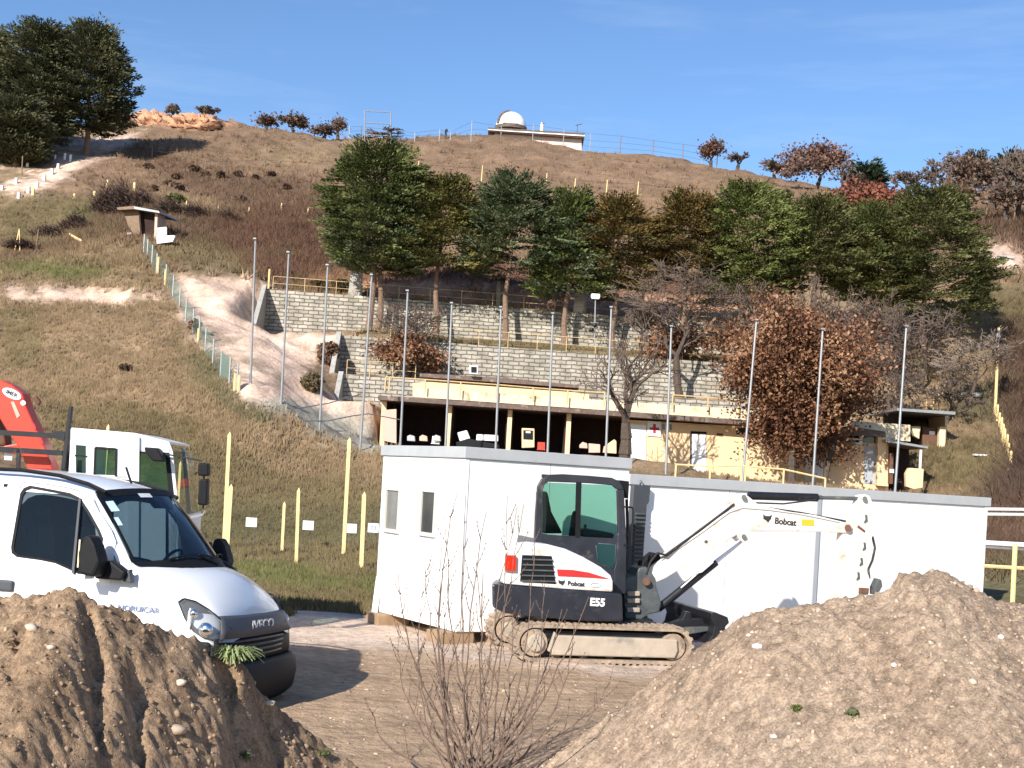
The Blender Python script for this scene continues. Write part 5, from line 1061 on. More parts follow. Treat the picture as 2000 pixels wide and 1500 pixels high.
def cat_logo(px, py, off, s, parent):
    x, z = X_.xz(px, py, off); return MB().prism([(x - s, z + s * .8), (x - s * .5, z + s * .45), (x + s * .5, z + s * .45), (x + s, z + s * .8), (x + s * .8, z - s * .1), (x + s * .2, z - s * .9), (x - s * .3, z - s * .5), (x - s * .9, z - s * .2)], off, off + .005).build('animal_head_logo', M['text_dark'], parent)
cat_logo(1097, 1137.5, .046, .045, hood)
m = MB(); x, z = X_.xz(1163, 1143, .05); m.path([Vector((x + .07 * cos(a), .05, z + .03 * sin(a))) for a in np.linspace(0, 2 * pi, 16)], .004, 4); m.build('oval_emblem', M['trim_grey'], hood)
# cab
CO, CD = .42, 1.05
for off in (CO, CO + CD - .05):
    xp([(1043,1062),(1046,1000),(1050,950),(1058,935),(1074,927),(1100,926),(1150,929),(1195,933),(1212,941),(1219,956),(1205,956),(1196,948),(1150,944),(1072,941),(1064,946),(1060,960),(1056,1040),(1066,1062)], off, .05, 'cab_frame', M['cab_black'], bevel=.012)
    xp([(1205,956),(1219,956),(1221,1000),(1224,1060),(1222,1160),(1200,1158),(1199,1112),(1203,1100),(1207,1040),(1206,1000)], off, .05, 'cab_pillar', M['cab_black'], bevel=.012)
    xp([(1046,1050),(1056,1040),(1070,1044),(1198,1052),(1207,1040),(1206,1064),(1170,1060),(1163,1066),(1168,1100),(1200,1112),(1200,1158),(1040,1140),(1043,1062)], off + .004, .05, 'cab_lower_panel', M['cab_black'])
    xp([(1127,942),(1136,943),(1133,1050),(1124,1049)], off - .004, .05, 'window_divider', M['black_plastic'])
    xp([(1060,942),(1203,948),(1205,1050),(1058,1043)], off + .02, .006, 'cab_window', M['glass_green']); xp([(1165,1062),(1202,1064),(1200,1110),(1168,1100)], off + .02, .006, 'lower_cab_window', M['glass_green'])
a0 = X_.xz(1058, 933, CO); a1 = X_.xz(1212, 941, CO); a2 = X_.xz(1062, 934, CO + CD); a3 = X_.xz(1210, 941, CO + CD)
MB().add([(a0[0], CO + .02, a0[1] + .0), (a1[0], CO + .02, a1[1]), (a3[0], CO + CD - .02, a3[1]), (a2[0], CO + CD - .02, a2[1]), (a0[0], CO + .02, a0[1] + .05), (a1[0], CO + .02, a1[1] + .02), (a3[0], CO + CD - .02, a3[1] + .02), (a2[0], CO + CD - .02, a2[1] + .05)],
         [(0, 3, 2, 1), (4, 5, 6, 7), (0, 1, 5, 4), (1, 2, 6, 5), (2, 3, 7, 6), (3, 0, 4, 7)]).build('cab_roof', M['cab_black'], ex, bevel=.02)
b0 = X_.xz(1046, 1060, CO); MB().box(b0[0], CO + .05, b0[1] - .5, b0[0] + .05, CO + CD - .06, b0[1] + .05).build('cab_rear_panel', M['cab_black'], ex)
b1 = X_.xz(1219, 1100, CO); MB().box(b1[0] - .05, CO + .05, zH, b1[0], CO + CD - .06, b1[1] - .1).build('cab_front_panel', M['cab_black'], ex)
s0 = X_.xz(1080, 1035, .8); so = MB().prism(X_.poly([(1062,960),(1070,960),(1078,1000),(1100,1042),(1062,1042)], .75), .75, 1.2).build('seat', M['black_plastic'], ex, bevel=.04)
MB().prism(X_.poly([(1120,1000),(1128,996),(1126,1050),(1112,1050)], .62), .62, .7).build('armrest_console', M['black_plastic'], ex, bevel=.02); MB().prism(X_.poly([(1135,1032),(1160,1034),(1200,1042),(1203,1052),(1135,1048)], .6), .6, 1.2).build('control_console', M['grey_plastic'], ex, bevel=.03)
jm = MB().cyl(X_.v(1146, 1045, .7), X_.v(1143, 1030, .7), .015, n=6).build('joystick', M['black_plastic'], ex); MB().ell(tuple(X_.v(1143, 1028, .7)), (.022, .022, .03)).build('joystick_knob', M['black_plastic'], jm)
# front clutter: lamps, grab rail, hoses, mirror loop
xp([(1213,938),(1229,940),(1228,974),(1216,970)], CO + .1, .2, 'work_lamp', M['black_plastic'], bevel=.01)
m = MB(); m.path([X_.v(*q, CO - .05) for q in [(1220,990),(1234,991),(1236,994),(1234,1063),(1231,1066),(1219,1065)]], .013, 5); m.build('mirror_loop', M['black_plastic'], ex)
m = MB(); m.path([X_.v(*q, CO + .2) for q in [(1224,975),(1226,1040),(1222,1110),(1218,1150)]], .022, 6); m.path([X_.v(*q, CO + .35) for q in [(1217,980),(1220,1040),(1216,1100),(1214,1160)]], .016, 6); m.build('hydraulic_hoses', M['rubber'], ex)
# swing casting
BO = .80
sc = xp([(1218,1150),(1222,1128),(1240,1124),(1248,1110),(1262,1106),(1276,1122),(1284,1150),(1292,1178),(1288,1196),(1268,1200),(1250,1212),(1222,1214)], BO - .02, .4, 'swing_post', M['exc_grey'], bevel=.02)
for y in (1160, 1174, 1192): xp([(1224,y - 5),(1250,y - 5),(1250,y + 4),(1226,y + 4)], BO - .08, .1, 'hose_clamp', M['mudpanel'], sc, bevel=.01)
MB().cyl(X_.v(1263, 1136, BO - .1), X_.v(1263, 1136, BO + .46), .055, n=14).build('boom_pin', M['rust'], ex)
boom = xp([(1258,1140),(1254,1128),(1257,1119),(1275,1102),(1292,1092),(1330,1065),(1368,1039),(1402,1012),(1424,997),(1433,980),(1441,967),(1452,963),(1462,969),(1480,984),(1502,991),(1540,999),(1592,1006),(1642,1018),(1658,1022),(1667,1031),(1662,1040),(1648,1041),(1600,1039),(1540,1037),(1463,1036),(1444,1041),(1425,1052),(1390,1073),(1337,1107),(1300,1130),(1276,1140),(1266,1142)], BO + .07, .24, 'boom', M['exc_cream'], bevel=.015)
xp([(1438,1040),(1462,1036),(1463,1054),(1452,1060),(1443,1052)], BO + .05, .28, 'cylinder_bracket', M['exc_cream'], boom, bevel=.01)
for off in (BO + .06, ): 
    m = MB(); m.path([X_.v(*q, off) for q in [(1292,1094),(1368,1042),(1424,1001),(1450,992),(1500,996),(1560,1004),(1640,1020)]], .008, 5); m.path([X_.v(*q, off) for q in [(1418,1057),(1440,1043),(1470,1038),(1560,1039)]], .006, 5); m.build('weld_seam', M['trim_grey'], boom)
MB().cyl(X_.v(1453, 971, BO + .0), X_.v(1453, 971, BO + .38), .036, n=14).build('boom_pin', M['exc_grey'], boom); MB().cyl(X_.v(1453, 1048, BO + .0), X_.v(1453, 1048, BO + .38), .036, n=14).build('boom_pin', M['exc_grey'], boom)
m = MB()
for dy in (0, .05, .10): m.path([X_.v(1262, 1122, BO - .02 + dy), X_.v(1270, 1098, BO + dy), X_.v(1284, 1080, BO + dy), X_.v(1300, 1084, BO + dy), X_.v(1350, 1048, BO + .08 + dy), X_.v(1410, 1003, BO + .08 + dy), X_.v(1434, 984, BO + .05 + dy)], .017, 6)
m.build('boom_hoses', M['rubber'], boom)
xp([(1249,1120),(1256,1096),(1276,1079),(1288,1082),(1292,1090),(1270,1104),(1258,1122)], BO + .1, .2, 'hose_guard', M['black_plastic'], bevel=.02)
lc = MB().cyl(X_.v(1285, 1189, BO + .16), X_.v(1398, 1098, BO + .16), .058, n=14).build('boom_cylinder', M['black_metal'], ex); MB().cyl(X_.v(1398, 1098, BO + .16), X_.v(1453, 1052, BO + .16), .030, n=12).build('piston_rod', M['chrome'], lc)
MB().cyl(X_.v(1283, 1190, BO + .0), X_.v(1283, 1190, BO + .34), .03, n=12).build('cylinder_pin', M['chrome'], lc); m = MB(); m.path([X_.v(1330, 1148, BO + .08), X_.v(1385, 1100, BO + .07), X_.v(1445, 1055, BO + .07)], .014, 5); m.build('cylinder_pipe', M['exc_white'], lc)
xp([(1352,1124),(1366,1112),(1390,1093),(1395,1098),(1372,1118)], BO + .05, .05, 'cylinder_valve', M['exc_white'], lc, bevel=.01)
ac = MB().cyl(X_.v(1462, 968, BO + .18), X_.v(1596, 972, BO + .18), .062, n=14).build('arm_cylinder', M['black_metal'], ex); MB().cyl(X_.v(1596, 972, BO + .18), X_.v(1688, 974, BO + .18), .028, n=12).build('piston_rod', M['exc_grey'], ac)
m = MB(); m.path([X_.v(1475, 982, BO + .12), X_.v(1530, 984, BO + .1), X_.v(1594, 976, BO + .1)], .013, 5); m.path([X_.v(1497, 992, BO + .19), X_.v(1560, 1001, BO + .19), X_.v(1650, 1018, BO + .19), X_.v(1668, 1030, BO + .19)], .018, 5); m.build('arm_hoses', M['rubber'], ac)
arm = xp([(1676,982),(1681,968),(1690,965),(1699,969),(1704,980),(1706,1020),(1703,1060),(1697,1095),(1692,1113),(1697,1124),(1701,1138),(1698,1150),(1690,1190),(1640,1190),(1637,1160),(1640,1100),(1645,1045),(1652,1026),(1661,1014)], BO + .10, .18, 'dipper_arm', M['exc_cream'], bevel=.012)
for x, y in ((1689,1068),(1683,1098),(1677,1126),(1692,1014)): xp([(x - 2,y - 9),(x + 2,y - 8),(x + 3,y + 4),(x - 3,y + 8),(x - 4,y + 6),(x - 1,y)], BO + .085, .016, 'arm_slot', M['exc_grey'], arm)
xp([(1677,1026),(1690,1036),(1689,1040),(1675,1030)], BO + .085, .016, 'arm_slot', M['rust'], arm)
MB().cyl(X_.v(1656, 1031, BO + .02), X_.v(1656, 1031, BO + .36), .05, n=14).build('arm_pin', M['rust'], arm); MB().cyl(X_.v(1689, 974, BO + .04), X_.v(1689, 974, BO + .34), .036, n=14).build('arm_pin', M['exc_grey'], arm)
m = MB(); m.path([X_.v(*q, BO + .19) for q in [(1704,1048),(1709,1070),(1704,1094),(1696,1112),(1698,1130)]], .018, 6); m.build('arm_hose', M['rubber'], arm)
xp([(1680,1148),(1698,1149),(1697,1160),(1679,1160)], BO + .06, .26, 'bucket_link', M['rust'], arm, bevel=.01)
bk = MB(); bx_, bz_ = X_.xz(1690, 1180, BO); 
bk.prism([(bx_ - .05, bz_ + .02), (bx_ + .18, bz_ + .04), (bx_ + .27, bz_ - .2), (bx_ + .20, bz_ - .48), (bx_ - .1, bz_ - .6), (bx_ - .35, bz_ - .5), (bx_ - .05, bz_ - .35)], BO - .1, BO + .5); bk.build('bucket', M['exc_grey'], ex, bevel=.02)
xp([(1708,1148),(1716,1130),(1722,1133),(1724,1145),(1716,1160),(1708,1162)], BO + .1, .15, 'bucket_tooth', M['exc_grey'], bevel=.01)
xt('Bobcat', 1534, 1019.5, BO + .064, .13, M['text_dark'], boom, .004, .95, 3); cat_logo(1499, 1012, BO + .064, .07, boom); xp([(1566,1014),(1590,1015.5),(1590,1027),(1566,1026)], BO + .062, .007, 'warning_plate', M['amber'], boom)
m = MB().ell(tuple(X_.v(1379, 1058, BO + .07)), (.03, .01, .025)); m.build('boom_scuff', M['exc_grey'], boom)
# dozer blade
dz = MB(); dz.prism(X_.poly([(1384,1196),(1391,1194),(1416,1204),(1419,1215),(1412,1222),(1408,1240),(1402,1252),(1374,1256),(1386,1240),(1390,1222),(1384,1208)], .1), -.0, 1.88); dz.build('dozer_blade', M['black_metal'], ex, bevel=.01)
for off in (.38, 1.3): xp([(1300,1222),(1332,1210),(1340,1195),(1350,1196),(1352,1210),(1392,1206),(1392,1222),(1340,1240),(1300,1240)], off, .14, 'blade_arm', M['black_metal'], bevel=.01)
xp([(1335,1226),(1384,1224),(1388,1232),(1340,1240)], .2, .1, 'blade_brace', M['exc_grey'], bevel=.01)
# ================================================================== vegetation builders
def foliage_obj(name, V, Cc, parent, k=3, material='leaf'):
    f = np.arange(len(V)).reshape(-1, k); return mesh_np(name, V, f, M[material], Cc, parent)
def conifer(base, H, crown0, prof, cols, label, seed, nf=300, nb=34, fl=1.3, bl=.34, bark='bark_red', group='dark conifers above the building', lean=0.0, trunk_r=.2, flat=.22, spray_up=.12, squash=1.0):
    """base point; crown between crown0*H and H; prof = [(t, left half width, right half width)]"""
    r = np.random.default_rng(seed); root = empty('conifer_tree', base, 0, label, 'tree', group)
    t = MB(); n = 7; pts = [Vector((lean * (i / n) ** 1.3 + .12 * sin(i * 1.7 + seed), .1 * cos(i * 2.1 + seed), H * .93 * i / n - (.3 if i == 0 else 0))) for i in range(n + 1)]
    for i in range(n): t.cyl(pts[i], pts[i + 1], trunk_r * (1.25 if i == 0 else 1) * (1 - .85 * i / n), trunk_r * (1 - .85 * (i + 1) / n), 9, False)
    lb_ = MB()
    for i in range(26):   # limbs
        h = r.uniform(crown0, .92); k = (h - crown0) / (1 - crown0); a = r.uniform(0, 6.28); wl = np.interp(k, [p[0] for p in prof], [.5 * (p[1] + p[2]) for p in prof]) * .75
        z = H * h; c = Vector((lean * h ** 1.3, 0, z)); lb_.cyl(c, c + Vector((cos(a) * wl, sin(a) * wl, wl * .25)), .05, .012, 5, False)
    t.build('trunk', M[bark], root); lb_.build('limbs', M['bark'], root)
    pk = [p[0] for p in prof]; wl = [p[1] for p in prof]; wr = [p[2] for p in prof]
    K = r.uniform(0, 1, nf) ** .85; A = r.uniform(0, 6.28, nf); rad = .35 + .65 * np.sqrt(r.uniform(0, 1, nf)); lum = fbm(A * 1.3, K * 7, 2, seed) * .9
    sx = np.where(np.cos(A) < 0, np.interp(K, pk, wl), np.interp(K, pk, wr)); sy = np.interp(K, pk, [.5 * (a_ + b_) for a_, b_ in zip(wl, wr)]) * squash
    lump = fbm(A * .9 + seed, K * 3.2, 2, seed + 5); rad = rad * (1 + .14 * lum + .34 * lump)
    cx = lean * (crown0 + K * (1 - crown0)) ** 1.3 + np.cos(A) * sx * rad; cy = np.sin(A) * sy * rad; cz = H * (crown0 + (1 - crown0) * K * .97) - .25 * rad * flat * 4
    dx, dy = np.cos(A + r.normal(0, .35, nf)), np.sin(A + r.normal(0, .35, nf)); dz = spray_up + r.normal(0, .14, nf) + .5 * (K > .85)
    nt = nf * nb; rep = lambda q: np.repeat(q, nb)
    u = r.uniform(-.5, .5, nt); w = r.normal(0, .27, nt) * (1.05 - np.abs(u)); L_ = rep(r.uniform(.7, 1.25, nf)) * fl
    DX, DY, DZ = rep(dx), rep(dy), rep(dz); bx = rep(cx) + DX * u * L_ - DY * w * L_; by = rep(cy) + DY * u * L_ + DX * w * L_; bz_ = rep(cz) + DZ * u * L_ + r.normal(0, flat * .22, nt) * fl * .5 + .16 * L_ * u * u - .12 * w * w
    s = bl * r.uniform(.6, 1.4, nt); sw = np.sign(w) * r.uniform(.2, .9, nt); ex = DX - DY * sw; ey = DY + DX * sw; ez = DZ + .12 + r.normal(0, .2, nt); ln = np.sqrt(ex ** 2 + ey ** 2 + ez ** 2); ex, ey, ez = ex / ln * s, ey / ln * s, ez / ln * s
    qx, qy, qz = r.normal(0, 1, nt), r.normal(0, 1, nt), r.normal(0, 1, nt); px_ = ey * qz - ez * qy; py_ = ez * qx - ex * qz; pz_ = ex * qy - ey * qx; ln = np.sqrt(px_ ** 2 + py_ ** 2 + pz_ ** 2) + 1e-6; ww = bl * .2; px_, py_, pz_ = px_ / ln * ww, py_ / ln * ww, pz_ / ln * ww
    p0 = np.stack([bx - px_ * .6, by - py_ * .6, bz_ - pz_ * .6], 1); p1 = np.stack([bx + ex * .45 + px_, by + ey * .45 + py_, bz_ + ez * .45 + pz_], 1); p2 = np.stack([bx + ex, by + ey, bz_ + ez], 1); p3 = np.stack([bx + ex * .45 - px_, by + ey * .45 - py_, bz_ + ez * .45 - pz_], 1)
    V = np.stack([p0, p1, p2, p3], 1).reshape(-1, 3)
    c = np.array(cols); ci = c[np.clip((rep(.5 + .5 * lum + r.normal(0, .18, nf)) * len(c)).astype(int), 0, len(c) - 1)] * r.uniform(.7, 1.3, (nt, 1)) * rep(r.uniform(.8, 1.2, nf))[:, None]
    foliage_obj('crown', V, np.repeat(ci, 4, 0), root, 4); return root

def skeleton(seed, levels, L0, r0, spread, nsub, up=.25, taper=.72, start=None, first_dir=(0, 0, 1), wig=.25, trunk=1.0):
    R = random.Random(seed); segs = []; tips = []
    def grow(p, d, L, rad, lv):
        n = 3 if lv < 3 else 2; q = p.copy()
        for i in range(n):
            d2 = (d + Vector((R.gauss(0, wig), R.gauss(0, wig), R.gauss(0, wig * .6) + up * .12)) * (.35 if lv == 0 else 1)).normalized(); e = q + d2 * (L / n); ra = rad * (1 - .35 * i / n); rb = rad * (1 - .35 * (i + 1) / n)
            segs.append((q, e, ra, rb, lv)); q = e; d = d2
            if lv >= 1 and lv < levels and R.random() < .55: branch(q, d, L * .6, rb * .5, lv + 1)
        if lv < levels:
            k = nsub if lv > 0 else nsub + 1
            for j in range(k): branch(q, d, L * R.uniform(.62, .9), rad * taper * R.uniform(.6, .85), lv + 1)
        else: tips.append(q)
    def branch(p, d, L, rad, lv):
        a = R.uniform(0, 2 * pi); t = d.orthogonal().normalized(); b = d.cross(t); s = spread * R.uniform(.6, 1.3)
        nd = (d * cos(s) + (t * cos(a) + b * sin(a)) * sin(s) + Vector((0, 0, up * .5))).normalized(); grow(p, nd, L, rad, lv)
    grow(Vector((0, 0, 0)), Vector(first_dir).normalized(), L0 * trunk, r0, 0); return segs, tips
def broadleaf(base, H, W, label, seed, cat='tree', name='oak_tree', levels=5, nsub=2, spread=.55, leafcols=None, leaves=0, lsize=.2, bark='bark', r0=.16, group=None, lean=0.0, low=0.0, up=.25, leaf_r=.45, trunk=1.0, twmat=None, leaf_zmax=1.0, fill=0.0, wig=.25, minr=.012, shell=None):
    segs, tips = skeleton(seed, levels, 1.0, .05, spread, nsub, up=up, trunk=trunk, wig=wig)
    P_ = np.array([list(s[1]) for s in segs]); zx = P_[:, 2].max(); hi_ = P_[P_[:, 2] > zx * .4]; mx_, my_ = np.median(hi_[:, 0]), np.median(hi_[:, 1]); shf = lambda z: min(1, z / (zx * .55)); fz_ = np.clip(P_[:, 2] / (zx * .55), 0, 1); wx = np.percentile(np.abs(P_[:, 0] - mx_ * fz_), 98); wy = np.percentile(np.abs(P_[:, 1] - my_ * fz_), 98)
    sc = Vector((W / 2 / wx, W / 2 / wy, H / zx)); root = empty(name, base, random.Random(seed).uniform(-.4, .4), label, cat, group)
    def T(p): return Vector(((p.x - mx_ * shf(p.z)) * sc.x + lean * p.z * sc.z / H, (p.y - my_ * shf(p.z)) * sc.y, p.z * sc.z))
    t = MB(); tw = MB(); rr_ = r0 / .05
    for a, b, ra, rb, lv in segs:
        A_, B_ = T(a), T(b); 
        if lv == 0 and a.z < .01: A_ = A_ - Vector((0, 0, .25))
        q = t if lv <= 1 else tw; q.cyl(A_, B_, max(ra * rr_, minr) * (1.2 if lv == 0 else 1), max(rb * rr_, minr * .85), 8 if lv == 0 else (5 if lv < 3 else 3), False)
    t.build('trunk', M[bark], root); tw.build('branches', M[twmat or bark], root)
    if leaves:
        r = np.random.default_rng(seed); tp_ = np.array([list(T(q)) for q in tips] + [list(T(s[1])) for s in segs if s[4] >= levels - 1]); tp_ = tp_[(tp_[:, 2] > low * H) & (tp_[:, 2] < leaf_zmax * H)]
        if shell is not None: 
            pass
        n = leaves; c = tp_[r.integers(len(tp_), size=n)] + r.normal(0, leaf_r, (n, 3)) * np.array([1, 1, .8])
        if fill:
            k = int(n * fill); g_ = r.normal(size=(k, 3)); g_ /= np.linalg.norm(g_, axis=1)[:, None]; lm = fbm(g_[:, 0] * 2.2 + 3, g_[:, 2] * 2.2 + g_[:, 1] * 1.7, 3, seed); rr2 = (r.uniform(.2, 1, (k, 1)) ** .5) * (1 + .38 * lm)[:, None]
            hol = fbm(g_[:, 0] * 5, g_[:, 2] * 5 + g_[:, 1] * 4, 2, seed + 3) > -.08; e_ = g_ * rr2 * np.array([W * .48, W * .42, H * .43]) * np.where(g_[:, 2:3] < 0, np.array([.8, .8, 1]), 1) + np.array([lean * .3, 0, H * .54]); c[:k] = np.where(hol[:, None], e_, c[:k])
        leaf_quads('crown', c, lsize, leafcols, root, r)
    return root
def leaf_quads(name, c, size, cols, root, r, clump=3.0):
    n = len(c); a = r.normal(size=(n, 3)); a /= np.linalg.norm(a, axis=1)[:, None]; b = np.cross(a, r.normal(size=(n, 3))); b /= np.linalg.norm(b, axis=1)[:, None]; s = size * r.uniform(.6, 1.3, (n, 1)); a = a * s * .5; b = b * s * .32
    V = np.stack([c - a, c + b - a * .1, c + a, c - b - a * .1], 1).reshape(-1, 3); cc = np.array(cols)
    k = fbm(c[:, 0] / 1.2 + c[:, 1] * .7, c[:, 2] / 1.2 + c[:, 1] * .5, 2, 3); idx = np.clip(((.5 + .6 * k + r.normal(0, .2, n)) * len(cc)).astype(int), 0, len(cc) - 1)
    return foliage_obj(name, V, np.repeat(cc[idx] * r.uniform(.7, 1.3, (n, 1)), 4, 0), root, 4)

# ------------------------------------------------------------------ conifer row
DG = [(0.042, 0.053, 0.016), (0.075, 0.094, 0.026), (0.112, 0.133, 0.041), (0.154, 0.174, 0.063)]
BG = [(0.047, 0.061, 0.026), (0.079, 0.102, 0.046), (0.117, 0.148, 0.071), (0.164, 0.194, 0.103)]
OL = [(0.061, 0.059, 0.018), (0.102, 0.097, 0.026), (0.15, 0.138, 0.038), (0.196, 0.174, 0.054)]
OR_ = [(0.066, 0.052, 0.018), (0.112, 0.082, 0.024), (0.178, 0.112, 0.036), (0.112, 0.102, 0.032)]
LG = [(0.052, 0.064, 0.018), (0.094, 0.114, 0.03), (0.141, 0.168, 0.045), (0.187, 0.214, 0.067)]
DO = [(0.048, 0.052, 0.018), (0.083, 0.086, 0.03), (0.122, 0.127, 0.045), (0.164, 0.168, 0.064)]
rows = [ # trunk px, base py, Z, top py, crown bottom py, left px, right px, profile kind, colours, label, lean px
 (722, 650, 88.5, 284, 530, 632, 846, 'round', DG, 'tallest dark green conifer at the left end of the row', 8),
 (738, 655, 86.5, 362, 545, 664, 832, 'round', BG, 'grey green conifer in front of the tallest one at the left end', 10),
 (848, 662, 87, 352, 535, 782, 938, 'cone', OL, 'olive brown conifer second from the left trunk', 12),
 (985, 667, 87, 346, 548, 925, 1085, 'cone', BG, 'blue green conifer with a straight trunk in the middle of the row', 15),
 (1102, 676, 87, 378, 590, 1050, 1165, 'col', LG[:3] + BG[2:], 'narrow fresh green conifer with a low crown skirt', 12),
 (1196, 682, 87.5, 394, 575, 1136, 1290, 'cone', OR_, 'orange tinted conifer right of the narrow green one', 20),
 (1330, 690, 88, 386, 560, 1272, 1420, 'cone', OR_, 'rust brown topped conifer left of the bright green one', 18),
 (1440, 700, 88.5, 366, 600, 1380, 1560, 'round', LG, 'bright green round conifer in the right half of the row', 25),
 (1585, 705, 89.5, 394, 560, 1520, 1670, 'cone', DO, 'dark conifer squeezed between the bright green and the big olive ones', 15),
 (1690, 700, 88, 408, 600, 1625, 1790, 'round', OL[:2] + DG[2:], 'olive green conifer left of the big one at the right end', 15),
 (1800, 700, 87, 372, 640, 1705, 1918, 'round', DO, 'biggest dark olive conifer at the right end of the row', 12),
]
PROF = {'round': [(0, .55, .55), (.12, .85, .85), (.35, 1, 1), (.6, .95, .95), (.8, .7, .72), (.93, .4, .4), (1, .12, .12)],
        'cone': [(0, .8, .8), (.12, 1.1, 1.05), (.4, 1.05, 1.1), (.62, .85, .9), (.8, .58, .62), (.93, .3, .32), (1, .06, .06)],
        'col': [(0, 1.1, 1.3), (.12, 1.15, 1.2), (.3, 1.0, 1.05), (.55, 1.0, .95), (.8, .7, .6), (.93, .35, .35), (1, .1, .1)]}
for i, (tx, ty, Z, top, bot, lf, rt, kind, cols, lb, ln) in enumerate(rows):
    _x = P(tx, ty, Z).x; Z = lin_y(T2L, T2R, _x) - 1.7 if i != 0 else Z
    p = P(tx, ty, Z); g = gh(p.x, p.y); p.z = g if abs(g - p.z) < 2.5 else p.z; p.z = min(p.z, g + .2) if False else g
    bot -= 16; s = F / Z; tp3 = P(tx + ln, top, Z); H = (tp3.z - p.z) * 1.02; cb = P(tx, bot, Z); c0 = max(.12, (cb.z - p.z) / H)
    lean = 0.0; hl = (tx + ln * .5 - lf) / s; hr_ = (rt - tx - ln * .5) / s
    hl *= 1.12 + .14 * (i > 0); hr_ *= 1.12 + .14 * (i > 0); prof = [(t, a * hl, b * hr_) for t, a, b in PROF[kind]]
    conifer(p, H, c0, prof, cols, lb, 300 + i, nf=int(230 + 17 * (hl + hr_) * (1 - c0) * H / 4), nb=95, fl=1.5, bl=.23, trunk_r=.22)
# conifers top left on the hill shoulder
for i, (tx, ty, Z, top, bot, lf, rt, lb) in enumerate([(-40, 300, 138, 60, 285, -130, 60, 'leftmost dark conifer on the hill shoulder, cut by the picture edge'), (75, 285, 137, 50, 276, -10, 145, 'dark green conifer second from the left on the hill shoulder'),
        (170, 262, 139, 52, 255, 80, 246, 'dark green conifer with a rounded right edge on the hill shoulder'), (30, 318, 132, 200, 312, -30, 80, 'low dark green conifer at the foot of the hill shoulder group')]):
    p = P(tx, ty, Z); g = gh(p.x, p.y); s = F / Z; H = (P(tx + 8, top, Z).z - g); c0 = max(.08, (P(tx, bot, Z).z - g) / H); hl = (tx - lf) / s; hr_ = (rt - tx) / s; p.z = g
    conifer(p, H, c0, [(t, a * hl, b * hr_) for t, a, b in PROF['round']], [(.042, .046, .022), (.07, .075, .035), (.10, .105, .052), (.14, .14, .07)], lb, 400 + i, nf=600, nb=90, fl=2.3, bl=.36, group='dark conifers on the left hill shoulder', trunk_r=.3)

# ------------------------------------------------------------------ broadleaf trees
BR = [(.11, .05, .028), (.18, .085, .046), (.25, .125, .068), (.33, .19, .11)]
RB = [(.11, .05, .035), (.16, .08, .055), (.21, .12, .08)]
def at(px, py, Z): p = P(px, py, Z); p.z = gh(p.x, p.y); return p
def hgt(p, px, py): return P(px, py, p.y).z - p.z
p = at(1548, 940, 66.5); H = hgt(p, 1550, 588); broadleaf(p, H, 262 * 66 / F, 'big oak still full of rust brown leaves in front of the building', 31, levels=6, nsub=2, leafcols=BR, leaves=60000, fill=.55, lsize=.2, r0=.2, trunk=.45, leaf_r=.5, lean=-.2, up=.1, spread=.66)
# dense rounded leaf mass of the same kind, lower right half
p = at(1612, 935, 67.5); H = hgt(p, 1612, 610); broadleaf(p, H, 150 * 66 / F, 'rust brown oak right behind the biggest one', 32, levels=5, nsub=2, leafcols=[(.12, .06, .04), (.18, .09, .055), (.22, .13, .09)], leaves=9000, lsize=.2, r0=.14, leaf_r=.45, low=.42)
p = at(1218, 893, 66); H = hgt(p, 1200, 605); broadleaf(p, H, 200 * 66 / F, 'crooked leafless oak in front of the fourth open bay', 46, name='bare_oak', levels=5, nsub=2, spread=.6, r0=.34, wig=.28, up=.2, trunk=1.3, minr=.022, twmat='twig')
p = at(1330, 770, 81.5); H = hgt(p, 1340, 510); broadleaf(p, H, 260 * 81 / F, 'dark spreading oak with brown leaves behind the white door roof', 42, levels=6, nsub=2, spread=.62, r0=.26, wig=.33, leafcols=BR, leaves=3500, lsize=.28, leaf_zmax=.5, leaf_r=.5, twmat='twig', minr=.022, trunk=.8)
p = at(798, 738, 81.5); H = hgt(p, 800, 575); broadleaf(p, H, 130 * 82 / F, 'small twisted leafless oak on the middle block terrace', 43, name='bare_oak', levels=5, nsub=2, spread=.7, r0=.17, wig=.42, twmat='twig', minr=.02)
p = at(798, 745, 80.8); H = hgt(p, 800, 655); broadleaf(p, H, 115 * 81 / F, 'low bush of orange brown leaves at the foot of the twisted oak', 44, name='oak_bush', cat='bush', levels=4, nsub=3, spread=.8, r0=.05, leafcols=BR, leaves=3800, lsize=.25, leaf_r=.35, trunk=.3, low=0)
for i, (x, y, Z, top, wd, lb, tm) in enumerate([(1700, 742, 84, 560, 190, 'leafless grey brown tree below the right end conifers', 'twig'), (1800, 760, 82, 590, 210, 'leafless brown thicket tree below the biggest conifer', 'twig'), (1890, 775, 80, 640, 150, 'drooping leafless tree beside the dark shade on the right slope', 'twig_pale'),
        (1480, 720, 86, 545, 150, 'leafless tree between the spreading oak and the rust brown oak', 'twig'), (1590, 730, 86, 540, 160, 'leafless tree behind the top of the rust brown oak', 'twig'), (1250, 715, 86.5, 560, 110, 'slim leafless tree right of the orange tinted conifer', 'twig'), (1740, 800, 78, 660, 150, 'low leafless tree left of the hut roof', 'twig'), (1850, 800, 77, 710, 120, 'low leafless scrub tree above the hut roof', 'twig')]):
    p = at(x, y, Z); H = max(1.5, hgt(p, x, top)); broadleaf(p, H, wd * Z / F, lb, 50 + i, name='bare_tree', levels=6, nsub=2, spread=.6, r0=.12, wig=.3, twmat=tm, minr=.022, trunk=.55, up=.2)
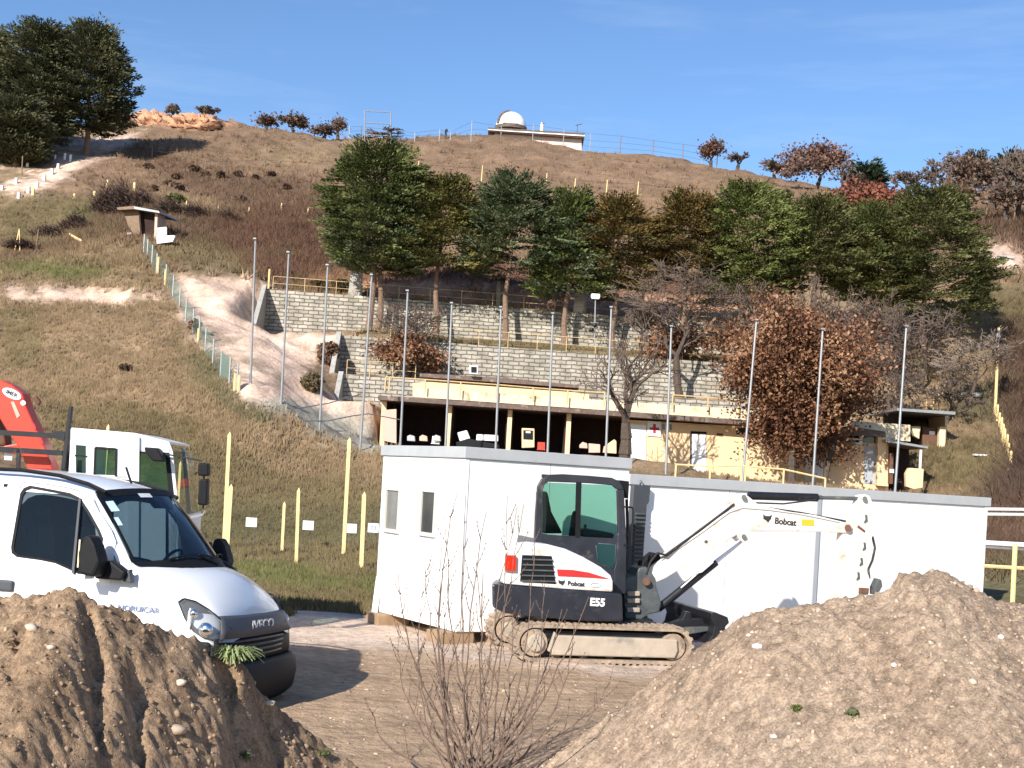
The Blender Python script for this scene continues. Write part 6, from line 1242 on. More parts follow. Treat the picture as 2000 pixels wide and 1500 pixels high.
p = at(1745, 705, 84.5); broadleaf(p, 2.8, 4, 'reddish leafless bush under the big conifer', 70, name='bare_bush', cat='bush', levels=5, nsub=3, spread=.7, r0=.05, wig=.3, bark='twig_bush', minr=.02, trunk=.2)
# skyline plants
def sky_tree(px, py, top, wd, label, seed, leaves=0, cols=None, name='bare_tree', cat='tree', levels=5, nsub=2, lsize=.6, trunk=.6, tm='twig', minr=.05, zadd=0, leaf_r=.6, spread=.6, nb=1):
    p = G(px, py, 100); Z = p.y; H = hgt(p, px, top) ; return broadleaf(p, max(1.2, H), wd * Z / F, label, seed, cat=cat, name=name, levels=levels, nsub=nsub, leafcols=cols, leaves=leaves, lsize=lsize, r0=.25, trunk=trunk, twmat=tm, minr=minr, leaf_r=leaf_r, spread=spread, group='plants along the skyline')
sky_tree(1594, 370, 276, 122, 'round crowned oak with pinkish brown leaves alone on the skyline', 17, 3600, [(.16, .085, .065), (.24, .14, .11), (.11, .06, .05)], 'oak_tree', lsize=.40, trunk=.45, leaf_r=.6, levels=5, nsub=3, spread=.8)
sky_tree(1388, 322, 272, 44, 'brown leafed bush on the skyline above the bright conifer', 82, 900, RB, 'bush', 'bush', lsize=.4, leaf_r=.45, trunk=.08, levels=5, nsub=3)
sky_tree(1440, 330, 292, 40, 'small leafless bush right of the brown skyline bush', 83, name='bare_bush', cat='bush', trunk=.3)
sky_tree(1512, 350, 312, 66, 'leafless thicket left of the round skyline oak', 84, name='bare_bush', cat='bush', trunk=.3, levels=6)
sky_tree(1650, 384, 316, 60, 'leafless bush between the skyline oak and the dark pine', 85, name='bare_bush', cat='bush', trunk=.3)
for i, (x, y, t_, wd, lb) in enumerate([(520, 250, 226, 46, 'leftmost brown leafed bush on the crest'), (575, 256, 222, 62, 'brown leafed bush on the crest left of the steel frame'), (632, 262, 240, 44, 'small leafy bush on the crest beside the steel frame'), (660, 262, 228, 24, 'thin leafy sapling nearest the steel frame'),
        (335, 232, 200, 26, 'small bare sapling on the orange earth bank'), (403, 232, 207, 40, 'bare brown bush on the right end of the orange earth bank')]):
    sky_tree(x, y + 4, t_, wd, lb, 90 + i, 260 if i < 4 else 0, RB, 'bush' if i < 4 else 'bare_bush', 'bush', lsize=.34, leaf_r=.45, trunk=.08, levels=5, nsub=3, spread=.75)
sky_tree(755, 275, 252, 80, 'low bare bramble on the crest under the steel frame', 97, 0, name='bare_bush', cat='bush', trunk=.15, levels=5)
sky_tree(1692, 440, 364, 92, 'russet leafed bushy tree above the olive conifers', 98, 6500, [(.20, .07, .045), (.28, .11, .07), (.14, .05, .035)], 'oak_tree', 'tree', lsize=.45, leaf_r=.55, trunk=.35, levels=5, nsub=3)
for i, (x, y, t_, wd, lv) in enumerate([(1775, 400, 330, 70, 0), (1830, 405, 300, 90, 0), (1885, 410, 296, 90, 700), (1935, 420, 310, 90, 0), (1985, 430, 286, 80, 0), (1870, 430, 350, 110, 900), (1965, 440, 350, 100, 300), (2030, 430, 290, 90, 0)]):
    sky_tree(x, y, t_, wd, '%s leafless tree of the right skyline thicket, counted from the left' % ORD[i], 110 + i, lv, [(.15, .09, .06), (.2, .12, .08)], levels=6, lsize=.4, trunk=.5, minr=.045)
for i, (x, y, t_, wd, lb) in enumerate([(1690, 372, 320, 60, 'dark pine leaning right beside the skyline oak'), (1905, 345, 300, 50, 'dark pine top showing in the right skyline thicket'), (1970, 380, 300, 60, 'dark pine near the right picture edge on the skyline')]):
    p = G(x, y, 120); H = hgt(p, x, t_); k = p.y / F; conifer(p, H, .1, [(t, a * wd / 2 * k, b * wd / 2 * k) for t, a, b in PROF['cone']], [(.02, .035, .02), (.035, .055, .03), (.05, .075, .04)], lb, 130 + i, nf=160, nb=26, fl=1.8, bl=.5, group='plants along the skyline')
# small green bushes on the slopes
def bush(px, py, wd, hg, cols, label, seed, n=900, ls=.2, cat='bush', zmin=25):
    p = G(px, py, zmin); k = p.y / F; r = np.random.default_rng(seed); root = empty('bush', p, 0, label, cat); W, H = wd * k / 2, hg * k
    c = r.normal(size=(n, 3)); c /= np.linalg.norm(c, axis=1)[:, None]; c = c * (r.uniform(0, 1, (n, 1)) ** .4) * (1 + .25 * fbm(c[:, 0] * 2, c[:, 2] * 2 + c[:, 1], 2, seed)[:, None]); c = c * np.array([W, W, H * .55]) + np.array([0, 0, H * .48])
    leaf_quads('leaves', c, ls, cols, root, r); m = MB(); R = random.Random(seed)
    for i in range(14): m.cyl((0, 0, -.1), (R.uniform(-.7, .7) * W, R.uniform(-.7, .7) * W, H * R.uniform(.4, .9)), .025, .01, 4, False)
    m.build('stems', M['twig'], root); return root
bush(1912, 600, 44, 66, [(.04, .045, .02), (.07, .07, .03)], 'dark green bush on the right slope beside the pale rocks', 140, 1500, .3)
bush(1525, 405, 46, 34, [(.06, .055, .025), (.09, .075, .035)], 'dark olive bush above the bright green conifer', 141, 900, .4, zmin=100)
bush(665, 572, 40, 24, [(.05, .045, .02), (.09, .06, .03)], 'small dark bush on top of the topmost block wall, right of the pole', 142, 700, .22, zmin=85)
bush(622, 568, 34, 22, [(.05, .045, .02), (.09, .06, .03)], 'small dark bush on top of the topmost block wall, left of the other bush', 143, 600, .22, zmin=85)
bush(342, 396, 40, 16, [(.10, .11, .035), (.14, .13, .05)], 'low olive bush on the slope right of the hut', 144, 500, .3, zmin=80)
bush(640, 712, 46, 44, [(.14, .08, .05), (.2, .11, .07)], 'reddish brown shrub left of the middle wing wall', 145, 1100, .2, zmin=70)
bush(610, 765, 46, 36, [(.15, .11, .06), (.12, .10, .05)], 'olive brown shrub left of the lowest wing wall', 146, 900, .2, zmin=66)
bush(245, 725, 30, 12, [(.09, .06, .035)], 'small dark tuft alone on the left slope', 147, 250, .2, zmin=55)
bush(380, 650, 26, 26, [(.17, .09, .06)], 'russet tuft against the green mesh fence', 148, 400, .18, zmin=60)
for i, (x, y) in enumerate([(290,330),(300,372),(345,350),(430,352),(465,345),(500,352),(350,372),(560,370),(470,400),(400,345),(380,335),(330,365),(530,345)]):
    bush(x, y, random.uniform(14, 26), random.uniform(8, 13), [(.10, .06, .04), (.07, .045, .03)], 'dark brown scrub tuft on the upper left slope', 160 + i, 260, .38, zmin=80)['group'] = 'scrub tufts on the upper left slope'

# ================================================================== things on the hill
def tiny_root(name, px, py, label, cat, group=None, zmin=25, rz=0.0): 
    p = G(px, py, zmin); return empty(name, p, rz, label, cat, group), p, F / p.y
# observatory
p = P(1048, 272, 199); g = gh(p.x, p.y); ob = empty('observatory', (p.x, p.y, 0), 0, 'low pinkish observatory building with white dome on the hilltop', 'building'); Of = Frame(1048, 199, 0, 272)
def op(pts, o0, th, name, material, parent=None, bevel=0): 
    pl = [(x_, z_) for x_, z_ in Of.poly(pts, o0)]; return MB().prism(pl, o0, o0 + th).build(name, material, parent or ob, bevel=bevel)
op([(966,258),(1136,268),(1136,310),(966,300)], 0, 8, 'wall', M['pinkwall']); 
op([(953,248.5),(1142,260),(1142,263.5),(953,251.5)], -1.25, 10.1, 'roof', M['roofedge']); op([(953,251.6),(1142,263.6),(1142,266.2),(953,254)], -1.2, 10, 'roof_edge', M['white']); op([(953,254.1),(1142,266.3),(1140,269),(953,256.5)], -1.0, 9.6, 'roof_shadow_board', M['roofedge'])
dcx, dcz = Of.xz(998, 249, 4); dr = 30 * 203 / F; m = MB(); vs_ = []; fs_ = []; nu, nv = 28, 9
for j in range(nv + 1):
    t = pi / 2 * j / nv
    for i in range(nu): q = 2 * pi * i / nu; vs_.append((dcx + dr * cos(t) * cos(q), 4 + dr * cos(t) * sin(q), dcz + dr * sin(t)))
for j in range(nv):
    for i in range(nu): fs_.append((j * nu + i, j * nu + (i + 1) % nu, (j + 1) * nu + (i + 1) % nu, (j + 1) * nu + i))
m.add(vs_, fs_); dm = m.build('dome', M['dome'], ob, smooth=True)
m = MB(); 
for k in range(8):
    t0, t1 = pi * (.06 + k / 9), pi * (.06 + (k + 1) / 9)
sl = MB(); q0 = [Vector((dcx - dr * 1.01 * cos(t) * .82 - .0, 4 - dr * 1.02 * cos(t) * .57, dcz + dr * 1.015 * sin(t))) for t in np.linspace(.1, 1.35, 8)]
for a_, b_ in zip(q0[:-1], q0[1:]): sl.cyl(a_, b_, .26, .26, 6)
sl.build('dome_slit', M['roofedge'], dm); MB().cyl((dcx, 4, dcz - .5), (dcx, 4, dcz + .02), dr * 1.04, n=28).build('dome_ring', M['roofedge'], dm)
sl = MB(); sl.prism([(dcx - 1.2, dcz + .02), (dcx + 1.1, dcz + .02), (dcx + .6, dcz + .6), (dcx + .3, dcz + .5), (dcx, dcz + 1.0), (dcx - .5, dcz + .7)], 4 - dr * 1.005, 4 - dr * .86); sl.build('dome_patch', M['trim_grey'], dm)
c_ = Of.xz(1058, 256, 3); cm = MB().cyl((c_[0], 3, c_[1] - .3), (c_[0], 3, c_[1] + 1.1), .26, n=12).build('chimney', M['white'], ob); MB().cyl((c_[0], 3, c_[1] + 1.1), (c_[0], 3, c_[1] + 1.25), .34, n=12).build('cap', M['galv'], cm)
c_ = Of.xz(1127, 262, 3); m = MB(); m.cyl((c_[0], 3, c_[1]), (c_[0], 3, c_[1] + 1.5), .04, n=4); m.cyl((c_[0] - .3, 3, c_[1] + 1.3), (c_[0] + .7, 3, c_[1] + 1.6), .05, n=4); m.build('antenna', M['net'], ob)
# hiker on the crest
r_, p, s = tiny_root('person', 870, 271, 'person in dark clothes standing on the crest, bending a little forward', 'person', zmin=150); Hh = 21 / s
def blob(pts, name, material, parent, seg=8):
    m = MB()
    for (a, b, ra, rb) in pts: m.cyl(a, b, ra, rb, seg); m.ell(b, (rb, rb, rb), 8, 6)
    return m.build(name, material, parent, smooth=True)
k = Hh / 1.7
def sv(x, y, z): return Vector((x * k, y * k, z * k))
blob([(sv(-.09, 0, 0), sv(-.1, 0, .45), .05 * k, .065 * k), (sv(-.1, 0, .45), sv(-.07, .02, .88), .065 * k, .09 * k), (sv(.12, .05, 0), sv(.11, .02, .45), .05 * k, .065 * k), (sv(.11, .02, .45), sv(.07, .02, .88), .065 * k, .09 * k),
      (sv(0, .02, .85), sv(.02, .0, 1.1), .14 * k, .15 * k), (sv(.02, 0, 1.1), sv(.08, -.03, 1.4), .16 * k, .15 * k), (sv(.09, -.03, 1.4), sv(.12, -.05, 1.52), .06 * k, .055 * k), (sv(-.1, 0, 1.38), sv(-.16, -.05, 1.1), .055 * k, .045 * k), (sv(-.16, -.05, 1.1), sv(-.05, -.2, .98), .045 * k, .035 * k),
      (sv(.25, 0, 1.38), sv(.3, -.06, 1.1), .055 * k, .045 * k), (sv(.3, -.06, 1.1), sv(.2, -.22, 1.0), .045 * k, .035 * k)], 'clothed_body', M['cloth'], r_)
hd = MB().ell(sv(.15, -.06, 1.60), (.085 * k, .1 * k, .12 * k), 12, 9); hd.build('head', M['skin'], r_, smooth=True); MB().ell(sv(.14, -.03, 1.64), (.095 * k, .105 * k, .10 * k), 12, 8).build('hair', M['cloth'], r_, smooth=True)
# steel frame on the crest
p = P(739, 270, 180); Ff = Frame(739, 180, 0, 270); fr_ = Ff.root('scaffold_tower', 'open grey steel frame standing on the crest', 'frame')
def fv(px, py, o): return Ff.v(px, py, o)
for o_ in (0, 2.0):
    for x in (712, 763): MB().cyl(fv(x, 292, o_), fv(x + .5, 216 + (x - 712) * .05, o_), .09, n=6).build('upright', M['galv'], fr_)
    for y in (217, 240, 263): MB().cyl(fv(712, y, o_), fv(763, y + 2.5, o_), .07, n=6).build('crossbar', M['galv'], fr_)
for x, y in ((712, 217), (763, 219.5), (712, 240), (763, 242.5)): MB().cyl(fv(x, y, 0), fv(x, y, 2.0), .06, n=6).build('tie_bar', M['galv'], fr_)
# crest fence: posts with three wires
cp = [(682,262),(705,264),(810,268),(858,268),(880,262),(920,268),(978,270),(1040,276),(1100,283),(1152,290),(1211,298),(1275,306),(1333,312),(1370,320),(1400,326)]
tops = {682:246,705:246,810:258,858:252,880:257,920:236,978:245,1040:243,1100:251,1152:259,1211:264,1275:273,1333:280,1370:285,1400:288}
pts = []; r_ = empty('wire_fence', G(1000, 270, 150), 0, 'long post and wire fence along the skyline by the observatory', 'fence'); b0_ = r_.location.copy()
for x, y in cp:
    q = P(x, y, 194 if 960 < x < 1160 else 183); q.z = gh(q.x, q.y); hh = max(1.2, P(x, tops[x], q.y).z - q.z); MB().cyl(q - b0_ - Vector((0, 0, .3)), q - b0_ + Vector((0, 0, hh)), .06, n=5).build('post', M['wood'] if x % 2 else M['galv'], r_); pts.append((q - b0_, hh))
m = MB()
for f_ in (.95, .6, .3): m.path([q + Vector((0, 0, hh * f_)) for q, hh in pts], .018, 3)
m.build('wires', M['fence_green'], r_)
# rows of light wooden fence posts across the slope
rows_ = [('row of weathered posts with wires crossing the slope behind the conifer tops', [(815,352,36),(940,355,32),(1004,365,28),(1066,365,26),(1122,372,22),(1184,378,26),(1245,380,24),(1320,388,22)], 100),
         ('row of short pale posts crossing the slope right of the hut', [(363,404,12),(425,412,10),(485,420,14),(548,418,18),(600,425,14),(640,420,14)], 80),
         ('line of grey posts with wire beside the hilltop path', [(243,296,16),(296,310,20),(400,330,18),(517,325,14),(640,335,16)], 90),
         ('posts with wire along the far right slope', [(1660,385,16),(1715,392,16),(1770,390,16),(1925,430,22),(1980,438,24)], 100)]
for lb, L_, zm in rows_:
    r_ = None; prev = []
    for x, y, h in L_:
        q = G(x, y, zm)
        if r_ is None: r_ = empty('wire_fence', q, 0, lb, 'fence'); b0_ = q.copy()
        hh = h * q.y / F; MB().cyl(q - b0_ - Vector((0, 0, .2)), q - b0_ + Vector((.05, 0, hh)), .07, .06, 5).build('post', M['timber_yellow'] if 'pale' in lb or 'weathered' in lb else M['wood'], r_); prev.append(q - b0_ + Vector((0, 0, hh * .8)))
    m = MB(); m.path(prev, .015, 3); m.build('wire', M['net'], r_)
# short yellow posts and white tree guards on the left shoulder
for i, (x, y, h) in enumerate([(209,366,13),(262,374,14),(184,388,13),(145,390,9),(64,382,12)]):
    q = G(x, y, 70); hh = h * q.y / F; o = MB().add([(-.11, -.11, -.2), (.11, -.11, -.2), (.11, .11, -.2), (-.11, .11, -.2), (-.09, -.09, hh), (.09, -.09, hh), (.09, .09, hh), (-.09, .09, hh), (0, 0, hh + .08)], [(0, 1, 5, 4), (1, 2, 6, 5), (2, 3, 7, 6), (3, 0, 4, 7), (4, 5, 8), (5, 6, 8), (6, 7, 8), (7, 4, 8), (3, 2, 1, 0)]).build('marker_post', M['timber_yellow']); o.location = q
    tag(o, ['short yellow post directly above the hut ridge, left one', 'short yellow post above the hut roof, right one', 'short yellow post left of the hut ridge pair', 'stubby yellow post on the green edge left of the hut', 'yellow post at the end of the white tree guards'][i], 'post', 'short yellow posts above the hut')
for i, (x, y, h) in enumerate([(29,324,12),(53,326,7),(64,310,8),(107,312,9),(126,315,11),(137,316,12),(113,330,9),(101,343,12),(86,354,12),(72,367,10),(55,378,12),(36,388,11),(31,360,11),(3,372,8)]):
    q = G(x, y, 90); hh = h * q.y / F; r_ = empty('tree_guard', q, 0, '%s white tree guard tube on the left shoulder, counted from the top left' % ORD[i], 'tree guard', 'white tree guards on the left shoulder')
    m = MB(); m.cyl((0, 0, -.1), (.02, 0, hh), .14, .13, 9); m.build('tube', M['white'], r_); MB().cyl((.16, 0, -.2), (.16, 0, hh * 1.1), .025, n=4).build('cane', M['wood'], r_)
# hut on the slope with black opening
q = P(285, 474, 95.5); g = gh(q.x, q.y); Hu = Frame(285, 95.5, 12, 474); hu = Hu.root('earth_hut', 'half buried hut with a black open doorway and flat metal roof', 'hut')
def up_(pts, o, th, name, material, parent=None): return MB().prism(Hu.poly(pts, o), o, o + th).build(name, material, parent or hu)
up_([(262,403),(310,412),(312,416),(262,408)], -.8, 3.0, 'roof', M['galv']); up_([(228,405),(262,402),(266,408),(230,410)], -.4, 1.6, 'roof_plank', M['wood'])
up_([(272,411),(304,414),(303,478),(278,470)], .15, .1, 'doorway_shade_sheet', M['dark_in']); up_([(303,414),(308,414),(305,480),(300,480)], -.3, 1.2, 'door_jamb', M['stucco_pink']); up_([(240,410),(272,410),(274,470),(262,462),(250,440)], .2, .7, 'earth_wall', M['wood'])  # flat dark sheet in the doorway stands in for the shade inside
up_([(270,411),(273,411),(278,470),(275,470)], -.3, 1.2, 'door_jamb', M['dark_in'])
for pts, o, lb, cat in (([(307,445),(325,443),(325,459),(307,459)], -.4, 'square white panel leaning beside the hut doorway', 'panel'), ([(306,460),(342,460),(337,472),(306,476)], -.9, 'long white board with grey marks below the square panel', 'board'), ([(247,455),(258,454),(257,464),(252,462)], -.2, 'small white scrap left of the hut doorway', 'scrap')):
    ob_ = MB().prism(Hu.poly(pts, o), o, o + .15).build('white_panel', M['white']); ob_.location = (Hu.p[0], Hu.p[1], 0); ob_.rotation_euler = (0, 0, -Hu.th); tag(ob_, lb, cat)
# dark hedge like bramble ridge over the hut
for i, (x, y, w_, h_) in enumerate([(205,420,60,50),(235,410,60,42),(275,405,60,24),(330,420,70,20),(380,428,60,14),(440,430,50,12),(150,446,60,20),(100,462,70,14),(40,482,60,10)]):
    q = G(x, y, 70); k = q.y / F; r = np.random.default_rng(500 + i); n = 1500; root_ = empty('bramble', q, 0, '%s dark leafless bramble clump of the ridge around the hut' % ORD[i], 'bush', 'bramble ridge around the hut')
    c = r.normal(0, .42, (n, 3)) * np.array([w_ * k / 2, w_ * k / 3, 0]) ; zc = np.abs(r.normal(0, .5, n)) * h_ * k * np.exp(-(c[:, 0] / (w_ * k / 2)) ** 2); ang = r.uniform(0, 6.28, n); ln = .9 * k * 20 * r.uniform(.3, 1, n) * .9
    tip = np.stack([c[:, 0] + np.cos(ang) * ln, c[:, 1] + np.sin(ang) * ln, zc + ln * r.uniform(0, .8, n)], 1); a_ = np.stack([c[:, 0], c[:, 1] - .04, zc - .1], 1); b_ = np.stack([c[:, 0] + .05, c[:, 1] + .04, zc - .05], 1)
    V_ = np.stack([a_, b_, tip], 1).reshape(-1, 3); cc = np.array([(.11, .07, .055), (.07, .045, .035), (.16, .11, .085)])[r.integers(3, size=n)]; foliage_obj('stems', V_, np.repeat(cc, 3, 0), root_, 3, 'grass')
# pale timber things left of the hut
q = G(34, 494, 60); k = q.y / F; tr_ = empty('tripod', q, 0, 'pale yellow wooden tripod at the left edge of the slope', 'tripod', None)
for dx in (-6, 5, 1): MB().cyl((dx * k, (dx == 1) * .5, -.1), (0, .1, 44 * k), .045, n=5).build('leg', M['timber_yellow'], tr_)
a_ = G(136, 462, 60); b_ = G(160, 480, 60); o = MB().cyl((0, 0, 0), b_ - a_ + Vector((0, 0, .15)), .12, n=5).build('fallen_beam', M['timber_yellow']); o.location = a_ + Vector((0, 0, .12)); tag(o, 'fallen yellow beam on the brown slope left of the hut', 'beam')
q = G(70, 490, 60); o = MB().cyl((0, 0, -.2), (.1, 0, 38 * q.y / F), .05, n=5).build('thin_post', M['wood']); o.location = q; tag(o, 'thin brown post right of the wooden tripod', 'post')
q = G(128, 448, 60); o = MB().cyl((0, 0, -.2), (.35, 0, 13 * q.y / F), .06, n=5).build('thin_post', M['timber_yellow']); o.location = q; tag(o, 'short leaning pale post above the fallen beam', 'post')
q = G(42, 345, 90); o = MB().cyl((0, 0, -.2), (.0, 0, 40 * q.y / F), .06, n=5).build('thin_post', M['wood']); o.location = q; tag(o, 'dark thin post among the white tree guards', 'post')
# green mesh fence down the left slope
fp = [(280,497),(287,506),(296,520),(305,535),(323,558),(337,580),(350,603),(362,628),(376,652),(388,668),(400,690),(415,712),(430,738),(447,755),(462,768)]
root_ = None; pr = []
for x, y in fp:
    q = G(x, y, 55)
    if root_ is None: root_ = empty('mesh_fence', q, 0, 'green wire mesh fence running down the left slope', 'fence'); b0_ = q.copy()
    hh = 30 * q.y / F if y > 600 else 27 * q.y / F; hh = 1.35; MB().cyl(q - b0_ - Vector((0, 0, .3)), q - b0_ + Vector((0, 0, hh)), .045, n=5).build('post', M['galv'], root_); pr.append((q - b0_, hh))
m = MB()
for (a, ha), (b, hb) in zip(pr[:-1], pr[1:]):
    for f_ in np.linspace(.03, .97, 9): m.cyl(a + Vector((0, 0, ha * f_)), b + Vector((0, 0, hb * f_)), .007, n=3, caps=False)
    nn = max(3, int((b - a).length / .16))
    for j in range(nn): t = j / nn; c1 = a.lerp(b, t); m.cyl(c1, c1 + Vector((0, 0, ha * .97)), .005, n=3, caps=False)
m.build('mesh', M['fence_green'], root_)
for i, (x, y, h, lb) in enumerate([(308,538,36,'yellow post on the right side of the mesh fence'), (322,558,30,'second yellow post on the mesh fence, lower down'), (387,666,24,'yellow post at the bend of the mesh fence'), (458,766,34,'yellow post where the mesh fence meets the poles, left one'), (466,768,30,'yellow post where the mesh fence meets the poles, right one'), (524,572,36,'yellow post at the upper end of the top railing')]):
    q = G(x, y, 55); o = MB().cyl((0, 0, -.2), (0, 0, h * q.y / F), .07, n=6).build('marker_post', M['timber_yellow']); o.location = q; tag(o, lb, 'post', 'yellow posts by the mesh fence')
# right side: mast, pegs, railing
q = G(1944, 800, 60); k = q.y / F; ms = empty('wooden_mast', q, 0, 'tall pale wooden mast with a dark clamp on the right slope', 'mast'); tpv = P(1951, 640, q.y) - q
MB().cyl((0, 0, -.3), tpv, .10, .07, 7).build('pole', M['timber_yellow'], ms); c_ = tpv * .88; MB().ell(c_, (.28, .25, .45), 8, 6).build('clamp', M['black_metal'], ms)
for i, (x, y, h) in enumerate([(1942,815,36),(1947,822,30),(1951,838,30),(1955,852,34),(1958,865,34),(1961,872,30),(1966,884,34),(1969,896,28),(1973,915,30),(1968,930,10),(1956,946,8),(1945,955,8)]):
    q = G(x, y, 45); hh = h * q.y / F; o = MB().add([(-.06, -.06, -.2), (.06, -.06, -.2), (.06, .06, -.2), (-.06, .06, -.2), (-.05, -.05, hh), (.05, -.05, hh), (.05, .05, hh), (-.05, .05, hh), (0, 0, hh + .08)], [(0, 1, 5, 4), (1, 2, 6, 5), (2, 3, 7, 6), (3, 0, 4, 7), (4, 5, 8), (5, 6, 8), (6, 7, 8), (7, 4, 8)]).build('fence_peg', M['timber_yellow']); o.location = q; tag(o, '%s pale yellow peg below the mast, counted downhill' % ORD[i], 'peg', 'yellow pegs below the mast')
a = P(1924, 1062, 24.4); b = P(2090, 1075, 24.4); a2 = P(1920, 1104, 24.4)
rl = empty('steel_railing', (a.x, a.y, 0), 0, 'yellow railing with white rails right of the containers', 'railing'); rel = lambda v: v - Vector((a.x, a.y, 0)); 
MB().cyl(rel(P(1924, 1060, 24.4)), rel(P(2100, 1070, 24.4)), .045, n=8).build('top_rail', M['white_door'], rl); MB().cyl(rel(P(1924, 1068, 24.5)), rel(P(2100, 1079, 24.5)), .025, n=6).build('white_rail', M['white'], rl)
MB().cyl(rel(P(1921, 1105, 24.4)), rel(P(2100, 1116, 24.4)), .035, n=6).build('middle_rail', M['timber_yellow'], rl)
for x in (1983, 2075): MB().cyl(rel(P(x, 1062, 24.35)), rel(Vector((P(x - 4, 1170, 24.35).x, 24.35, -.1 + gh(P(x, 1170, 24.35).x, 24.35)))), .045, n=8).build('post', M['timber_yellow'], rl)
sp_ = empty('pipe_rail', P(1930, 1000, 30), 0, 'pair of thin white pipes behind the end of the right container', 'pipe'); b0_ = Vector(sp_.location)
for y in (994, 1004): MB().cyl(P(1918, y, 30) - b0_, P(2110, y + 2, 30) - b0_, .035, n=6).build('pipe', M['white'], sp_)
for x in (1905, 2060): q = P(x, 994, 30.05); MB().cyl(q - b0_, Vector((q.x, q.y, gh(q.x, q.y) - .2)) - b0_, .04, n=6).build('post', M['galv'], sp_)
# yellow railing behind the middle container roof
q = [P(x, y, 54) for x, y in ((1319,932),(1386,936),(1447,932),(1455,935),(1530,938),(1612,940))]
pts = [Vector((v.x, v.y, gh(v.x, v.y))) for v in q]; railing(pts, .9, 'pale yellow railing standing in the grass behind the middle container', .035, mid=False, material='timber_yellow')
# flat stone slabs on the right slope
for i, (x, y, w_, lb) in enumerate([(1895, 775, 44, 'pale flat slab above the hut on the right slope'), (1918, 892, 34, 'thin pale plank lying on the grass right of the hut'), (1965, 505, 30, 'white rag like stone on the right slope')]):
    q = G(x, y, 50); k = q.y / F; o = MB().box(-w_ * k / 2, -.2, 0, w_ * k / 2, .2, .25 if i != 1 else .1).build('slab', M['concrete'] if i != 1 else M['white_door'], None, bevel=.03); o.location = q; tag(o, lb, 'slab')
# orange earth bank at the crest
V_, F_ = unit_rock(77, 4)
for i, (x, y, w_, h_) in enumerate([(290, 244, 90, 34), (380, 246, 90, 28), (225, 236, 60, 26)]):
    q = G(x, y, 120); k = q.y / F; vv = V_ * np.array([w_ * k * .62, 4, h_ * k * .95]); nz_ = fbm(vv[:, 0] / 1.5, vv[:, 2] / .8 + vv[:, 1] / 2, 4, 8 + i); vv = vv * (1 + .18 * nz_)[:, None]; o = mesh_np('earth_bank', vv, F_, M['ground'], np.tile(np.array((.52, .30, .19)), (len(vv), 1)) * (1 + .3 * nz_)[:, None]); o.location = q + Vector((0, 2, 0)); o['kind'] = 'structure'
# ochre rocks between the railing and the topmost wall
# ================================================================== foreground plants
def ray_on(H, px, py, lo=4, hi=13):
    a, b = ray(px, py); t = np.arange(lo, hi, .01); h = H(a * t, t); kk = np.where(EYE + b * t < h)[0]; tt = t[kk[0]] if len(kk) else hi; return Vector((a * tt, tt, float(H(np.array([a * tt]), np.array([tt]))[0])))
q = Vector(P(450, 1292, 8.75)); r = np.random.default_rng(9); root_ = empty('herb', q, 0, 'pale green weed hanging over the edge of the left heap', 'plant'); V_ = []; Cc_ = []
for i in range(230):
    a = r.uniform(0, 6.28); R_ = r.uniform(.02, .12); d_ = Vector((cos(a) * R_ + .02, sin(a) * R_ * .7, 0)); z = .06 * r.random(); t0 = Vector((cos(a) * .03, sin(a) * .02, z)); mid = t0 + d_ + Vector((0, 0, .035 + .02 * r.random())); end = mid + Vector((d_.x * .5, d_.y * .5, -.05 * r.random() - .01))
    for A_, B_ in ((t0, mid), (mid, end)):
        s_ = Vector((-sin(a), cos(a), .3)).normalized() * .005; V_ += [A_ - s_, A_ + s_, B_ + s_ * .8, B_ - s_ * .8]; c = np.array((.20, .24, .10)) * r.uniform(.7, 1.4); Cc_ += [c] * 4
foliage_obj('leaves', np.array([list(v) for v in V_]), np.array(Cc_), root_, 4)
for i, (Hh_, x, y, lb, cl) in enumerate([(HL, 476, 1480, 'small dark green weed low on the left heap', (.07, .10, .04)), (HL, 632, 1476, 'tiny green sprig on the right foot of the left heap', (.14, .17, .07)), (HR, 1556, 1388, 'green tuft lying left on the right heap', (.10, .14, .03)), (HR, 1665, 1397, 'round green tuft beside the dark clod on the right heap', (.09, .13, .03))]):
    q = ray_on(Hh_, x, y); root_ = empty('weed', q, 0, lb, 'plant', None); c = r.normal(0, .022, (160, 3)) * np.array([1, 1, .6]) + np.array([0, 0, .012]); leaf_quads('leaves', c, .02, [cl, tuple(v * .7 for v in cl)], root_, r)
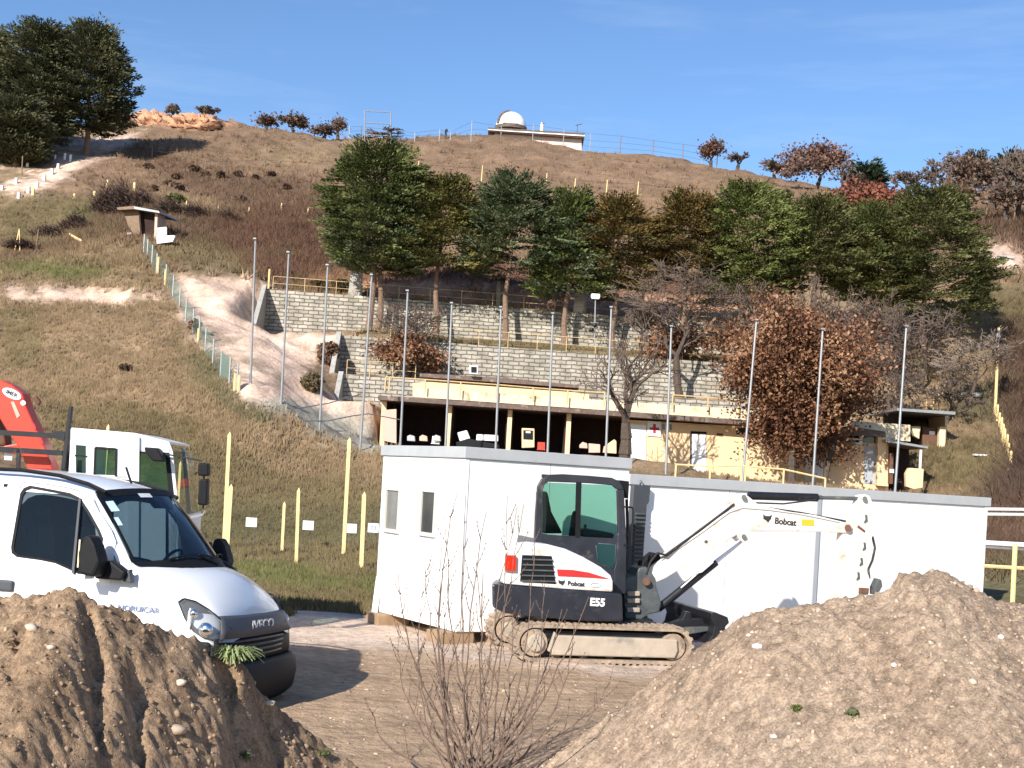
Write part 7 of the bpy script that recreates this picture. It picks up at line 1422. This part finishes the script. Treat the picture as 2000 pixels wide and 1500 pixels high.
# leafless shrub in front
sb_ = empty('bare_shrub', P(945, 1535, 10.6), 0, 'leafless many stemmed shrub growing in front of the excavator', 'shrub'); bb = Vector(sb_.location); R = random.Random(5); m = MB(); tw = MB()
tips_ = [(893,955,.0),(912,968,.3),(862,1068,-.3),(845,1085,.4),(990,968,.2),(1010,990,.5),(1022,985,-.2),(1046,1005,.1),(950,1000,-.4),(778,1120,-.2),(830,1078,.5),(735,1380,.4),(780,1215,.2),(930,1085,.6),(940,1120,-.5),(1000,1185,.3),(1098,1190,.5),(1150,1165,-.3),(1200,1300,.1),(1115,1265,.2),(1050,1240,-.2),(880,1130,.1),(905,1220,-.3),(1060,1120,.3),(815,1250,.4),(868,1010,.2)]
bud = MB()
tips_ += [(R.uniform(760, 1200), R.uniform(1180, 1420), R.uniform(-.5, .6)) for _ in range(2)]
for i, (tx, ty, dz) in enumerate(tips_):
    tip = P(tx, ty, 10.6 + dz) - bb; st0 = Vector((R.uniform(-.22, .12), R.uniform(-.12, .12), 0)); side = tip.x * .55
    c1 = st0 + Vector((tip.x * .62 + R.uniform(-.05, .05), tip.y * .3, tip.z * .18 + .05)); c2 = st0 + Vector((tip.x * .96, tip.y * .7, tip.z * .55)); N = 14; pts = []
    for k in range(N + 1):
        t = k / N; pt = (1 - t) ** 3 * st0 + 3 * (1 - t) ** 2 * t * c1 + 3 * (1 - t) * t * t * c2 + t ** 3 * tip; pts.append(pt + Vector((R.gauss(0, .008), R.gauss(0, .008), 0)))
    r0_ = R.uniform(.007, .013)
    for k in range(N): m.cyl(pts[k], pts[k + 1], r0_ * (1 - .78 * k / N), r0_ * (1 - .78 * (k + 1) / N), 5, False)
    for k in range(3, N):
        if R.random() < .75:
            L_ = R.uniform(.10, .42) * (1 - .5 * k / N); d_ = (pts[k] - pts[k - 1]).normalized(); sd_ = Vector((R.choice((-1, 1)) * R.uniform(.3, .8), R.uniform(-.5, .5), 0)); a_ = pts[k]; dd_ = (d_ + sd_).normalized()
            for z in range(4): b_ = a_ + dd_ * L_ / 4; tw.cyl(a_, b_, .0034 * (1 - z / 6), .0034 * (1 - (z + 1) / 6), 4, False); a_ = b_; dd_ = (dd_ + Vector((0, 0, .22)) + Vector((R.gauss(0, .08), R.gauss(0, .08), 0))).normalized(); bud.ell(a_, (.005, .005, .009), 5, 3)
        if k > N * .5: bud.ell(pts[k] + Vector((R.uniform(-.008, .008), 0, 0)), (.006, .006, .010), 5, 3)
m.build('stems', M['twig_bush'], sb_); tw.build('twigs', M['twig_bush'], sb_); bud.build('buds', M['twig'], sb_)

# ------------------------------------------------------------------ lamps and posts between the conifers
for i, (x, y, yb, Z, lb, hw) in enumerate([(1108, 403, 640, 93, 'white floodlight head peeping above the narrow green conifer', .22), (1229, 401, 640, 93, 'wide white floodlight head above the orange tinted conifer', .42), (1163, 578, 705, 85.5, 'grey lamp post with a white dish lamp in front of the topmost wall', .30)]):
    b_ = P(x - 3, yb, Z); g_ = gh(b_.x, b_.y); r_ = empty('floodlight', (b_.x, b_.y, g_), 0, lb, 'lamp'); tpp = P(x, y, Z) - Vector((b_.x, b_.y, g_)); MB().cyl((0, 0, -.3), tpp, .06, .045, 7).build('pole', M['galv'], r_)
    hd_ = MB().prism([(tpp.x - hw, tpp.z - .05), (tpp.x - hw * .8, tpp.z - .22), (tpp.x + hw * .8, tpp.z - .22), (tpp.x + hw, tpp.z - .05), (tpp.x + hw * .9, tpp.z + .12), (tpp.x - hw * .9, tpp.z + .12)], -.2, .1).build('lamp_head', M['white'], r_, bevel=.03)
    if i == 2:
        for dz in (-1.9, -2.2): MB().ell((tpp.x + (dz + 2) * .6, -.15, tpp.z + dz), (.16, .16, .14), 8, 6).build('horn_speaker', M['black_metal'], r_)
for x, yt, yb, Z, w_, lb, mt in [(975, 535, 612, 93.5, .14, 'pale leaning concrete post on top of the topmost block wall', 'concrete'), (697, 530, 566, 93, .5, 'grey slab like stump between the first conifer trunks', 'concrete'), (1133, 574, 612, 93, .42, 'white stone stele standing on top of the topmost block wall', 'white')]:
    b_ = P(x - 3, yb, Z); g_ = gh(b_.x, b_.y); t_ = P(x, yt, Z); o = MB().prism([(-w_, -.3), (w_, -.3), (t_.x - b_.x + w_ * .8, t_.z - g_), (t_.x - b_.x - w_ * .8, t_.z - g_ + .05)], -.12, .12).build('upright_post', M[mt], None, bevel=.02); o.location = (b_.x, b_.y, g_); tag(o, lb, 'post')
